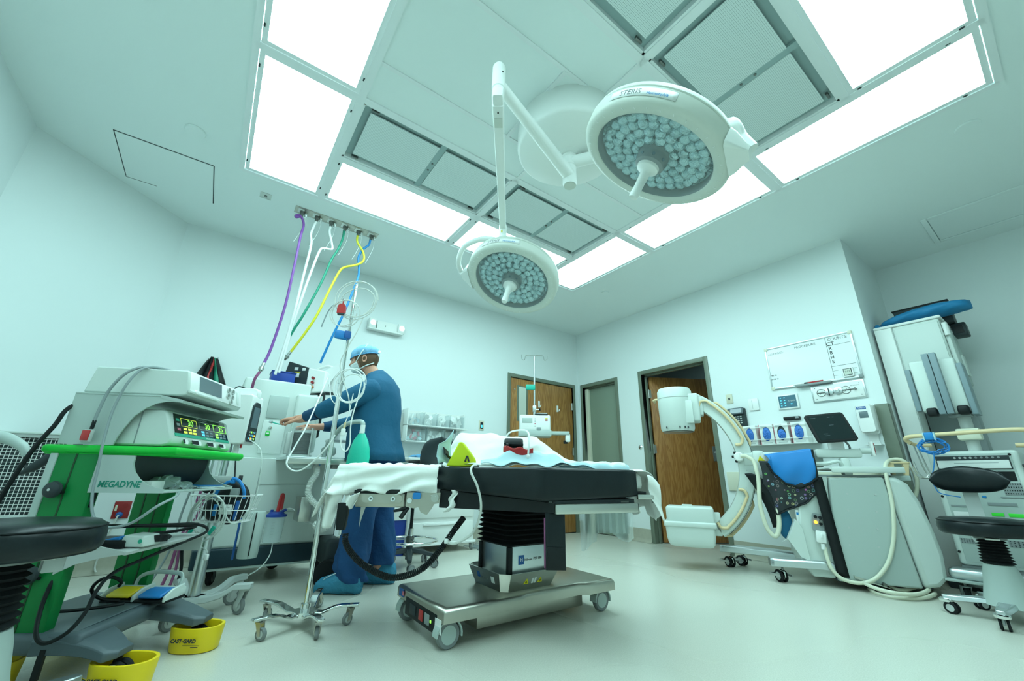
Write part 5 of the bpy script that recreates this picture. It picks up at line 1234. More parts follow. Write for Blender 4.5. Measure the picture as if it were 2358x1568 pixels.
# ================================================================ IV POLES
t = thing('iv_pole', 'chrome five-legged IV pole on small casters in front of the person', 'IV pole', (.555, 2.56, 0))
b = MB(); b.cyl((0, 0, .075), (0, 0, 1.30), .0135, 'chrome', n=20); b.cyl((0, 0, 1.28), (0, 0, 1.93), .0095, 'chrome', n=16); b.cyl((0, 0, 1.26), (0, 0, 1.31), .018, 'chrome', n=16); obj('pole', b, t)
b = MB(); b.cyl((0, 0, .05), (0, 0, .105), .024, 'chrome', n=20); b.cyl((0, 0, .055), (0, 0, .075), .06, 'chrome', n=24); obj('hub', b, t)
for i, (x, y) in enumerate(((-.215, -.085), (.02, -.235), (.215, -.09), (-.155, .22), (.13, .30))):
    a = math.atan2(y, x); r = math.hypot(x, y)
    b = MB(Matrix.Rotation(a, 4, 'Z')); 
    prof = [(0.02, .065), (r*.35, .060), (r*.62, .083), (r*.80, .088), (r+.03, .088)]
    b.skin([[Vector((px, -w, pz-.006)), Vector((px, w, pz-.006)), Vector((px, w, pz+.006)), Vector((px, -w, pz+.006))] for (px, pz), w in zip(prof, (.030, .026, .020, .019, .017))], 'chrome'); obj('leg', b, t, bev=.003)
    caster(t, x*.96, y*.96, .055, .018, 'grey_rubber', 'lightgrey', 'steel_warm', a+PI*.6+i, .083)
b = MB(); b.tube([(-.012, 0, 1.93), (-.01, 0, 1.95), (.005, 0, 1.95), (.008, 0, 1.92)], .003, 'chrome', 6, 4); obj('hook', b, t)
b = MB(); b.box((-.045, -.01, 1.565), (.075, .03, .055), 'blue_bright', .010); b.box((-.01, -.01, 1.57), (.04, .045, .05), 'logo_blue', .006); obj('clamp', b, t)
def loops(cx, cy, cz, r, n, m, tr=.0028, seed=1, sq=1.1, tilt=0):
    rn = random.Random(seed); pts = []
    for i in range(n*14+1):
        a = 2*PI*i/14; k = r*(1+.10*math.sin(i*.19+seed)); 
        pts.append(Vector((cx+k*math.cos(a)+.01*math.sin(i*.11), cy+.012*math.sin(i*.31+seed), cz+k*sq*math.sin(a)+.012*math.cos(i*.17))))
    b = MB(); b.tube(pts, tr, m, 6, 3); return b
F45 = Matrix.Rotation(-A, 4, 'Z')
def rot_b(b, o):
    b.v = [Vector(o) + F45 @ (v) for v in b.v]; return b
t = thing('coiled_cable', 'coiled grey monitor cables looped on the tall IV pole top', 'cable', (.555, 2.56, 1.78))
b = rot_b(loops(.03, -.03, 0, .125, 3, 'cable_white', .0035, 2, .95), (0, 0, .02)); b2 = rot_b(loops(-.03, -.05, -.07, .085, 2, 'cable_white', .0032, 5, 1.0), (0, 0, 0)); obj('cable_loop', b, t); obj('cable_loop', b2, t)
b = MB(F45); b.tube([(-.05, -.04, .03), (-.12, -.05, -.04), (-.15, -.05, -.14), (-.155, -.05, -.17)], .004, 'cable_grey', 6, 5); b.tube([(.09, -.03, -.09), (.07, -.05, -.20), (.03, -.05, -.30), (.0, -.05, -.42), (.08, -.06, -.60), (.10, -.06, -.68)], .0035, 'cable_white', 6, 6); obj('cable_tail', b, t)
b = MB(F45); b.prism([(-.072, -.075), (-.022, -.075), (-.022, -.03), (-.034, -.012), (-.060, -.012), (-.072, -.03)], (.04, .06), 'red', Matrix.Rotation(PI/2, 4, 'X')); b.cyl((-.045, -.05, -.012), (-.043, -.05, .02), .004, 'red', n=8); b.box((-.047, -.05, -.082), (.04, .022, .010), 'darkgrey', .003); obj('red_connector', b, t)
t = thing('coiled_tubing', 'looped white tubing hanging on the IV pole in front of the mask', 'tubing', (.585, 2.50, 1.22))
b = rot_b(loops(.02, -.02, .015, .085, 3, 'hose_white', .0034, 7, 1.1), (0, 0, 0)); obj('tube_loop', b, t)
b = MB(F45); b.tube([(.09, -.03, .05), (.085, -.04, -.06), (.075, -.05, -.14), (.07, -.05, -.22), (.08, -.05, -.32), (.06, -.05, -.36), (.03, -.05, -.33), (.028, -.05, -.26)], .004, 'hose_white', 6, 6); b.tube([(.05, -.03, -.03), (.045, -.04, -.14), (.035, -.045, -.20)], .003, 'hose_white', 6, 5); b.cyl((.035, -.045, -.20), (.032, -.045, -.235), .006, 'handle_tan', n=8); b.box((.03, -.045, -.255), (.022, .02, .04), 'white_gloss', .004); obj('tube_tail', b, t)
b = MB(F45); b.tube([(-.38, .53, .19), (-.31, .30, -.02), (-.27, .12, -.22), (-.28, .05, -.34), (-.27, -.02, -.43), (-.20, -.03, -.47), (-.12, -.03, -.42), (-.05, -.03, -.33), (-.02, -.03, -.27)], .0045, 'hose_white', 7, 6); b.tube([(-.36, .50, .20), (-.24, .30, .05), (-.12, .08, -.05), (-.04, -.01, -.10)], .003, 'cable_white', 6, 5); b.cyl((-.035, -.03, -.05), (-.04, -.03, -.13), .008, 'hose_white', n=8); obj('long_tube', b, t)
# IV pole with tourniquet box behind the table
t = thing('iv_pole', 'slim IV pole with two hooks standing before the closed oak door', 'IV pole', (3.20, 3.95, 0))
b = MB(); b.cyl((0, 0, .06), (0, 0, 1.60), .017, 'alu', n=16); b.cyl((0, 0, 1.55), (0, 0, 2.25), .011, 'alu', n=14); obj('pole', b, t)
b = MB(F45); b.tube([(-.17, 0, 2.275), (-.165, 0, 2.215), (-.13, 0, 2.205), (-.115, 0, 2.26), (-.06, 0, 2.27), (0, 0, 2.26), (.06, 0, 2.27), (.115, 0, 2.26), (.13, 0, 2.205), (.165, 0, 2.215), (.17, 0, 2.26)], .0045, 'chrome', 6, 4); obj('hook_bar', b, t)
b = MB(F45); b.cyl((0, -.02, 1.55), (.06, -.02, 1.55), .006, 'chrome', n=8); b.cyl((.055, -.02, 1.55), (.075, -.02, 1.55), .018, 'black', n=12); b.box((0, 0, 1.56), (.045, .045, .08), 'alu', .006); obj('clamp_knob', b, t)
b = MB(F45); b.box((-.05, -.01, 1.835), (.12, .05, .07), 'teal_plastic', .012); obj('teal_clamp', b, t)
for i in range(5):
    a = i*2*PI/5+.5; b = MB(Matrix.Rotation(a, 4, 'Z')); b.box((.14, 0, .075), (.28, .035, .025), 'lightgrey', .006); obj('leg', b, t); caster(t, .26*math.cos(a), .26*math.sin(a), .05, .018, 'darkgrey', 'lightgrey', 'darkgrey', a, .065)
t = thing('tourniquet_machine', 'white tourniquet control box with small screen on the slim pole', 'tourniquet box', (3.20, 3.95, 1.18), -A)
b = MB(); b.bb((-.19, -.12, .10), (.19, .09, .29), 'white_gloss', .02, 3); b.bb((-.20, -.13, .03), (.20, .10, .11), 'panel_grey', .01); b.bb((.0, -.125, .29), (.16, .08, .305), 'darkgrey', .004); b.bb((.02, -.12, .302), (.15, .07, .315), 'white_gloss', .004); obj('case', b, t)
b = MB(); b.box((-.095, -.122, .22), (.125, .004, .06), 'panel_grey', .002); obj('screen', b, t)
for i in range(4):
    b = MB(); b.cyl((.0, -.118, .15+.03*i), (.0, -.124, .15+.03*i), .008, 'pink' if i == 1 else 'lightgrey', n=10); obj('button', b, t)
for z, m in ((.245, 'warn_yellow'), (.225, 'red')):
    b = MB(); b.box((.14, -.122, z), (.03, .003, .014), m); obj('label_plate', b, t)
b = MB(); b.box((.045, -.125, .12), (.05, .02, .035), 'midgrey', .004); obj('port', b, t)
b = MB(); b.bb((.18, -.12, .055), (.42, -.02, .095), 'panel_grey', .006); b.box((.40, -.07, .02), (.06, .08, .10), 'white_gloss', .015); b.box((.37, -.09, -.03), (.05, .02, .04), 'black', .006); obj('side_arm', b, t)
# ================================================================ ELECTROSURGERY CART
CX, CY, CR = -.548, 2.424, math.radians(-28)
t = thing('electrosurgery_cart', 'electrosurgery cart with bright green top shelf and two green uprights', 'medical cart', (CX, CY, 0), CR)
RX = Matrix.Rotation(PI/2, 4, 'X')        # prism helper: local xy of the polygon becomes x,z; width runs along -y
b = MB(); b.bb((.0, -.01, .802), (.50, .545, .834), 'green_bright', .014, 4); b.bb((.012, .002, .797), (.488, .533, .805), 'green_bright', .003); obj('top_shelf', b, t)
for y, lab in ((.0, 0), (.485, 1)):
    b = MB(); b.bb((.066, y, .17), (.222, y+.045, .80), 'green_deep', .004); c = obj('upright', b, t)
    for x in ((.132,) if lab == 0 else (.112, .172)):
        b = MB(); b.bb((x-.003, y-.0015, .17), (x+.003, y+.002, .80), 'green_dark'); obj('groove', b, c)
    if lab == 0:
        for z, xx in ((.665, .128), (.375, .150)):
            b = MB(); b.lathe([(0, .036), (.018, .035), (.028, .028), (.031, .018), (.026, .008)], (xx-.02, -.002, z), (0, -1, 0), 'darkgrey', 24); b.lathe([(.012, .012), (.012, 0)], (xx-.02, -.002, z), (0, -1, 0), 'black', 14); b.cyl((xx-.02, -.037, z), (xx-.02, -.0395, z), .005, 'lightgrey', n=10); b.cyl((xx, -.012, z-.01), (xx+.012, -.012, z-.012), .006, 'black', n=8); obj('clamp_knob', b, c)
# side cheeks under the shelf with round cut-out, tray, dark back
arcp = [(.344, .797), (.345, .765), (.358, .735), (.383, .708), (.415, .688), (.448, .676), (.480, .670), (.480, .655)]
for y in (-.004, .525):
    b = MB(); b.prism([(.215, .797)]+arcp+[(.215, .655)], (-(y+.008), -y), 'panel_grey', RX); tc = obj('cheek', b, t)
    if y < 0:
        text('lettering', 'MEGADYNE', .033, Matrix.Translation((.318, -.0045, .686)) @ Matrix.Rotation(PI/2, 4, 'X'), 'logo_green', tc, .0004, sx=.86, shear=.12, bold=.0009)
b = MB(); b.bb((.215, .0, .655), (.48, .53, .664), 'panel_grey', .002); b.bb((.215, .0, .664), (.222, .53, .80), 'darkgrey'); b.grid(lambda u, v: Vector((.225+.115*math.sin(v*PI/2)**.6*(1 if v > .001 else 0), .005+.515*u, .664+.135*(1-math.cos(v*PI/2)))), 4, 10, 'darkgrey'); obj('tray', b, t)
b = MB(); b.bb((.04, -.003, .38), (.066, .02, .80), 'panel_grey', .002); b.bb((.222, .012, .60), (.235, .02, .655), 'black'); obj('edge_strip', b, t)
# hood over the generator
arch = [(.245, .836), (.252, .87), (.268, .91), (.290, .955), (.325, .99), (.36, 1.010), (.40, 1.020), (.452, 1.018)]
hp = [(.046, .836)]+arch+[(.455, 1.030), (.372, 1.045), (.046, 1.045)]
for y in (.002, .522):
    b = MB(); b.prism(hp, (-(y+.006), -y), 'panel_grey', RX); obj('hood_side', b, t)
b = MB(); b.bb((.046, .0, 1.038), (.372, .53, 1.046), 'panel_grey', .002); b.skin([[Vector((.372, y, 1.046)), Vector((.462, y, 1.027)), Vector((.458, y, 1.016)), Vector((.37, y, 1.034))] for y in (.0, .53)], 'panel_grey'); obj('hood_top', b, t)
# lower tray on the uprights
b = MB(); b.prism([(.185, .49), (.30, .468), (.405, .447), (.412, .438), (.34, .428), (.25, .405), (.19, .372)], (-.006, .002), 'lightgrey', RX); b.bb((.19, .0, .440), (.41, .53, .448), 'lightgrey', .002); b.skin([[Vector((.408, y, .448)), Vector((.414, y, .444)), Vector((.41, y, .434)), Vector((.40, y, .436))] for y in (.0, .53)], 'lightgrey'); b.bb((.19, .524, .37), (.40, .53, .448), 'lightgrey'); obj('lower_tray', b, t)
b = MB(); b.bb((.20, .05, .448), (.36, .20, .478), 'black', .006); obj('tray_liner', b, t)
# floor base with two drooping legs
b = MB()
b.bb((-.03, -.02, .125), (.36, .56, .192), 'slate', .02, 3)
def legm(p0, p1, p2, w0, w1):
    rg = []
    for i in range(11):
        q = i/10; c = [(1-q)**2*a+2*q*(1-q)*d+q*q*e for a, d, e in zip(p0, p1, p2)]; w = w0+(w1-w0)*q; h = .032-.012*q
        rg.append([Vector((c[0], c[1]+yy*w, c[2]+zz*h)) for yy, zz in ((-1, -.9), (-1, .5), (-.8, 1), (.8, 1), (1, .5), (1, -.9))])
    q = rg[-1]; m = sum((v for v in q), Vector())/6; rg.append([m+Vector((.035, 0, -.002))+(v-m)*.62 for v in q]); return rg
b.skin(legm((.22, .08, .160), (.36, .075, .155), (.445, .04, .118), .115, .060), 'slate'); b.skin(legm((.22, .45, .160), (.37, .44, .155), (.540, .39, .118), .11, .055), 'slate')
b.skin([[Vector((-.02+x*.35, y, .192+z)) for y, z in ((.0, 0), (.10, .006), (.44, .006), (.54, 0))] for x in (0, 1)], 'slate'); obj('base', b, t, bev=.006)
for x, y in ((.47, .045), (.536, .396), (.04, .06), (.04, .50)):
    b = MB()
    for s in (-.018, .018): b.lathe([(0, -.012), (.036, -.012), (.042, -.006), (.042, .006), (.036, .012), (0, .012)], (x, y+s, .046), (.15, 1, 0), 'rubber', 28)
    b.lathe([(.033, -.035), (.037, -.033), (.037, -.030)], (x, y, .046), (.15, 1, 0), 'lightgrey', 28); b.cyl((x-.02, y, .05), (x-.01, y, .105), .012, 'black', n=10); obj('caster', b, t)
b = MB(); b.bb((.25, -.03, .06), (.27, -.02, .15), 'black'); obj('rear_strap', b, t)
# generator and the unit on top
def wtf(x, y, z, tilt=0):   # frame on a front face: local x along +y of cart, y up, z outwards (+x of cart)
    return Matrix.Translation((x, y, z)) @ Matrix(((0, 0, 1, 0), (1, 0, 0, 0), (0, 1, 0, 0), (0, 0, 0, 1))) @ Matrix.Rotation(-tilt, 4, 'X')
g = thing('electrosurgery_generator', 'electrosurgical generator with glowing 30, 30 and 25 readouts on the green shelf', 'generator', (CX, CY, 0), CR)
b = MB()
b.skin([[Vector((x, y, z)) for x, z in ((.13, .838), (.405, .838), (.432, .846), (.437, .875), (.392, .982), (.375, .990), (.13, .990))] for y in (.03, .045, .50, .515)], 'device_white'); cs = obj('case', b, g, bev=.008)
b = MB(); b.bb((.30, .0255, .845), (.302, .031, .985), 'midgrey'); obj('case_seam', b, cs)
tl = math.atan2(.045, .107)
Fg = wtf(.4365, .27, .875, tl)
b = MB(Fg); b.skin([[Vector((x, y, z)) for x, y in ((-.215, .022), (.215, .022), (.205, .112), (-.205, .112))] for z in (-.002, .0025)], 'screen_dark'); dp = obj('display', b, g)
b = MB(Fg); b.bb((-.218, .008, -.001), (.218, .022, .003), 'teal_strip'); obj('teal_band', b, g)
text('lettering', 'MEGAPOWER', .011, Fg @ Matrix.Translation((0, .105, .003)), 'midgrey', dp, .0003, sx=1.3); text('lettering', 'MEGADYNE', .012, Fg @ Matrix.Translation((.05, .014, .0033)), 'white_gloss', dp, .0003, sx=1.2)
for x, s, m in ((-.105, '30', 'led_yellow'), (.03, '30', 'led_blue'), (.150, '25', 'led_green')):
    b = MB(Fg)
    for a in (((-.058, .058), (.058, .060)), ((-.058, .094), (.058, .096)), ((-.058, .058), (-.056, .096)), ((.056, .058), (.058, .096))): b.bb((x+a[0][0], a[0][1], .0025), (x+a[1][0], a[1][1], .003), m if m != 'led_blue' else 'lightgrey')
    obj('readout_frame', b, dp)
    text('digits', s, .038, Fg @ Matrix.Translation((x+.010, .076, .003)), 'led_green', dp, .0003, sx=1.1)
    for i in range(3):
        for j in range(2):
            b = MB(Fg); b.box((x-.036+i*.034, .046-j*.015, .003), (.024, .010, .0012), ('led_yellow' if m == 'led_yellow' else 'bluegrey') if i else m, .001); obj('button', b, dp)
for j, m in enumerate(('teal_strip', 'midgrey', 'pink')):
    b = MB(Fg); b.box((-.185, .085-j*.022, .003), (.022, .012, .0012), m, .001); obj('button', b, dp)
for x, w in ((-.155, .022), (-.075, .06), (.045, .06), (.145, .045)):
    b = MB(Fg); b.prism(rrect(x-w/2, -.024, x+w/2+.012, .0, .011), (.0, .0018), 'label'); b.prism(rrect(x-w/2, -.021, x+w/2-.01, -.003, .003), (.001, .0024), 'black'); obj('socket', b, cs)
b = MB(); b.box((.205, .028, .925), (.05, .002, .022), 'label'); b.box((.205, .0275, .905), (.045, .002, .014), 'label'); b.box((.205, .027, .893), (.045, .002, .003), 'red_dark'); obj('label_plate', b, cs)
g = thing('smoke_evacuator', 'off-white box unit with grey screen and round sockets on the cart hood', 'control unit', (CX, CY, 0), CR)
b = MB(); b.skin([[Vector((x, y, z)) for x, z in ((.055, 1.050), (.425, 1.050), (.452, 1.056), (.458, 1.075), (.440, 1.158), (.43, 1.163), (.075, 1.163))] for y in (.02, .03, .47, .48)], 'device_white'); cs = obj('case', b, g, bev=.006)
Ff = wtf(.4475, .25, 1.115, math.atan2(.018, .083))
b = MB(Ff); b.bb((-.222, -.046, -.001), (.222, .046, .003), 'white_gloss', .001); b.bb((-.235, -.056, -.001), (.0, -.040, .012), 'device_white', .006); b.lathe([(0, .008), (.010, .006), (.012, 0)], (-.19, -.045, .008), (0, 0, 1), 'white_gloss', 16); obj('front_panel', b, g)
b = MB(Ff); b.bb((-.155, -.030, .003), (.03, .038, .0045), 'screen_grey'); obj('screen', b, g)
for x, y in ((.095, .022), (.135, .022), (.088, -.008), (.128, -.010), (.115, -.036)):
    b = MB(Ff); b.lathe([(0, .004), (.011, .004), (.012, .010), (.014, .010), (.015, .003)], (x, y, 0), (0, 0, 1), 'lightgrey', 20); b.lathe([(0, .0045), (.006, .0046)], (x, y, .0), (0, 0, 1), 'darkgrey', 12); obj('socket', b, g)
b = MB(Ff); b.bb((.175, -.035, .003), (.20, .03, .0045), 'device_white', .002); obj('side_cover', b, g)
def on_cart(name, lab, cat, group=None): return thing(name, lab, cat, (CX, CY, 0), CR, group)
# things in the trays and on the base
g = on_cart('plastic_bag', 'crumpled clear plastic bag in the open cart tray', 'bag')
b = MB(); rn = random.Random(8)
b.grid(lambda u, v: Vector((.36+.09*(u-.5)*2+.012*math.sin(u*31+v*9), .12+.17*v+.012*math.sin(u*17), .668+.050*math.sin(u*PI)*math.sin(v*PI*.9+.2)+.008*math.sin(u*23+v*19))), 20, 20, 'film'); obj('film', b, g, ang=20)
b = MB(); b.bb((.36, .05, .665), (.40, .13, .700), 'white', .004); tag(obj('cardboard_pack', b), 'small white box beside the plastic bag in the cart tray', 'box'); o = bpy.data.objects['cardboard_pack']; o.location = (CX, CY, 0); o.rotation_euler = (0, 0, CR)
for i, (m, z) in enumerate((('white', .666), ('pad_blue', .669), ('blue_bright', .674), ('white', .672))):
    b = MB(); b.bb((.27+.01*i, .30-.01*i, z), (.46-.006*i, .50, z+.0025), m)
    o = obj('leaflet', b); o.location = (CX, CY, 0); o.rotation_euler = (0, 0, CR); tag(o, ('white leaflet at the bottom of the stack in the cart tray', 'pale blue leaflet in the stack in the cart tray', 'bright blue leaflet on top of the stack in the cart tray', 'white leaflet just under the blue one in the cart tray')[i], 'leaflet', 'leaflets in the cart tray')
g = on_cart('foot_switch', 'blue and pale grey foot switch on the lower cart tray', 'foot switch'); g.location = (CX+.06, CY-.03, 0)
b = MB(); b.skin([[Vector((x, y, z)) for x, z in ((.265, .452), (.36, .452), (.35, .492), (.28, .497))] for y in (.06, .16)], 'device_white'); obj('housing', b, g, bev=.006)
b = MB(); b.skin([[Vector((x, y, z)) for x, z in ((.18, .452), (.262, .452), (.262, .492), (.19, .475))] for y in (.07, .15)], 'blue_bright'); obj('pedal', b, g, bev=.005)
b = MB(); b.lathe([(0, .002), (.008, .002)], (.345, .058, .474), (0, -1, 0), 'teal_strip', 14); obj('symbol', b, g)
g = on_cart('black_cable', 'thick black cable looped over the lower tray of the green cart', 'cable')
b = MB()
b.tube([(.36, .10, .475), (.39, .13, .470), (.43, .20, .470), (.36, .30, .468), (.28, .34, .468), (.33, .42, .47), (.39, .46, .485), (.36, .34, .50), (.27, .20, .515), (.16, .15, .52), (.04, .15, .52)], .0065, 'black', 8, 6)
b.tube([(.25, .10, .52), (.32, .16, .52), (.37, .30, .51), (.40, .42, .50), (.432, .47, .48), (.435, .46, .455), (.40, .34, .425), (.36, .20, .39), (.335, .08, .36), (.33, .03, .31), (.335, .0, .25), (.32, -.03, .20), (.27, -.04, .172), (.24, -.05, .20), (.205, -.02, .27), (.195, .0, .34), (.192, .03, .40)], .0065, 'black', 8, 6)
b.tube([(.25, .35, .20), (.18, .30, .22), (.15, .27, .26), (.18, .25, .30), (.22, .26, .31), (.245, .28, .29), (.235, .29, .27)], .0065, 'black', 8, 6)
b.tube([(.10, .0, .30), (.13, .05, .25), (.17, .12, .225), (.24, .2, .215), (.30, .25, .215)], .006, 'black', 8, 6); obj('cable', b, g)
b = MB()
for i in range(14): b.cyl((.365+.006*i, .10+.004*i, .463), (.367+.006*i, .101+.004*i, .487), .012, 'black', n=8)
obj('ribbed_sleeve', b, g)
g = on_cart('foot_switch', 'double foot switch with yellow and blue pedals on the cart base', 'foot switch')
FS = Matrix.Translation((.29, .37, .197)) @ Matrix.Rotation(math.radians(-8), 4, 'Z') @ Matrix.Diagonal((.72, .72, 1, 1))
b = MB(FS); b.bb((-.20, -.07, .0), (.20, .09, .012), 'black', .005)
b.bb((-.20, .03, .010), (.20, .09, .045), 'device_white', .01); hs = obj('housing', b, g)
for x, nm in ((-.195, 'side_guard'), (.0, 'middle_guard'), (.19, 'side_guard')):
    b = MB(FS); b.skin([[Vector((x+d, y, z)) for y, z in ((-.075, .005), (-.075, .028), (-.02, .050), (.07, .060), (.08, .01))] for d in (-.008, .008)], 'device_white'); obj(nm, b, hs, bev=.004)
for x, m in ((-.098, 'yellow'), (.095, 'blue_bright')):
    b = MB(FS); b.skin([[Vector((x+d, y, z)) for y, z in ((-.07, .018), (-.07, .030), (-.01, .044), (.045, .047), (.045, .018))] for d in (-.070, .070)], m); obj('pedal', b, g, bev=.008)
b = MB(FS); b.tube([(-.13, .08, .03), (-.12, .09, .075), (-.05, .10, .095), (.08, .10, .095), (.15, .09, .085), (.16, .07, .04)], .009, 'panel_grey', 8, 5); obj('carry_handle', b, g)
g = on_cart('black_cable', 'black power cable hanging behind the green cart at far left', 'cable')
b = MB(); b.tube([(.10, .25, 1.08), (.05, .02, 1.0), (.03, -.02, .90), (-.004, -.03, .804), (-.03, -.03, .706), (-.065, -.02, .59), (-.12, .0, .47), (-.2, .02, .36)], .008, 'black', 8, 6); obj('cable', b, g)
g = on_cart('grey_lead', 'grey lead with red plug draped over the top unit of the cart', 'cable')
b = MB(); b.tube([(.34, .25, 1.170), (.30, .10, 1.172), (.262, .015, 1.168), (.225, -.022, 1.129), (.184, -.022, 1.056), (.169, -.02, .964), (.166, -.018, .91)], .0055, 'cable_grey', 8, 6); b.tube([(.166, -.018, .93), (.165, -.018, .895)], .0065, 'black', 8, 1); obj('lead', b, g)
b = MB(); b.box((.160, -.020, .868), (.034, .014, .05), 'lightgrey', .004); b.box((.158, -.028, .870), (.028, .008, .040), 'red', .003); obj('red_plug', b, g)
g = on_cart('grey_lead', 'thin grey cable hanging in a long loop past the green shelf', 'cable')
b = MB(); b.tube([(.36, .30, 1.170), (.32, .12, 1.175), (.275, .015, 1.168), (.25, -.025, 1.10), (.228, -.028, .99), (.228, -.03, .913), (.235, -.032, .826), (.245, -.03, .743), (.252, -.03, .662), (.276, -.03, .584), (.313, -.03, .545), (.362, -.03, .535), (.424, -.03, .553), (.486, -.02, .609), (.50, .05, .64), (.47, .12, .66)], .0052, 'cable_grey', 8, 6); obj('lead', b, g)
# yellow caster guards
for x, y, az, lab in ((.487, .04, -.12, 'yellow oval floor guard round the nearest front cart wheel'), (.536, .396, -.10, 'yellow oval floor guard round the farther front cart wheel'), (.03, .05, .2, 'yellow oval floor guard at the bottom left edge of the view'), (.02, .46, .2, 'yellow oval floor guard deep behind the cart base')):
    g = thing('caster_guard', lab, 'caster guard', (Matrix.Translation((CX, CY, 0)) @ Matrix.Rotation(CR, 4, 'Z') @ Vector((x, y, 0))), CR+az, 'yellow caster guards')
    b = MB()
    def ov(a, c, n=44): return [(a*abs(math.cos(u))**.85*(1 if math.cos(u) > 0 else -1), c*abs(math.sin(u))**.85*(1 if math.sin(u) > 0 else -1)) for u in (2*PI*i/n for i in range(n))]
    rg = []
    for (a, c, z) in ((.086, .060, .0), (.094, .066, .003), (.104, .073, .088), (.103, .072, .094), (.098, .067, .096), (.092, .061, .094), (.090, .059, .088), (.082, .052, .004)): rg.append([Vector((px, py, z)) for px, py in ov(a, c)])
    b.skin(rg, 'yellow'); gg = obj('ring', b, g, ang=50)
    text('lettering', 'CAST-GARD', .019, Matrix.Translation((-.005, -.0745, .052)) @ Matrix.Rotation(PI/2-.10, 4, 'X'), 'ink', gg, .0006, sx=1.0, bold=.0006)
    b = MB(Matrix.Translation((0, -.0735, .036)) @ Matrix.Rotation(PI/2-.10, 4, 'X')); b.box((.03, 0, 0), (.07, .002, .001), 'ink'); b.box((.045, -.006, 0), (.03, .003, .001), 'ink'); obj('small_print', b, gg)

# ================================================================ DRAFTING STOOLS
def make_stool(name, lab, loc, rz, back=True, seat_z=.48, sr=.20):
    t = thing(name, lab, 'stool', loc, rz)
    b = MB(); b.lathe([(0, 0), (sr*.93, .004), (sr*.985, .016), (sr, .036), (sr*.995, .060), (sr*.96, .082), (sr*.88, .094), (sr*.5, .101), (0, .103)], (0, 0, seat_z), (0, 0, 1), 'leather', 56); se = obj('seat', b, t, ang=80)
    b = MB(); b.tube([(sr*.975*math.cos(a), sr*.975*math.sin(a), seat_z+.080) for a in (2*PI*i/40 for i in range(40))], .0022, 'rubber', 6, 1, closed=True); obj('seam', b, se)
    b = MB(); b.cyl((0, 0, seat_z-.018), (0, 0, seat_z), .07, 'dark_steel', n=24); b.box((0, 0, seat_z-.012), (.20, .06, .012), 'steel', .003); b.box((.10, 0, seat_z-.03), (.05, .05, .05), 'lightgrey', .006); obj('seat_plate', b, t)
    b = MB(); pr = []
    for i in range(17): pr.append(((.062 if i % 2 else .047)+.012*(i/16), seat_z-.022-(seat_z-.30-.022)*i/16))
    b.lathe(pr, (0, 0, 0), (0, 0, 1), 'rubber', 28); obj('bellows', b, t, ang=20)
    b = MB(); b.lathe([(.060, .300), (.064, .298), (.075, .26), (.090, .18), (.105, .12), (.115, .085), (.10, .08)], (0, 0, 0), (0, 0, 1), 'panel_grey', 36); obj('column_cover', b, t)
    for i in range(5):
        a = 2*PI*i/5+.35
        b = MB(Matrix.Rotation(a, 4, 'Z')); b.skin([[Vector((x, -w, z-.012)), Vector((x, w, z-.012)), Vector((x, w*.8, z+.014)), Vector((x, -w*.8, z+.014))] for x, w, z in ((.07, .045, .100), (.17, .036, .092), (.25, .028, .086), (.285, .020, .084))], 'alu'); lg = obj('leg', b, t, bev=.004)
        b = MB(Matrix.Rotation(a, 4, 'Z')); b.box((.16, 0, .106), (.10, .04, .004), 'midgrey', .002, rot=(0, .06, 0)); obj('tread_pad', b, lg)
        b = MB(Matrix.Rotation(a, 4, 'Z')); b.lathe([(.030, 0), (.034, .006), (.034, .014), (.026, .020), (0, .02)], (.27, 0, .062), (0, 0, 1), 'chrome', 24); obj('caster_collar', b, lg)
        caster(t, .27*math.cos(a), .27*math.sin(a), .065, .020, 'rubber', 'lightgrey', 'midgrey', a+1.9+i*.7, .066, twin=True)
    if back:
        b = MB(); rg = []
        for i in range(17):
            u = -1+2*i/16; h = .088*(1-abs(u)**5)**.5*(1-.42*abs(u)**1.3)+.006; y = .18*u; x = .215-.07*u*u
            rg.append([Vector((x+.030*math.cos(v)*(1-.4*abs(u)**5), y, .768+h*(math.sin(v) if math.sin(v) > 0 else .80*math.sin(v)*(1+.25*abs(u))))) for v in (2*PI*k/20 for k in range(20))])
        b.skin(rg, 'leather'); obj('backrest', b, t, ang=70)
        b = MB(); b.skin([[Vector((x-.006, -.035, z)), Vector((x+.006, -.035, z)), Vector((x+.006, .035, z)), Vector((x-.006, .035, z))] for x, z in ((.10, seat_z-.005), (.22, seat_z), (.25, seat_z+.06), (.25, .72), (.235, .76))], 'lightgrey'); obj('back_bracket', b, t, bev=.004)
    return t
make_stool('stool', 'black round stool seat with grey base at the lower left edge of the view', (-.43, 1.97, 0), .3, back=False, seat_z=.490, sr=.205)
ps = make_stool('stool', 'black stool with small curved backrest at the lower right edge', (3.91, .465, 0), math.radians(12), back=True, seat_z=.452, sr=.215)
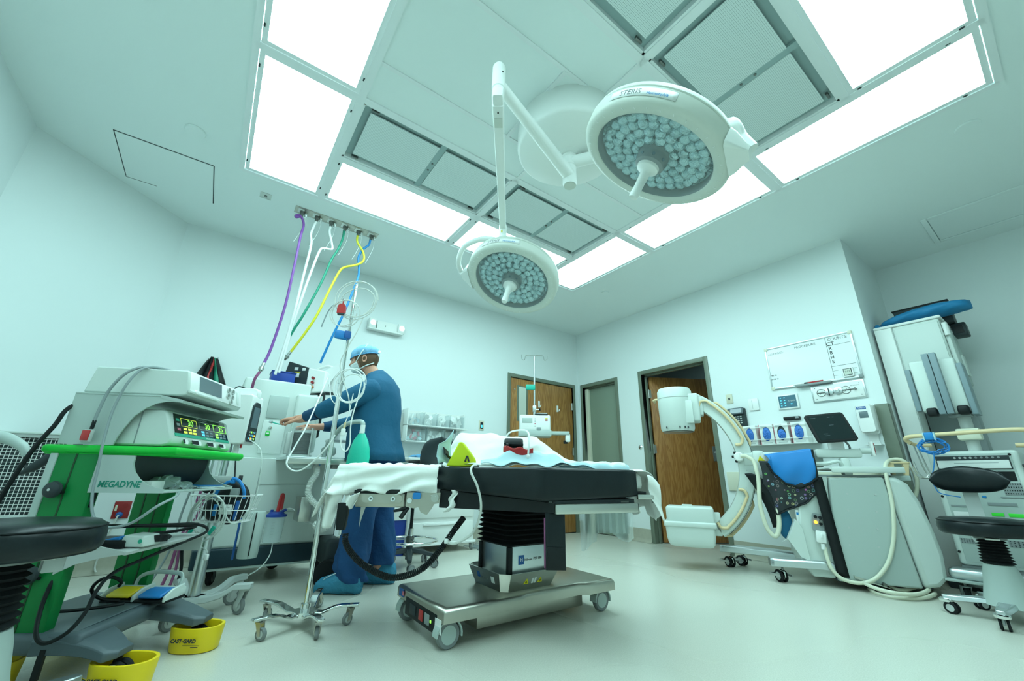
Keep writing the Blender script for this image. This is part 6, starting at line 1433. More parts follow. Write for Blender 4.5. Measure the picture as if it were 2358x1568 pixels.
# ================================================================ PUMP STAND WITH BASKET
t = thing('pump_stand', 'grey rolling stand with thick steel pole between green cart and machine', 'stand', (.08, 3.05, 0))
b = MB(); b.cyl((0, 0, .06), (0, 0, .62), .030, 'alu', n=28); b.cyl((0, 0, .62), (0, 0, .95), .019, 'alu', n=24); obj('pole', b, t)
for i, a in enumerate((-.45, .55, 1.9, 3.1, 4.3)):
    b = MB(Matrix.Rotation(a, 4, 'Z')); b.skin([[Vector((x, -w, z-.016)), Vector((x, w, z-.016)), Vector((x, w*.7, z+.014)), Vector((x, -w*.7, z+.014))] for x, w, z in ((.0, .06, .085), (.08, .048, .085), (.14, .032, .100), (.20, .030, .138), (.285, .028, .142))], 'lightgrey'); obj('leg', b, t, bev=.006)
    caster(t, .25*math.cos(a), .25*math.sin(a), .085, .020, 'grey_rubber', 'lightgrey', 'lightgrey', a+2.6, .13)
b = MB(); b.box((0, .0, .70), (.10, .05, .035), 'lightgrey', .004); b.cyl((.05, -.01, .70), (.085, -.01, .70), .008, 'dark_steel', n=8); b.cyl((.085, -.01, .70), (.105, -.01, .70), .022, 'black', n=16); b.cyl((-.05, -.02, .66), (-.06, -.05, .64), .020, 'black', n=14); obj('pole_clamp', b, t)
b = MB(); 
for x in (-.03, .03): b.cyl((x-.09, .05, .60), (x-.09, .05, .85), .006, 'alu', n=8)
b.cyl((.04, -.03, .86), (.075, -.09, .62), .004, 'black', n=6); obj('side_rod', b, t)
g = thing('infusion_pump', 'white tall pump unit with dark screen side mounted on the grey stand', 'pump', (.10, 3.03, .90), math.radians(-30))
b = MB(); b.skin([[Vector((x, y, z)) for x, z in rrect(-.165, .0, .085, .30, .02)] for y in (-.06, .07)], 'white_gloss'); b.skin([[Vector((x, y, z)) for x, z in rrect(-.07, .26, .085, .345, .03)] for y in (-.015, .03)], 'white_gloss'); cs = obj('case', b, g, bev=.006)
b = MB(); b.prism([(-.052, .03), (-.045, .23), (-.02, .255), (.02, .255), (.045, .23), (.052, .03), (.04, .015), (-.04, .015)], (.085, .092), 'darkgrey', Matrix(((0, 0, 1, 0), (1, 0, 0, 0), (0, 1, 0, 0), (0, 0, 0, 1)))); obj('bezel', b, g)
b = MB(); b.bb((.0921, -.035, .10), (.0935, .035, .225), 'screen_grey'); obj('screen', b, g)
rn = random.Random(5)
for i in range(12):
    b = MB(); b.box((.0935, -.028+.019*(i % 4), .035+.019*(i//4)), (.002, .010, .010), ('led_blue', 'led_orange', 'lightgrey', 'led_green', 'lightgrey', 'led_blue')[i % 6], .001); obj('button', b, g)
b = MB(); b.box((-.035, -.0605, .255), (.075, .002, .028), 'hose_blue', .001); b.box((-.045, -.0605, .205), (.06, .002, .028), 'label', .001); obj('label_plate', b, cs)
b = MB(); b.box((-.058, -.062, .255), (.014, .002, .018), 'white_gloss'); b.box((-.028, -.062, .255), (.042, .002, .007), 'white_gloss'); b.box((-.045, -.062, .205), (.045, .001, .004), 'ink_grey'); obj('label_print', b, cs)
b = MB(); b.cyl((.02, 0, .0), (.02, 0, -.06), .015, 'white_gloss', n=14); b.cyl((.055, -.02, .0), (.06, -.03, -.02), .006, 'red', n=10); obj('connector', b, g)
b = MB(); b.tube([(-.07, .0, .30), (-.085, .02, .34), (-.06, .02, .36), (-.02, .02, .35)], .004, 'darkgrey', 6, 5); obj('cable', b, g)
# wire basket
t = thing('wire_basket', 'white wire basket on the stand holding pouches and tubing', 'basket', (.125, 2.93, .48), math.radians(-30))
W2, D2, HB = .165, .085, .135
def rim(z, k): return [Vector((x*k, y*k, z)) for x, y in rrect(-W2, -D2, W2, D2, .04, 5)]
b = MB(); b.tube(rim(HB, 1), .0032, 'white_gloss', 6, 1, closed=True); b.tube(rim(HB*.45, .90), .0024, 'white_gloss', 6, 1, closed=True); b.tube(rim(.0, .80), .0024, 'white_gloss', 6, 1, closed=True); obj('hoop', b, t)
b = MB(); top = rim(HB, 1); bot = rim(0, .80)
def at(r, f): 
    L = [(r[i]-r[i-1]).length for i in range(len(r))]; s = f*sum(L); i = 0
    while s > L[i] and i < len(r)-1: s -= L[i]; i += 1
    return r[i-1].lerp(r[i], s/max(L[i], 1e-6))
for i in range(30): b.cyl(at(top, i/30), at(bot, i/30), .0018, 'white_gloss', n=6)
for i in range(-7, 8): b.cyl((W2*.8*i/8, -D2*.8, 0), (W2*.8*i/8, D2*.8, 0), .0016, 'white_gloss', n=6)
obj('wire', b, t)
g = thing('strap_pouch', 'black and bright blue padded pouch sticking out of the wire basket', 'pouch', (.135, 2.94, .49), math.radians(-30))
b = MB(); b.ell((.02, .0, .085), (.095, .045, .115), 'black', 24, 16); b.ell((-.06, -.01, .06), (.055, .04, .07), 'black'); b.box((.045, -.04, .14), (.05, .02, .05), 'midgrey', .01); obj('pouch', b, g)
b = MB(); b.tube([(-.06, -.03, .10), (-.045, -.045, .15), (-.0, -.048, .195), (.03, -.045, .195), (.02, -.045, .215), (.06, -.045, .20), (.095, -.045, .15), (.10, -.04, .11)], .009, 'blue_bright', 8, 6); b.box((-.02, -.075, .05), (.02, .01, .06), 'blue_bright', .003); b.box((.09, -.075, .05), (.018, .01, .10), 'logo_blue', .003); obj('blue_trim', b, g)
b = MB(); b.box((.035, -.078, .055), (.065, .004, .05), 'label', .002); b.box((.03, -.081, .065), (.05, .001, .003), 'ink_grey'); b.box((.03, -.081, .05), (.04, .001, .003), 'ink_grey'); tag(obj('paper_label', b, g))
t = thing('coiled_tubing', 'large loops of clear tubing hanging on the front of the wire basket', 'tubing', (.10, 2.83, .48))
b = rot_b(loops(-.06, .0, .03, .088, 5, 'clear_tube', .0032, 3, 1.15), (0, 0, 0)); obj('tube_loop', b, t)
b = MB(F45); b.tube([(-.0, .0, .10), (.06, .02, -.0), (.12, .03, .02), (.16, .03, .12), (.16, .03, .28), (.13, .04, .38), (.08, .05, .42), (.04, .06, .44)], .0035, 'clear_tube', 7, 6); b.tube([(-.12, 0, .0), (-.13, -.01, -.06), (-.10, -.02, -.10), (-.02, -.02, -.12), (.0, -.02, -.14)], .003, 'clear_tube', 6, 6); b.box((-.0, -.02, -.16), (.02, .02, .03), 'white_gloss', .006); obj('tube_tail', b, t)
for x, z in ((-.125, -.05), (-.01, -.035)):
    b = MB(F45); b.box((x, -.012, z), (.020, .006, .045), 'teal_plastic', .002, rot=(0, .5, 0)); obj('teal_clip', b, t)
t = thing('stand_cylinder', 'pale grey cylinder hanging under the wire basket', 'cylinder', (.30, 3.12, .25))
b = MB(); b.lathe([(0, 0), (.052, .004), (.055, .02), (.060, .25), (.055, .26), (0, .262)], (0, 0, 0), (0, 0, 1), 'panel_grey', 28); b.box((.0, -.061, .14), (.006, .004, .24), 'black'); obj('shell', b, t); b = MB(); b.box((-.07, .05, .12), (.012, .02, .26), 'logo_blue', .004); obj('blue_edge', b, t)
# bundled cables behind the stand
for lab, m, dx, r in (('maroon cable bundle running down behind the grey stand pole', 'mag_tube', 0, .008), ('second maroon cable running down beside the first, behind the stand', 'mag_tube', .03, .007), ('black cable running down from the stand to the floor', 'black', .055, .008), ('grey cable looped beside the green cart upright', 'cable_grey', -.05, .006)):
    b = MB(); b.tube([(.0+dx, 3.22, .66), (-.02+dx, 3.24, .50), (-.05+dx*.5, 3.25, .34), (-.06+dx, 3.26, .20), (-.09+dx*1.5, 3.24, .06), (-.10+dx*2, 3.20, .012), (.02+dx, 3.3, .010), (.14, 3.42+dx, .010)], r, m, 8, 6); tag(obj('cable', b), lab, 'cable')
b = MB(); b.tube([(-.20, 4.50, .63), (-.22, 4.515, .45), (-.21, 4.51, .25), (-.20, 4.49, .02)], .006, 'cable_grey', 8, 5); tag(obj('cable', b), 'thin grey cable hanging down the back wall behind the cart', 'cable')
# wire mesh cart at the far left
t = thing('mesh_cart', 'white open mesh-sided cart against the angled wall at far left', 'cart', (-.98, 3.86, 0), math.radians(-12))
b = MB()
for x in (-.18, .24):
    for y in (0, .20): b.bb((x-.012, y-.012, .06), (x+.012, y+.012, .955), 'lightgrey', .003)
for z in (.10, .46, .935): b.bb((-.19, -.012, z-.012), (.25, .012, z+.012), 'lightgrey', .003); b.bb((-.19, .19, z-.012), (.25, .212, z+.012), 'lightgrey', .003)
for z in (.945,): b.bb((-.20, -.02, z), (.26, .23, z+.012), 'device_white', .004)
obj('frame', b, t)
b = MB()
for i in range(20): b.box((-.16+.0205*i, 0, .70), (.0028, .003, .46), 'white')
for i in range(23): b.box((.03, -.002, .475+.02*i), (.40, .003, .0028), 'white')
for i in range(20): b.box((-.16+.0205*i, 0, .27), (.0028, .003, .32), 'white')
for i in range(17): b.box((.03, -.002, .115+.02*i), (.40, .003, .0028), 'white')
obj('mesh_panel', b, t)
b = MB(); b.bb((-.17, .02, .10), (.23, .19, .92), 'darkgrey', .01); obj('inner_box', b, t)
t = thing('cart_bracket', 'grey curved plastic handle arm in front of the mesh cart', 'handle arm', (-.79, 3.02, .775), math.radians(-20))
b = MB(); b.tube([(-.20, 0, .12), (-.12, 0, .115), (-.02, 0, .10), (.055, 0, .06), (.07, 0, .02)], .03, 'panel_grey', 10, 6, rads=[.036, .032, .026, .02, .010]); b.box((-.16, .02, -.03), (.08, .05, .26), 'panel_grey', .02); b.tube([(.08, 0, -.06), (.12, 0, -.03), (.17, 0, .02), (.21, 0, .06)], .02, 'darkgrey', 10, 5, rads=[.006, .02, .022, .008]); obj('arm', b, t)
# ================================================================ TASK CHAIR, SUPPLY CART, BIN
t = thing('task_chair', 'black office chair with chrome foot ring beyond the operating table', 'chair', (1.55, 3.63, 0), 0)
b = MB(); b.cyl((0, 0, .06), (0, 0, .24), .028, 'darkgrey', n=20); b.cyl((0, 0, .24), (0, 0, .30), .024, 'chrome', n=20); b.cyl((0, 0, .30), (0, 0, .64), .014, 'black', n=16); obj('column', b, t)
b = MB(); b.tube([(.235*math.cos(a), .235*math.sin(a), .205) for a in (2*PI*i/48 for i in range(48))], .010, 'chrome', 10, 1, closed=True)
for i in range(3): a = i*2*PI/3+.5; b.cyl((.03*math.cos(a), .03*math.sin(a), .215), (.235*math.cos(a), .235*math.sin(a), .207), .006, 'chrome', n=8)
b.cyl((0, 0, .19), (0, 0, .235), .036, 'dark_steel', n=18); obj('foot_ring', b, t)
for i in range(5):
    a = math.atan2(3.434-3.63, 1.476-1.55)+i*2*PI/5
    b = MB(Matrix.Rotation(a, 4, 'Z')); b.skin([[Vector((x, -w, z-.014)), Vector((x, w, z-.014)), Vector((x, w*.6, z+.014)), Vector((x, -w*.6, z+.014))] for x, w, z in ((.02, .035, .13), (.12, .028, .118), (.22, .022, .095), (.255, .016, .082))], 'darkgrey'); obj('leg', b, t, bev=.004)
    caster(t, .245*math.cos(a), .245*math.sin(a), .06, .020, 'grey_rubber', 'midgrey', 'darkgrey', a+2+i, .062, twin=True)
b = MB(); b.lathe([(0, 0), (.20, .01), (.225, .035), (.22, .06), (.18, .075), (0, .08)], (0, 0, .64), (0, 0, 1), 'darkgrey', 36); b.box((0, 0, .63), (.2, .12, .03), 'black', .006); obj('seat', b, t)
b = MB(Matrix.Translation((.0, .0, 0)) @ Matrix.Rotation(-A+.25, 4, 'Z')); rg = []
for i in range(15):
    u = -1+2*i/14; z = .935+.155*u; w = .17*(1-abs(u)**3)**.5*(1-.12*u)+.01
    rg.append([Vector((.21+w*math.cos(v)*1.0, .02+.035*math.sin(v)+.05*(math.cos(v))**2-.03*u*u, z)) for v in (2*PI*k/24 for k in range(24))])
b.skin(rg, 'darkgrey'); obj('backrest', b, t, ang=70)
b = MB(Matrix.Rotation(-A+.25, 4, 'Z')); b.tube([(.02, .02, .63), (.15, .06, .64), (.21, .09, .70), (.21, .08, .88)], .018, 'black', 8, 5); b.tube([(-.12, -.12, .66), (-.16, -.16, .76), (-.05, -.19, .79), (.12, -.18, .79), (.18, -.12, .72)], .017, 'black', 8, 5); obj('back_bracket_and_arm', b, t)
b = MB(); b.tube([(.0, -.03, .60), (-.06, -.09, .58), (-.11, -.13, .57)], .010, 'black', 8, 4); obj('lever', b, t)
t = thing('supply_cart', 'white rolling supply cart with drawers behind the office chair', 'supply cart', (2.06, 4.22, 0))
b = MB(); b.bb((-.36, -.14, .09), (.40, .24, .88), 'white', .012, 3); b.bb((-.42, -.18, .885), (.44, .26, .915), 'white', .008); b.bb((-.38, -.16, .075), (.42, .25, .10), 'white_gloss', .006); b.bb((-.42, -.19, .855), (.0, -.16, .875), 'black', .004); cs = obj('body', b, t)
for z in (.19, .43, .65):
    b = MB(); b.bb((-.34, -.152, z-.10), (.38, -.139, z+.10), 'white', .006); d = obj('drawer', b, t); b = MB(); b.bb((-.20, -.166, z+.07), (.24, -.150, z+.09), 'white_gloss', .004); obj('handle', b, d)
for x, y in ((-.34, -.12), (.38, -.12), (-.34, .2), (.38, .2)): caster(t, x, y, .085, .022, 'grey_rubber', 'lightgrey', 'lightgrey', .6, .085)
b = MB(); b.grid(lambda u, v: Vector((1.71+.34*u, 4.11+.16*v, .925+.022*math.sin(u*PI)+.010*math.sin(u*23+v*6)+.006*math.sin(v*17))), 30, 10, 'towel_blue'); tag(obj('folded_towel', b, ang=180, solid=.012), 'crumpled light blue towel on top of the white supply cart', 'towel')
t = thing('trash_can', 'deep blue bin with white liner behind the dark blue trouser legs', 'bin', (1.60, 4.24, 0))
b = MB(); b.skin([[Vector((x*k, y*k, z)) for x, y in rrect(-.14, -.13, .14, .13, .03)] for z, k in ((0, .82), (.33, 1.0))], 'blue_deep'); obj('can', b, t)
b = MB(); b.skin([[Vector((x*k, y*k, z)) for x, y in rrect(-.14, -.13, .14, .13, .03)] for z, k in ((.32, 1.03), (.335, 1.03), (.43, .99))], 'sheet'); obj('liner', b, t)
b = MB(); rn = random.Random(2)
for j in range(5):
    p = [Vector((2.55+rn.uniform(-.05, .25), 4.1+rn.uniform(-.1, .3), .006))]
    for i in range(7): p.append(Vector((2.5+rn.uniform(-.03, .32), 4.05+rn.uniform(-.05, .35), .006+.03*rn.random()*(i % 3 == 1))))
    b.tube(p, .003, 'cable_grey', 5, 6)
tag(obj('floor_wires', b), 'tangle of thin wires on the floor beside the supply cart wheel', 'wires', kind='stuff')

# ================================================================ C-ARM
PX, PY, PR = 3.90, 1.86, math.radians(-60)
t = thing('x_ray_c_arm', 'white mobile x-ray C-arm with tan handles before the ajar door', 'C-arm', (PX, PY, 0), PR)
RXp = Matrix.Rotation(PI/2, 4, 'X')
def bandp(cx, cz, r0, r1, a0, a1, n=30):
    return [(cx+r1*math.cos(math.radians(a0+(a1-a0)*i/n)), cz+r1*math.sin(math.radians(a0+(a1-a0)*i/n))) for i in range(n+1)]+[(cx+r0*math.cos(math.radians(a1-(a1-a0)*i/n)), cz+r0*math.sin(math.radians(a1-(a1-a0)*i/n))) for i in range(n+1)]
ccx, ccz = -.634, .885
b = MB(); n = 40; rg = []
for i in range(n+1):
    a = math.radians(-55+118*i/n); rg.append([Vector((ccx+r*math.cos(a), y, ccz+r*math.sin(a))) for r, y in ((.622, -.045), (.622, .045), (.735, .045), (.746, .03), (.746, -.03), (.735, -.045))])
b.skin(rg, 'device_white'); ca = obj('c_shaped_arm', b, t, ang=30)
b = MB(); b.skin([[Vector((ccx+r*math.cos(a), y, ccz+r*math.sin(a))) for r, y in ((.745, -.02), (.751, -.02), (.751, .02), (.745, .02))] for a in (math.radians(-50+70*i/30) for i in range(31))], 'darkgrey'); obj('track', b, ca)
b = MB()
for i in range(17):
    a = math.radians(-48+6.2*i); b.cyl((ccx+.68*math.cos(a), -.044, ccz+.68*math.sin(a)), (ccx+.68*math.cos(a), -.0465, ccz+.68*math.sin(a)), .004, 'lightgrey', n=8)
tag(obj('rivet', b, ca), kind='stuff')
def hcurve(a0, a1, y, off=.905):
    f = lambda a, r: Vector((ccx+r*math.cos(math.radians(a)), y, ccz+r*math.sin(math.radians(a))))
    d = 1 if a1 > a0 else -1
    return [f(a0, off-.075), f(a0-d*.5, off-.03), f(a0+d*2.5, off)]+[f(a0+(a1-a0)*k/8, off) for k in range(1, 8)]+[f(a1-d*2.5, off), f(a1+d*.5, off-.03), f(a1, off-.075)]
for y, a0, a1, off in ((-.062, 56, 15, .715), (.085, 50, 12, .775), (-.062, -20, -52, .70), (.085, -24, -54, .775)):
    b = MB(); b.tube(hcurve(a0, a1, y, off), .012, 'handle_tan', 12, 4); obj('tube_handle', b, t)
b = MB(); b.lathe([(0, -.01), (.13, -.008), (.143, 0)], (-.487, 0, 1.185), (0, 0, 1), 'alu', 48); b.lathe([(.143, 0), (.155, .03), (.162, .28), (.160, .39), (.145, .42), (.08, .43), (0, .43)], (-.487, 0, 1.185), (0, 0, 1), 'device_white', 48); b.lathe([(.1625, .318), (.1635, .32), (.1635, .322), (.1615, .324)], (-.487, 0, 1.185), (0, 0, 1), 'lightgrey', 48, cap=False); th = obj('x_ray_tube_housing', b, t)
b = MB(); b.bb((-.40, -.10, 1.27), (-.27, .10, 1.54), 'device_white', .02, 3); b.bb((-.30, -.065, 1.33), (-.24, .065, 1.50), 'device_white', .01); b.bb((-.42, -.13, 1.25), (-.33, .02, 1.47), 'device_white', .01); obj('housing_bracket', b, th)
b = MB(); b.tube([(-.60, .02, 1.51), (-.66, .03, 1.515), (-.69, .05, 1.51), (-.68, .09, 1.50)], .012, 'handle_tan', 10, 5); obj('side_handle', b, th)
for a in (-2.2, -1.4, -1.1, -.9):
    b = MB(); b.box((-.487+.158*math.cos(a), .158*math.sin(a), 1.215), (.012, .012, .018), 'ink', .002); obj('mark', b, th)
b = MB(); b.bb((-.665, -.13, .37), (-.27, .13, .515), 'device_white', .02, 3); b.bb((-.69, -.16, .345), (-.26, .16, .39), 'device_white', .012, 3)
rg = []
for z, k in ((.35, 1.0), (.26, .975), (.215, .93), (.195, .86), (.185, .74)): rg.append([Vector((-.478+(x+.478)*k, y*k, z)) for x, y in rrect(-.68, -.15, -.275, .15, .03)])
b.skin(rg, 'device_white'); b.bb((-.53, -.05, .51), (-.44, .05, .527), 'device_white', .006); b.bb((-.29, -.045, .28), (-.22, .045, .47), 'device_white', .01); obj('image_detector', b, t)
# support arm, hub and hose
b = MB(); b.bb((.02, -.05, .86), (.62, .06, .985), 'device_white', .02, 3); b.bb((.10, -.07, .60), (.20, .10, 1.0), 'device_white', .03); obj('support_arm', b, t)
b = MB(); b.lathe([(.040, 0), (.040, .03), (.032, .04), (0, .042)], (-.005, -.05, .945), (0, -1, 0), 'white_gloss', 24)
for a in (2.2, 3.1, 4.2): b.box((-.005+.045*math.cos(a), -.055, .945+.045*math.sin(a)), (.022, .016, .022), 'black', .006)
obj('rotation_hub', b, t)
b = MB(); b.tube([(.01, -.09, .95), (.05, -.10, .948), (.100, -.11, .905), (.108, -.13, .82), (.108, -.14, .733), (.09, -.15, .553), (.105, -.16, .40), (.135, -.16, .335), (.165, -.16, .323), (.19, -.16, .37), (.207, -.15, .45), (.21, -.13, .56), (.21, -.05, .70)], .017, 'cream', 12, 6); obj('cable_hose', b, t)
# body
b = MB(); b.prism([(.30, .16), (.36, .62), (.45, .79), (.585, .79), (.50, .06), (.36, .06)], (-.22, .20), 'device_white', RXp); fb = obj('front_column', b, t, bev=.01)
b = MB(); b.prism([(.505, .05), (.585, .775), (.925, .785), (.985, .05)], (-.22, .235), 'panel_grey', RXp); sp = obj('side_panel', b, t, bev=.012)
for i in range(5):
    for j in range(2):
        b = MB(); b.cyl((.66+.17*j-.02*i+.02, -.236, .66-.12*i), (.66+.17*j-.02*i+.02, -.2385, .66-.12*i), .007, 'lightgrey', n=10); obj('stud', b, sp)
b = MB(); rg = []
for x0, z1, zz in ((0, 0, 0),):
    pass
b.prism([(.93, .79), (1.00, .785), (1.06, .74), (1.10, .62), (1.13, .45), (1.145, .28), (1.13, .12), (1.08, .07), (.99, .05)], (-.20, .245), 'device_white', RXp); obj('rear_cover', b, t, bev=.03)
b = MB(); b.bb((.60, -.25, .835), (1.04, .17, .85), 'device_white', .006); b.bb((.46, -.20, .785), (.96, .16, .80), 'midgrey'); b.bb((.70, -.20, .79), (.76, -.10, .93), 'device_white', .02); b.bb((.61, -.255, .815), (1.06, -.235, .86), 'device_white', .008); b.bb((.98, -.20, .76), (1.10, .1, .80), 'panel_grey', .01); dk = obj('control_deck', b, t)
b = MB(); b.tube([(.52, -.18, .88), (.60, -.20, .885), (.68, -.20, .90), (.71, -.18, .86)], .014, 'device_white', 8, 5, rads=[.02, .016, .012, .012]); obj('lever', b, dk)
b = MB(); b.bb((.55, -.16, .93), (.86, -.06, 1.00), 'device_white', .02); b.cyl((.86, -.11, .985), (.93, -.11, .985), .022, 'device_white', n=16); b.box((.94, -.11, 1.0), (.018, .05, .11), 'white_gloss', .004); b.box((.951, -.11, 1.0), (.004, .045, .09), 'red_dark'); obj('tilt_arm', b, dk)
MT = Matrix.Translation((.695, -.18, 1.165)) @ Matrix.Rotation(math.radians(-4), 4, 'Y') @ Matrix.Rotation(math.radians(-14), 4, 'X')
b = MB(MT); b.skin([[Vector((x+.17*(-z)*.9, y, z)) for x, z in rrect(-.145, -.115, .125, .125, .02)] for y in (-.012, .022)], 'black'); mo = obj('monitor', b, t, bev=.004)
b = MB(MT); b.skin([[Vector((x+.17*(-z)*.9, y, z)) for x, z in rrect(-.128, -.100, .108, .108, .008)] for y in (-.0125, -.0145)], 'screen_dark'); obj('screen', b, mo)
b = MB(MT); 
for x, z, w in ((-.11, .09, .04), (.0, .088, .02), (.03, .088, .012), (-.06, -.05, .03), (-.05, -.065, .03), (.0, .02, .03)): b.box((x, -.0152, z), (w, .001, .003), 'slate')
obj('screen_text', b, mo)
b = MB(); b.skin([[Vector((x, y, z)) for x, y in rrect(-.05+.715, -.13, .05+.715, -.05, .02)] for z in (.98, 1.10)], 'white_gloss'); b.tube([(.77, -.10, 1.08), (.80, -.10, 1.03), (.80, -.10, .99)], .008, 'midgrey', 8, 4); obj('monitor_post', b, t)
b = MB(); b.bb((1.0, -.16, .885), (1.13, -.12, .90), 'handle_tan', .005); b.skin([[Vector((x+d, y, z)) for x, z in ((1.0, .885), (1.035, .885), (1.03, .79), (1.01, .79))] for d, y in ((.0, -.155), (.0, -.125))], 'handle_tan'); b.skin([[Vector((x, y, z)) for x, z in ((1.09, .885), (1.125, .885), (1.105, .79), (1.085, .79))] for y in (-.155, -.125)], 'handle_tan'); obj('push_handle', b, t)
# front controls
FP = Matrix.Translation((.452, -.2215, .45)) @ RXp @ Matrix.Rotation(math.radians(-7), 4, 'Z')
b = MB(FP); b.prism(rrect(-.034, -.075, .038, .060, .02), (0, .004), 'midgrey'); pp = obj('control_plate', b, t)
for x, y, m in ((-.012, .035, 'black'), (.018, .032, 'black'), (-.012, -.005, 'led_orange'), (.020, -.012, 'black'), (.022, .005, 'dark_steel')):
    b = MB(FP); b.lathe([(.012, .004), (.011, .014), (0, .015)], (x, y, 0), (0, 0, 1), m, 16); obj('knob', b, pp)
b = MB(FP); b.box((.012, -.105, .018), (.062, .085, .036), 'white_gloss', .008); b.box((.014, -.10, .038), (.012, .045, .012), 'white', .004); b.cyl((.02, -.15, .018), (.022, -.19, .018), .014, 'white_gloss', n=14); obj('plug_box', b, t)
b = MB(); b.tube([(.462, -.235, .275), (.462, -.245, .20), (.475, -.255, .13), (.52, -.26, .075), (.60, -.26, .055), (.68, -.26, .07), (.75, -.26, .12), (.82, -.26, .21), (.875, -.26, .34), (.906, -.26, .458), (.93, -.255, .60), (.938, -.25, .716), (.945, -.24, .82), (.975, -.20, .885), (1.03, -.14, .915), (1.09, -.14, .915), (1.14, -.14, .86), (1.155, -.13, .78), (1.14, -.10, .68), (1.10, -.08, .60)], .013, 'cream', 12, 6); obj('power_cord', b, t)
# legs and wheels
def rleg(x0, y0, x1, y1, z=.145, w=.055):
    b = MB(); d = Vector((x1-x0, y1-y0, 0)); n = Vector((-d.y, d.x, 0)).normalized(); rg = []
    for q, ww, zz in ((0, .55, z-.004), (.04, .9, z), (.12, 1, z), (.6, .95, z), (.8, 1.0, z-.005), (1, 1.05, z-.02)):
        c = Vector((x0, y0, 0))+d*q; rg.append([c+n*(ww*w*a)+Vector((0, 0, zz+h)) for a, h in ((-1, -.028), (-1, .014), (-.8, .028), (.8, .028), (1, .014), (1, -.028))])
    b.skin(rg, 'alu'); return b
lA = obj('leg', rleg(-.25, .25, .45, .12, .155, .055), t, bev=.004); lB = obj('leg', rleg(.08, -.22, .62, -.16, .145, .06), t, bev=.004)
def ccast(x, y, az):
    caster(t, x, y, .088, .026, 'rubber', 'lightgrey', 'chrome', az, .10, twin=True)
    b = MB(Matrix.Translation((x, y, 0)) @ Matrix.Rotation(az, 4, 'Z')); b.bb((-.03, -.055, .045), (.08, -.050, .060), 'alu'); b.bb((-.03, .050, .045), (.08, .055, .060), 'alu'); b.bb((.075, -.055, .045), (.082, .055, .060), 'alu'); b.cyl((.08, -.05, .05), (.09, -.05, .008), .003, 'dark_steel', n=6); obj('cable_deflector', b, t)
ccast(-.17, .23, 2.2); ccast(-.06, .36, 2.4); ccast(.16, -.215, 2.1)
b = MB(); b.bb((.50, -.20, .045), (1.05, .22, .075), 'darkgrey', .006); b.lathe([(0, -.02), (.06, -.02), (.065, .02), (0, .02)], (.72, -.18, .066), (0, 1, 0), 'rubber', 24); b.lathe([(0, -.02), (.06, -.02), (.065, .02), (0, .02)], (.95, .18, .066), (0, 1, 0), 'rubber', 24); obj('underside', b, t)
b = MB(); b.skin([[Vector((x, y, z)) for x, z in ((.60, .10), (.78, .045), (.80, .035), (.60, .085))] for y in (-.262, -.232)], 'steel'); b.cyl((.765, -.27, .06), (.765, -.24, .06), .012, 'dark_steel', n=12); obj('brake_pedal', b, t)
def on_c(name, lab, cat): return thing(name, lab, cat, (PX, PY, 0), PR)
# lead apron draped over the arm
g = on_c('lead_apron', 'blue lead apron with dark circle-print skirt draped over the C-arm', 'apron')
def interp(T, u):
    for (a, za), (c, zc) in zip(T, T[1:]):
        if u <= c: k = (u-a)/(c-a); k = k*k*(3-2*k)*.4+k*.6; return za+(zc-za)*k
    return T[-1][1]
BL = [(0, .885), (.12, .80), (.35, .722), (.62, .70), (.85, .735), (1, .775)]
def ay(u): return -.145-.105*u
b = MB()
b.grid(lambda u, v: Vector((.190+.315*u+(.018*math.sin(v*PI) if u < .1 else 0), ay(u)-.022*math.sin(v*PI)-.008*math.sin(u*11+v*5)*v, (.955+.04*u)*(1-v)+interp(BL, u)*v)), 40, 20, 'blue_bright')
b.grid(lambda u, v: Vector((.190+.315*u, ay(u)+.25*v, .955+.04*u+.012*math.sin(v*PI))), 20, 6, 'blue_bright'); obj('blue_panel', b, g, solid=.006, ang=180)
b = MB(); b.tube([Vector((.190+.315*u, ay(u)-.012, interp(BL, u))) for u in (i/20 for i in range(21))]+[Vector((.508, -.262, .85)), Vector((.510, -.262, .99))], .008, 'black', 6, 2); obj('black_binding', b, g)
SB = [(0, .66), (.12, .60), (.20, .485), (.45, .53), (.75, .58), (1, .66)]
b = MB(); b.grid(lambda u, v: Vector((.135+.355*u+.012*math.sin(v*4+u*3)*(1-u), ay(u)+.012-.012*math.sin(u*16+v*3)*v, (.91-.03*u)*(1-v)+interp(SB, u)*v)), 44, 24, 'dots'); obj('printed_skirt', b, g, solid=.006, ang=180)
b = MB(); b.tube([Vector((.135+.355*u+.012*math.sin(4+u*3)*(1-u), ay(u)+.008-.012*math.sin(u*16+3), interp(SB, u))) for u in (i/24 for i in range(25))], .006, 'black', 6, 1); obj('hem_binding', b, g)
b = MB(); b.grid(lambda u, v: Vector((.015+.13*u+.14*v+.03*math.sin(v*3), -.115-.03*math.sin(u*PI), .80-.42*v-.04*u+.02*math.sin(u*PI))), 12, 20, 'black'); obj('dark_collar', b, g, solid=.008, ang=180)
b = MB(); b.grid(lambda u, v: Vector((.470+.070*u+.035*v, -.245-.002*math.sin(v*5), .78-.70*v)), 3, 20, 'black'); obj('black_strap', b, g, solid=.004, ang=180)
g = on_c('document_pouch', 'clear pouch of papers with yellow tag hanging behind the apron', 'document')
b = MB(); b.prism([(.12, .80), (.17, .98), (.30, .92), (.24, .74)], (.09, .094), 'label', RXp); obj('paper', b, g)
b = MB(); b.prism([(.135, .905), (.155, .955), (.195, .90), (.175, .865)], (.095, .098), 'warn_yellow', RXp); obj('yellow_tag', b, g)
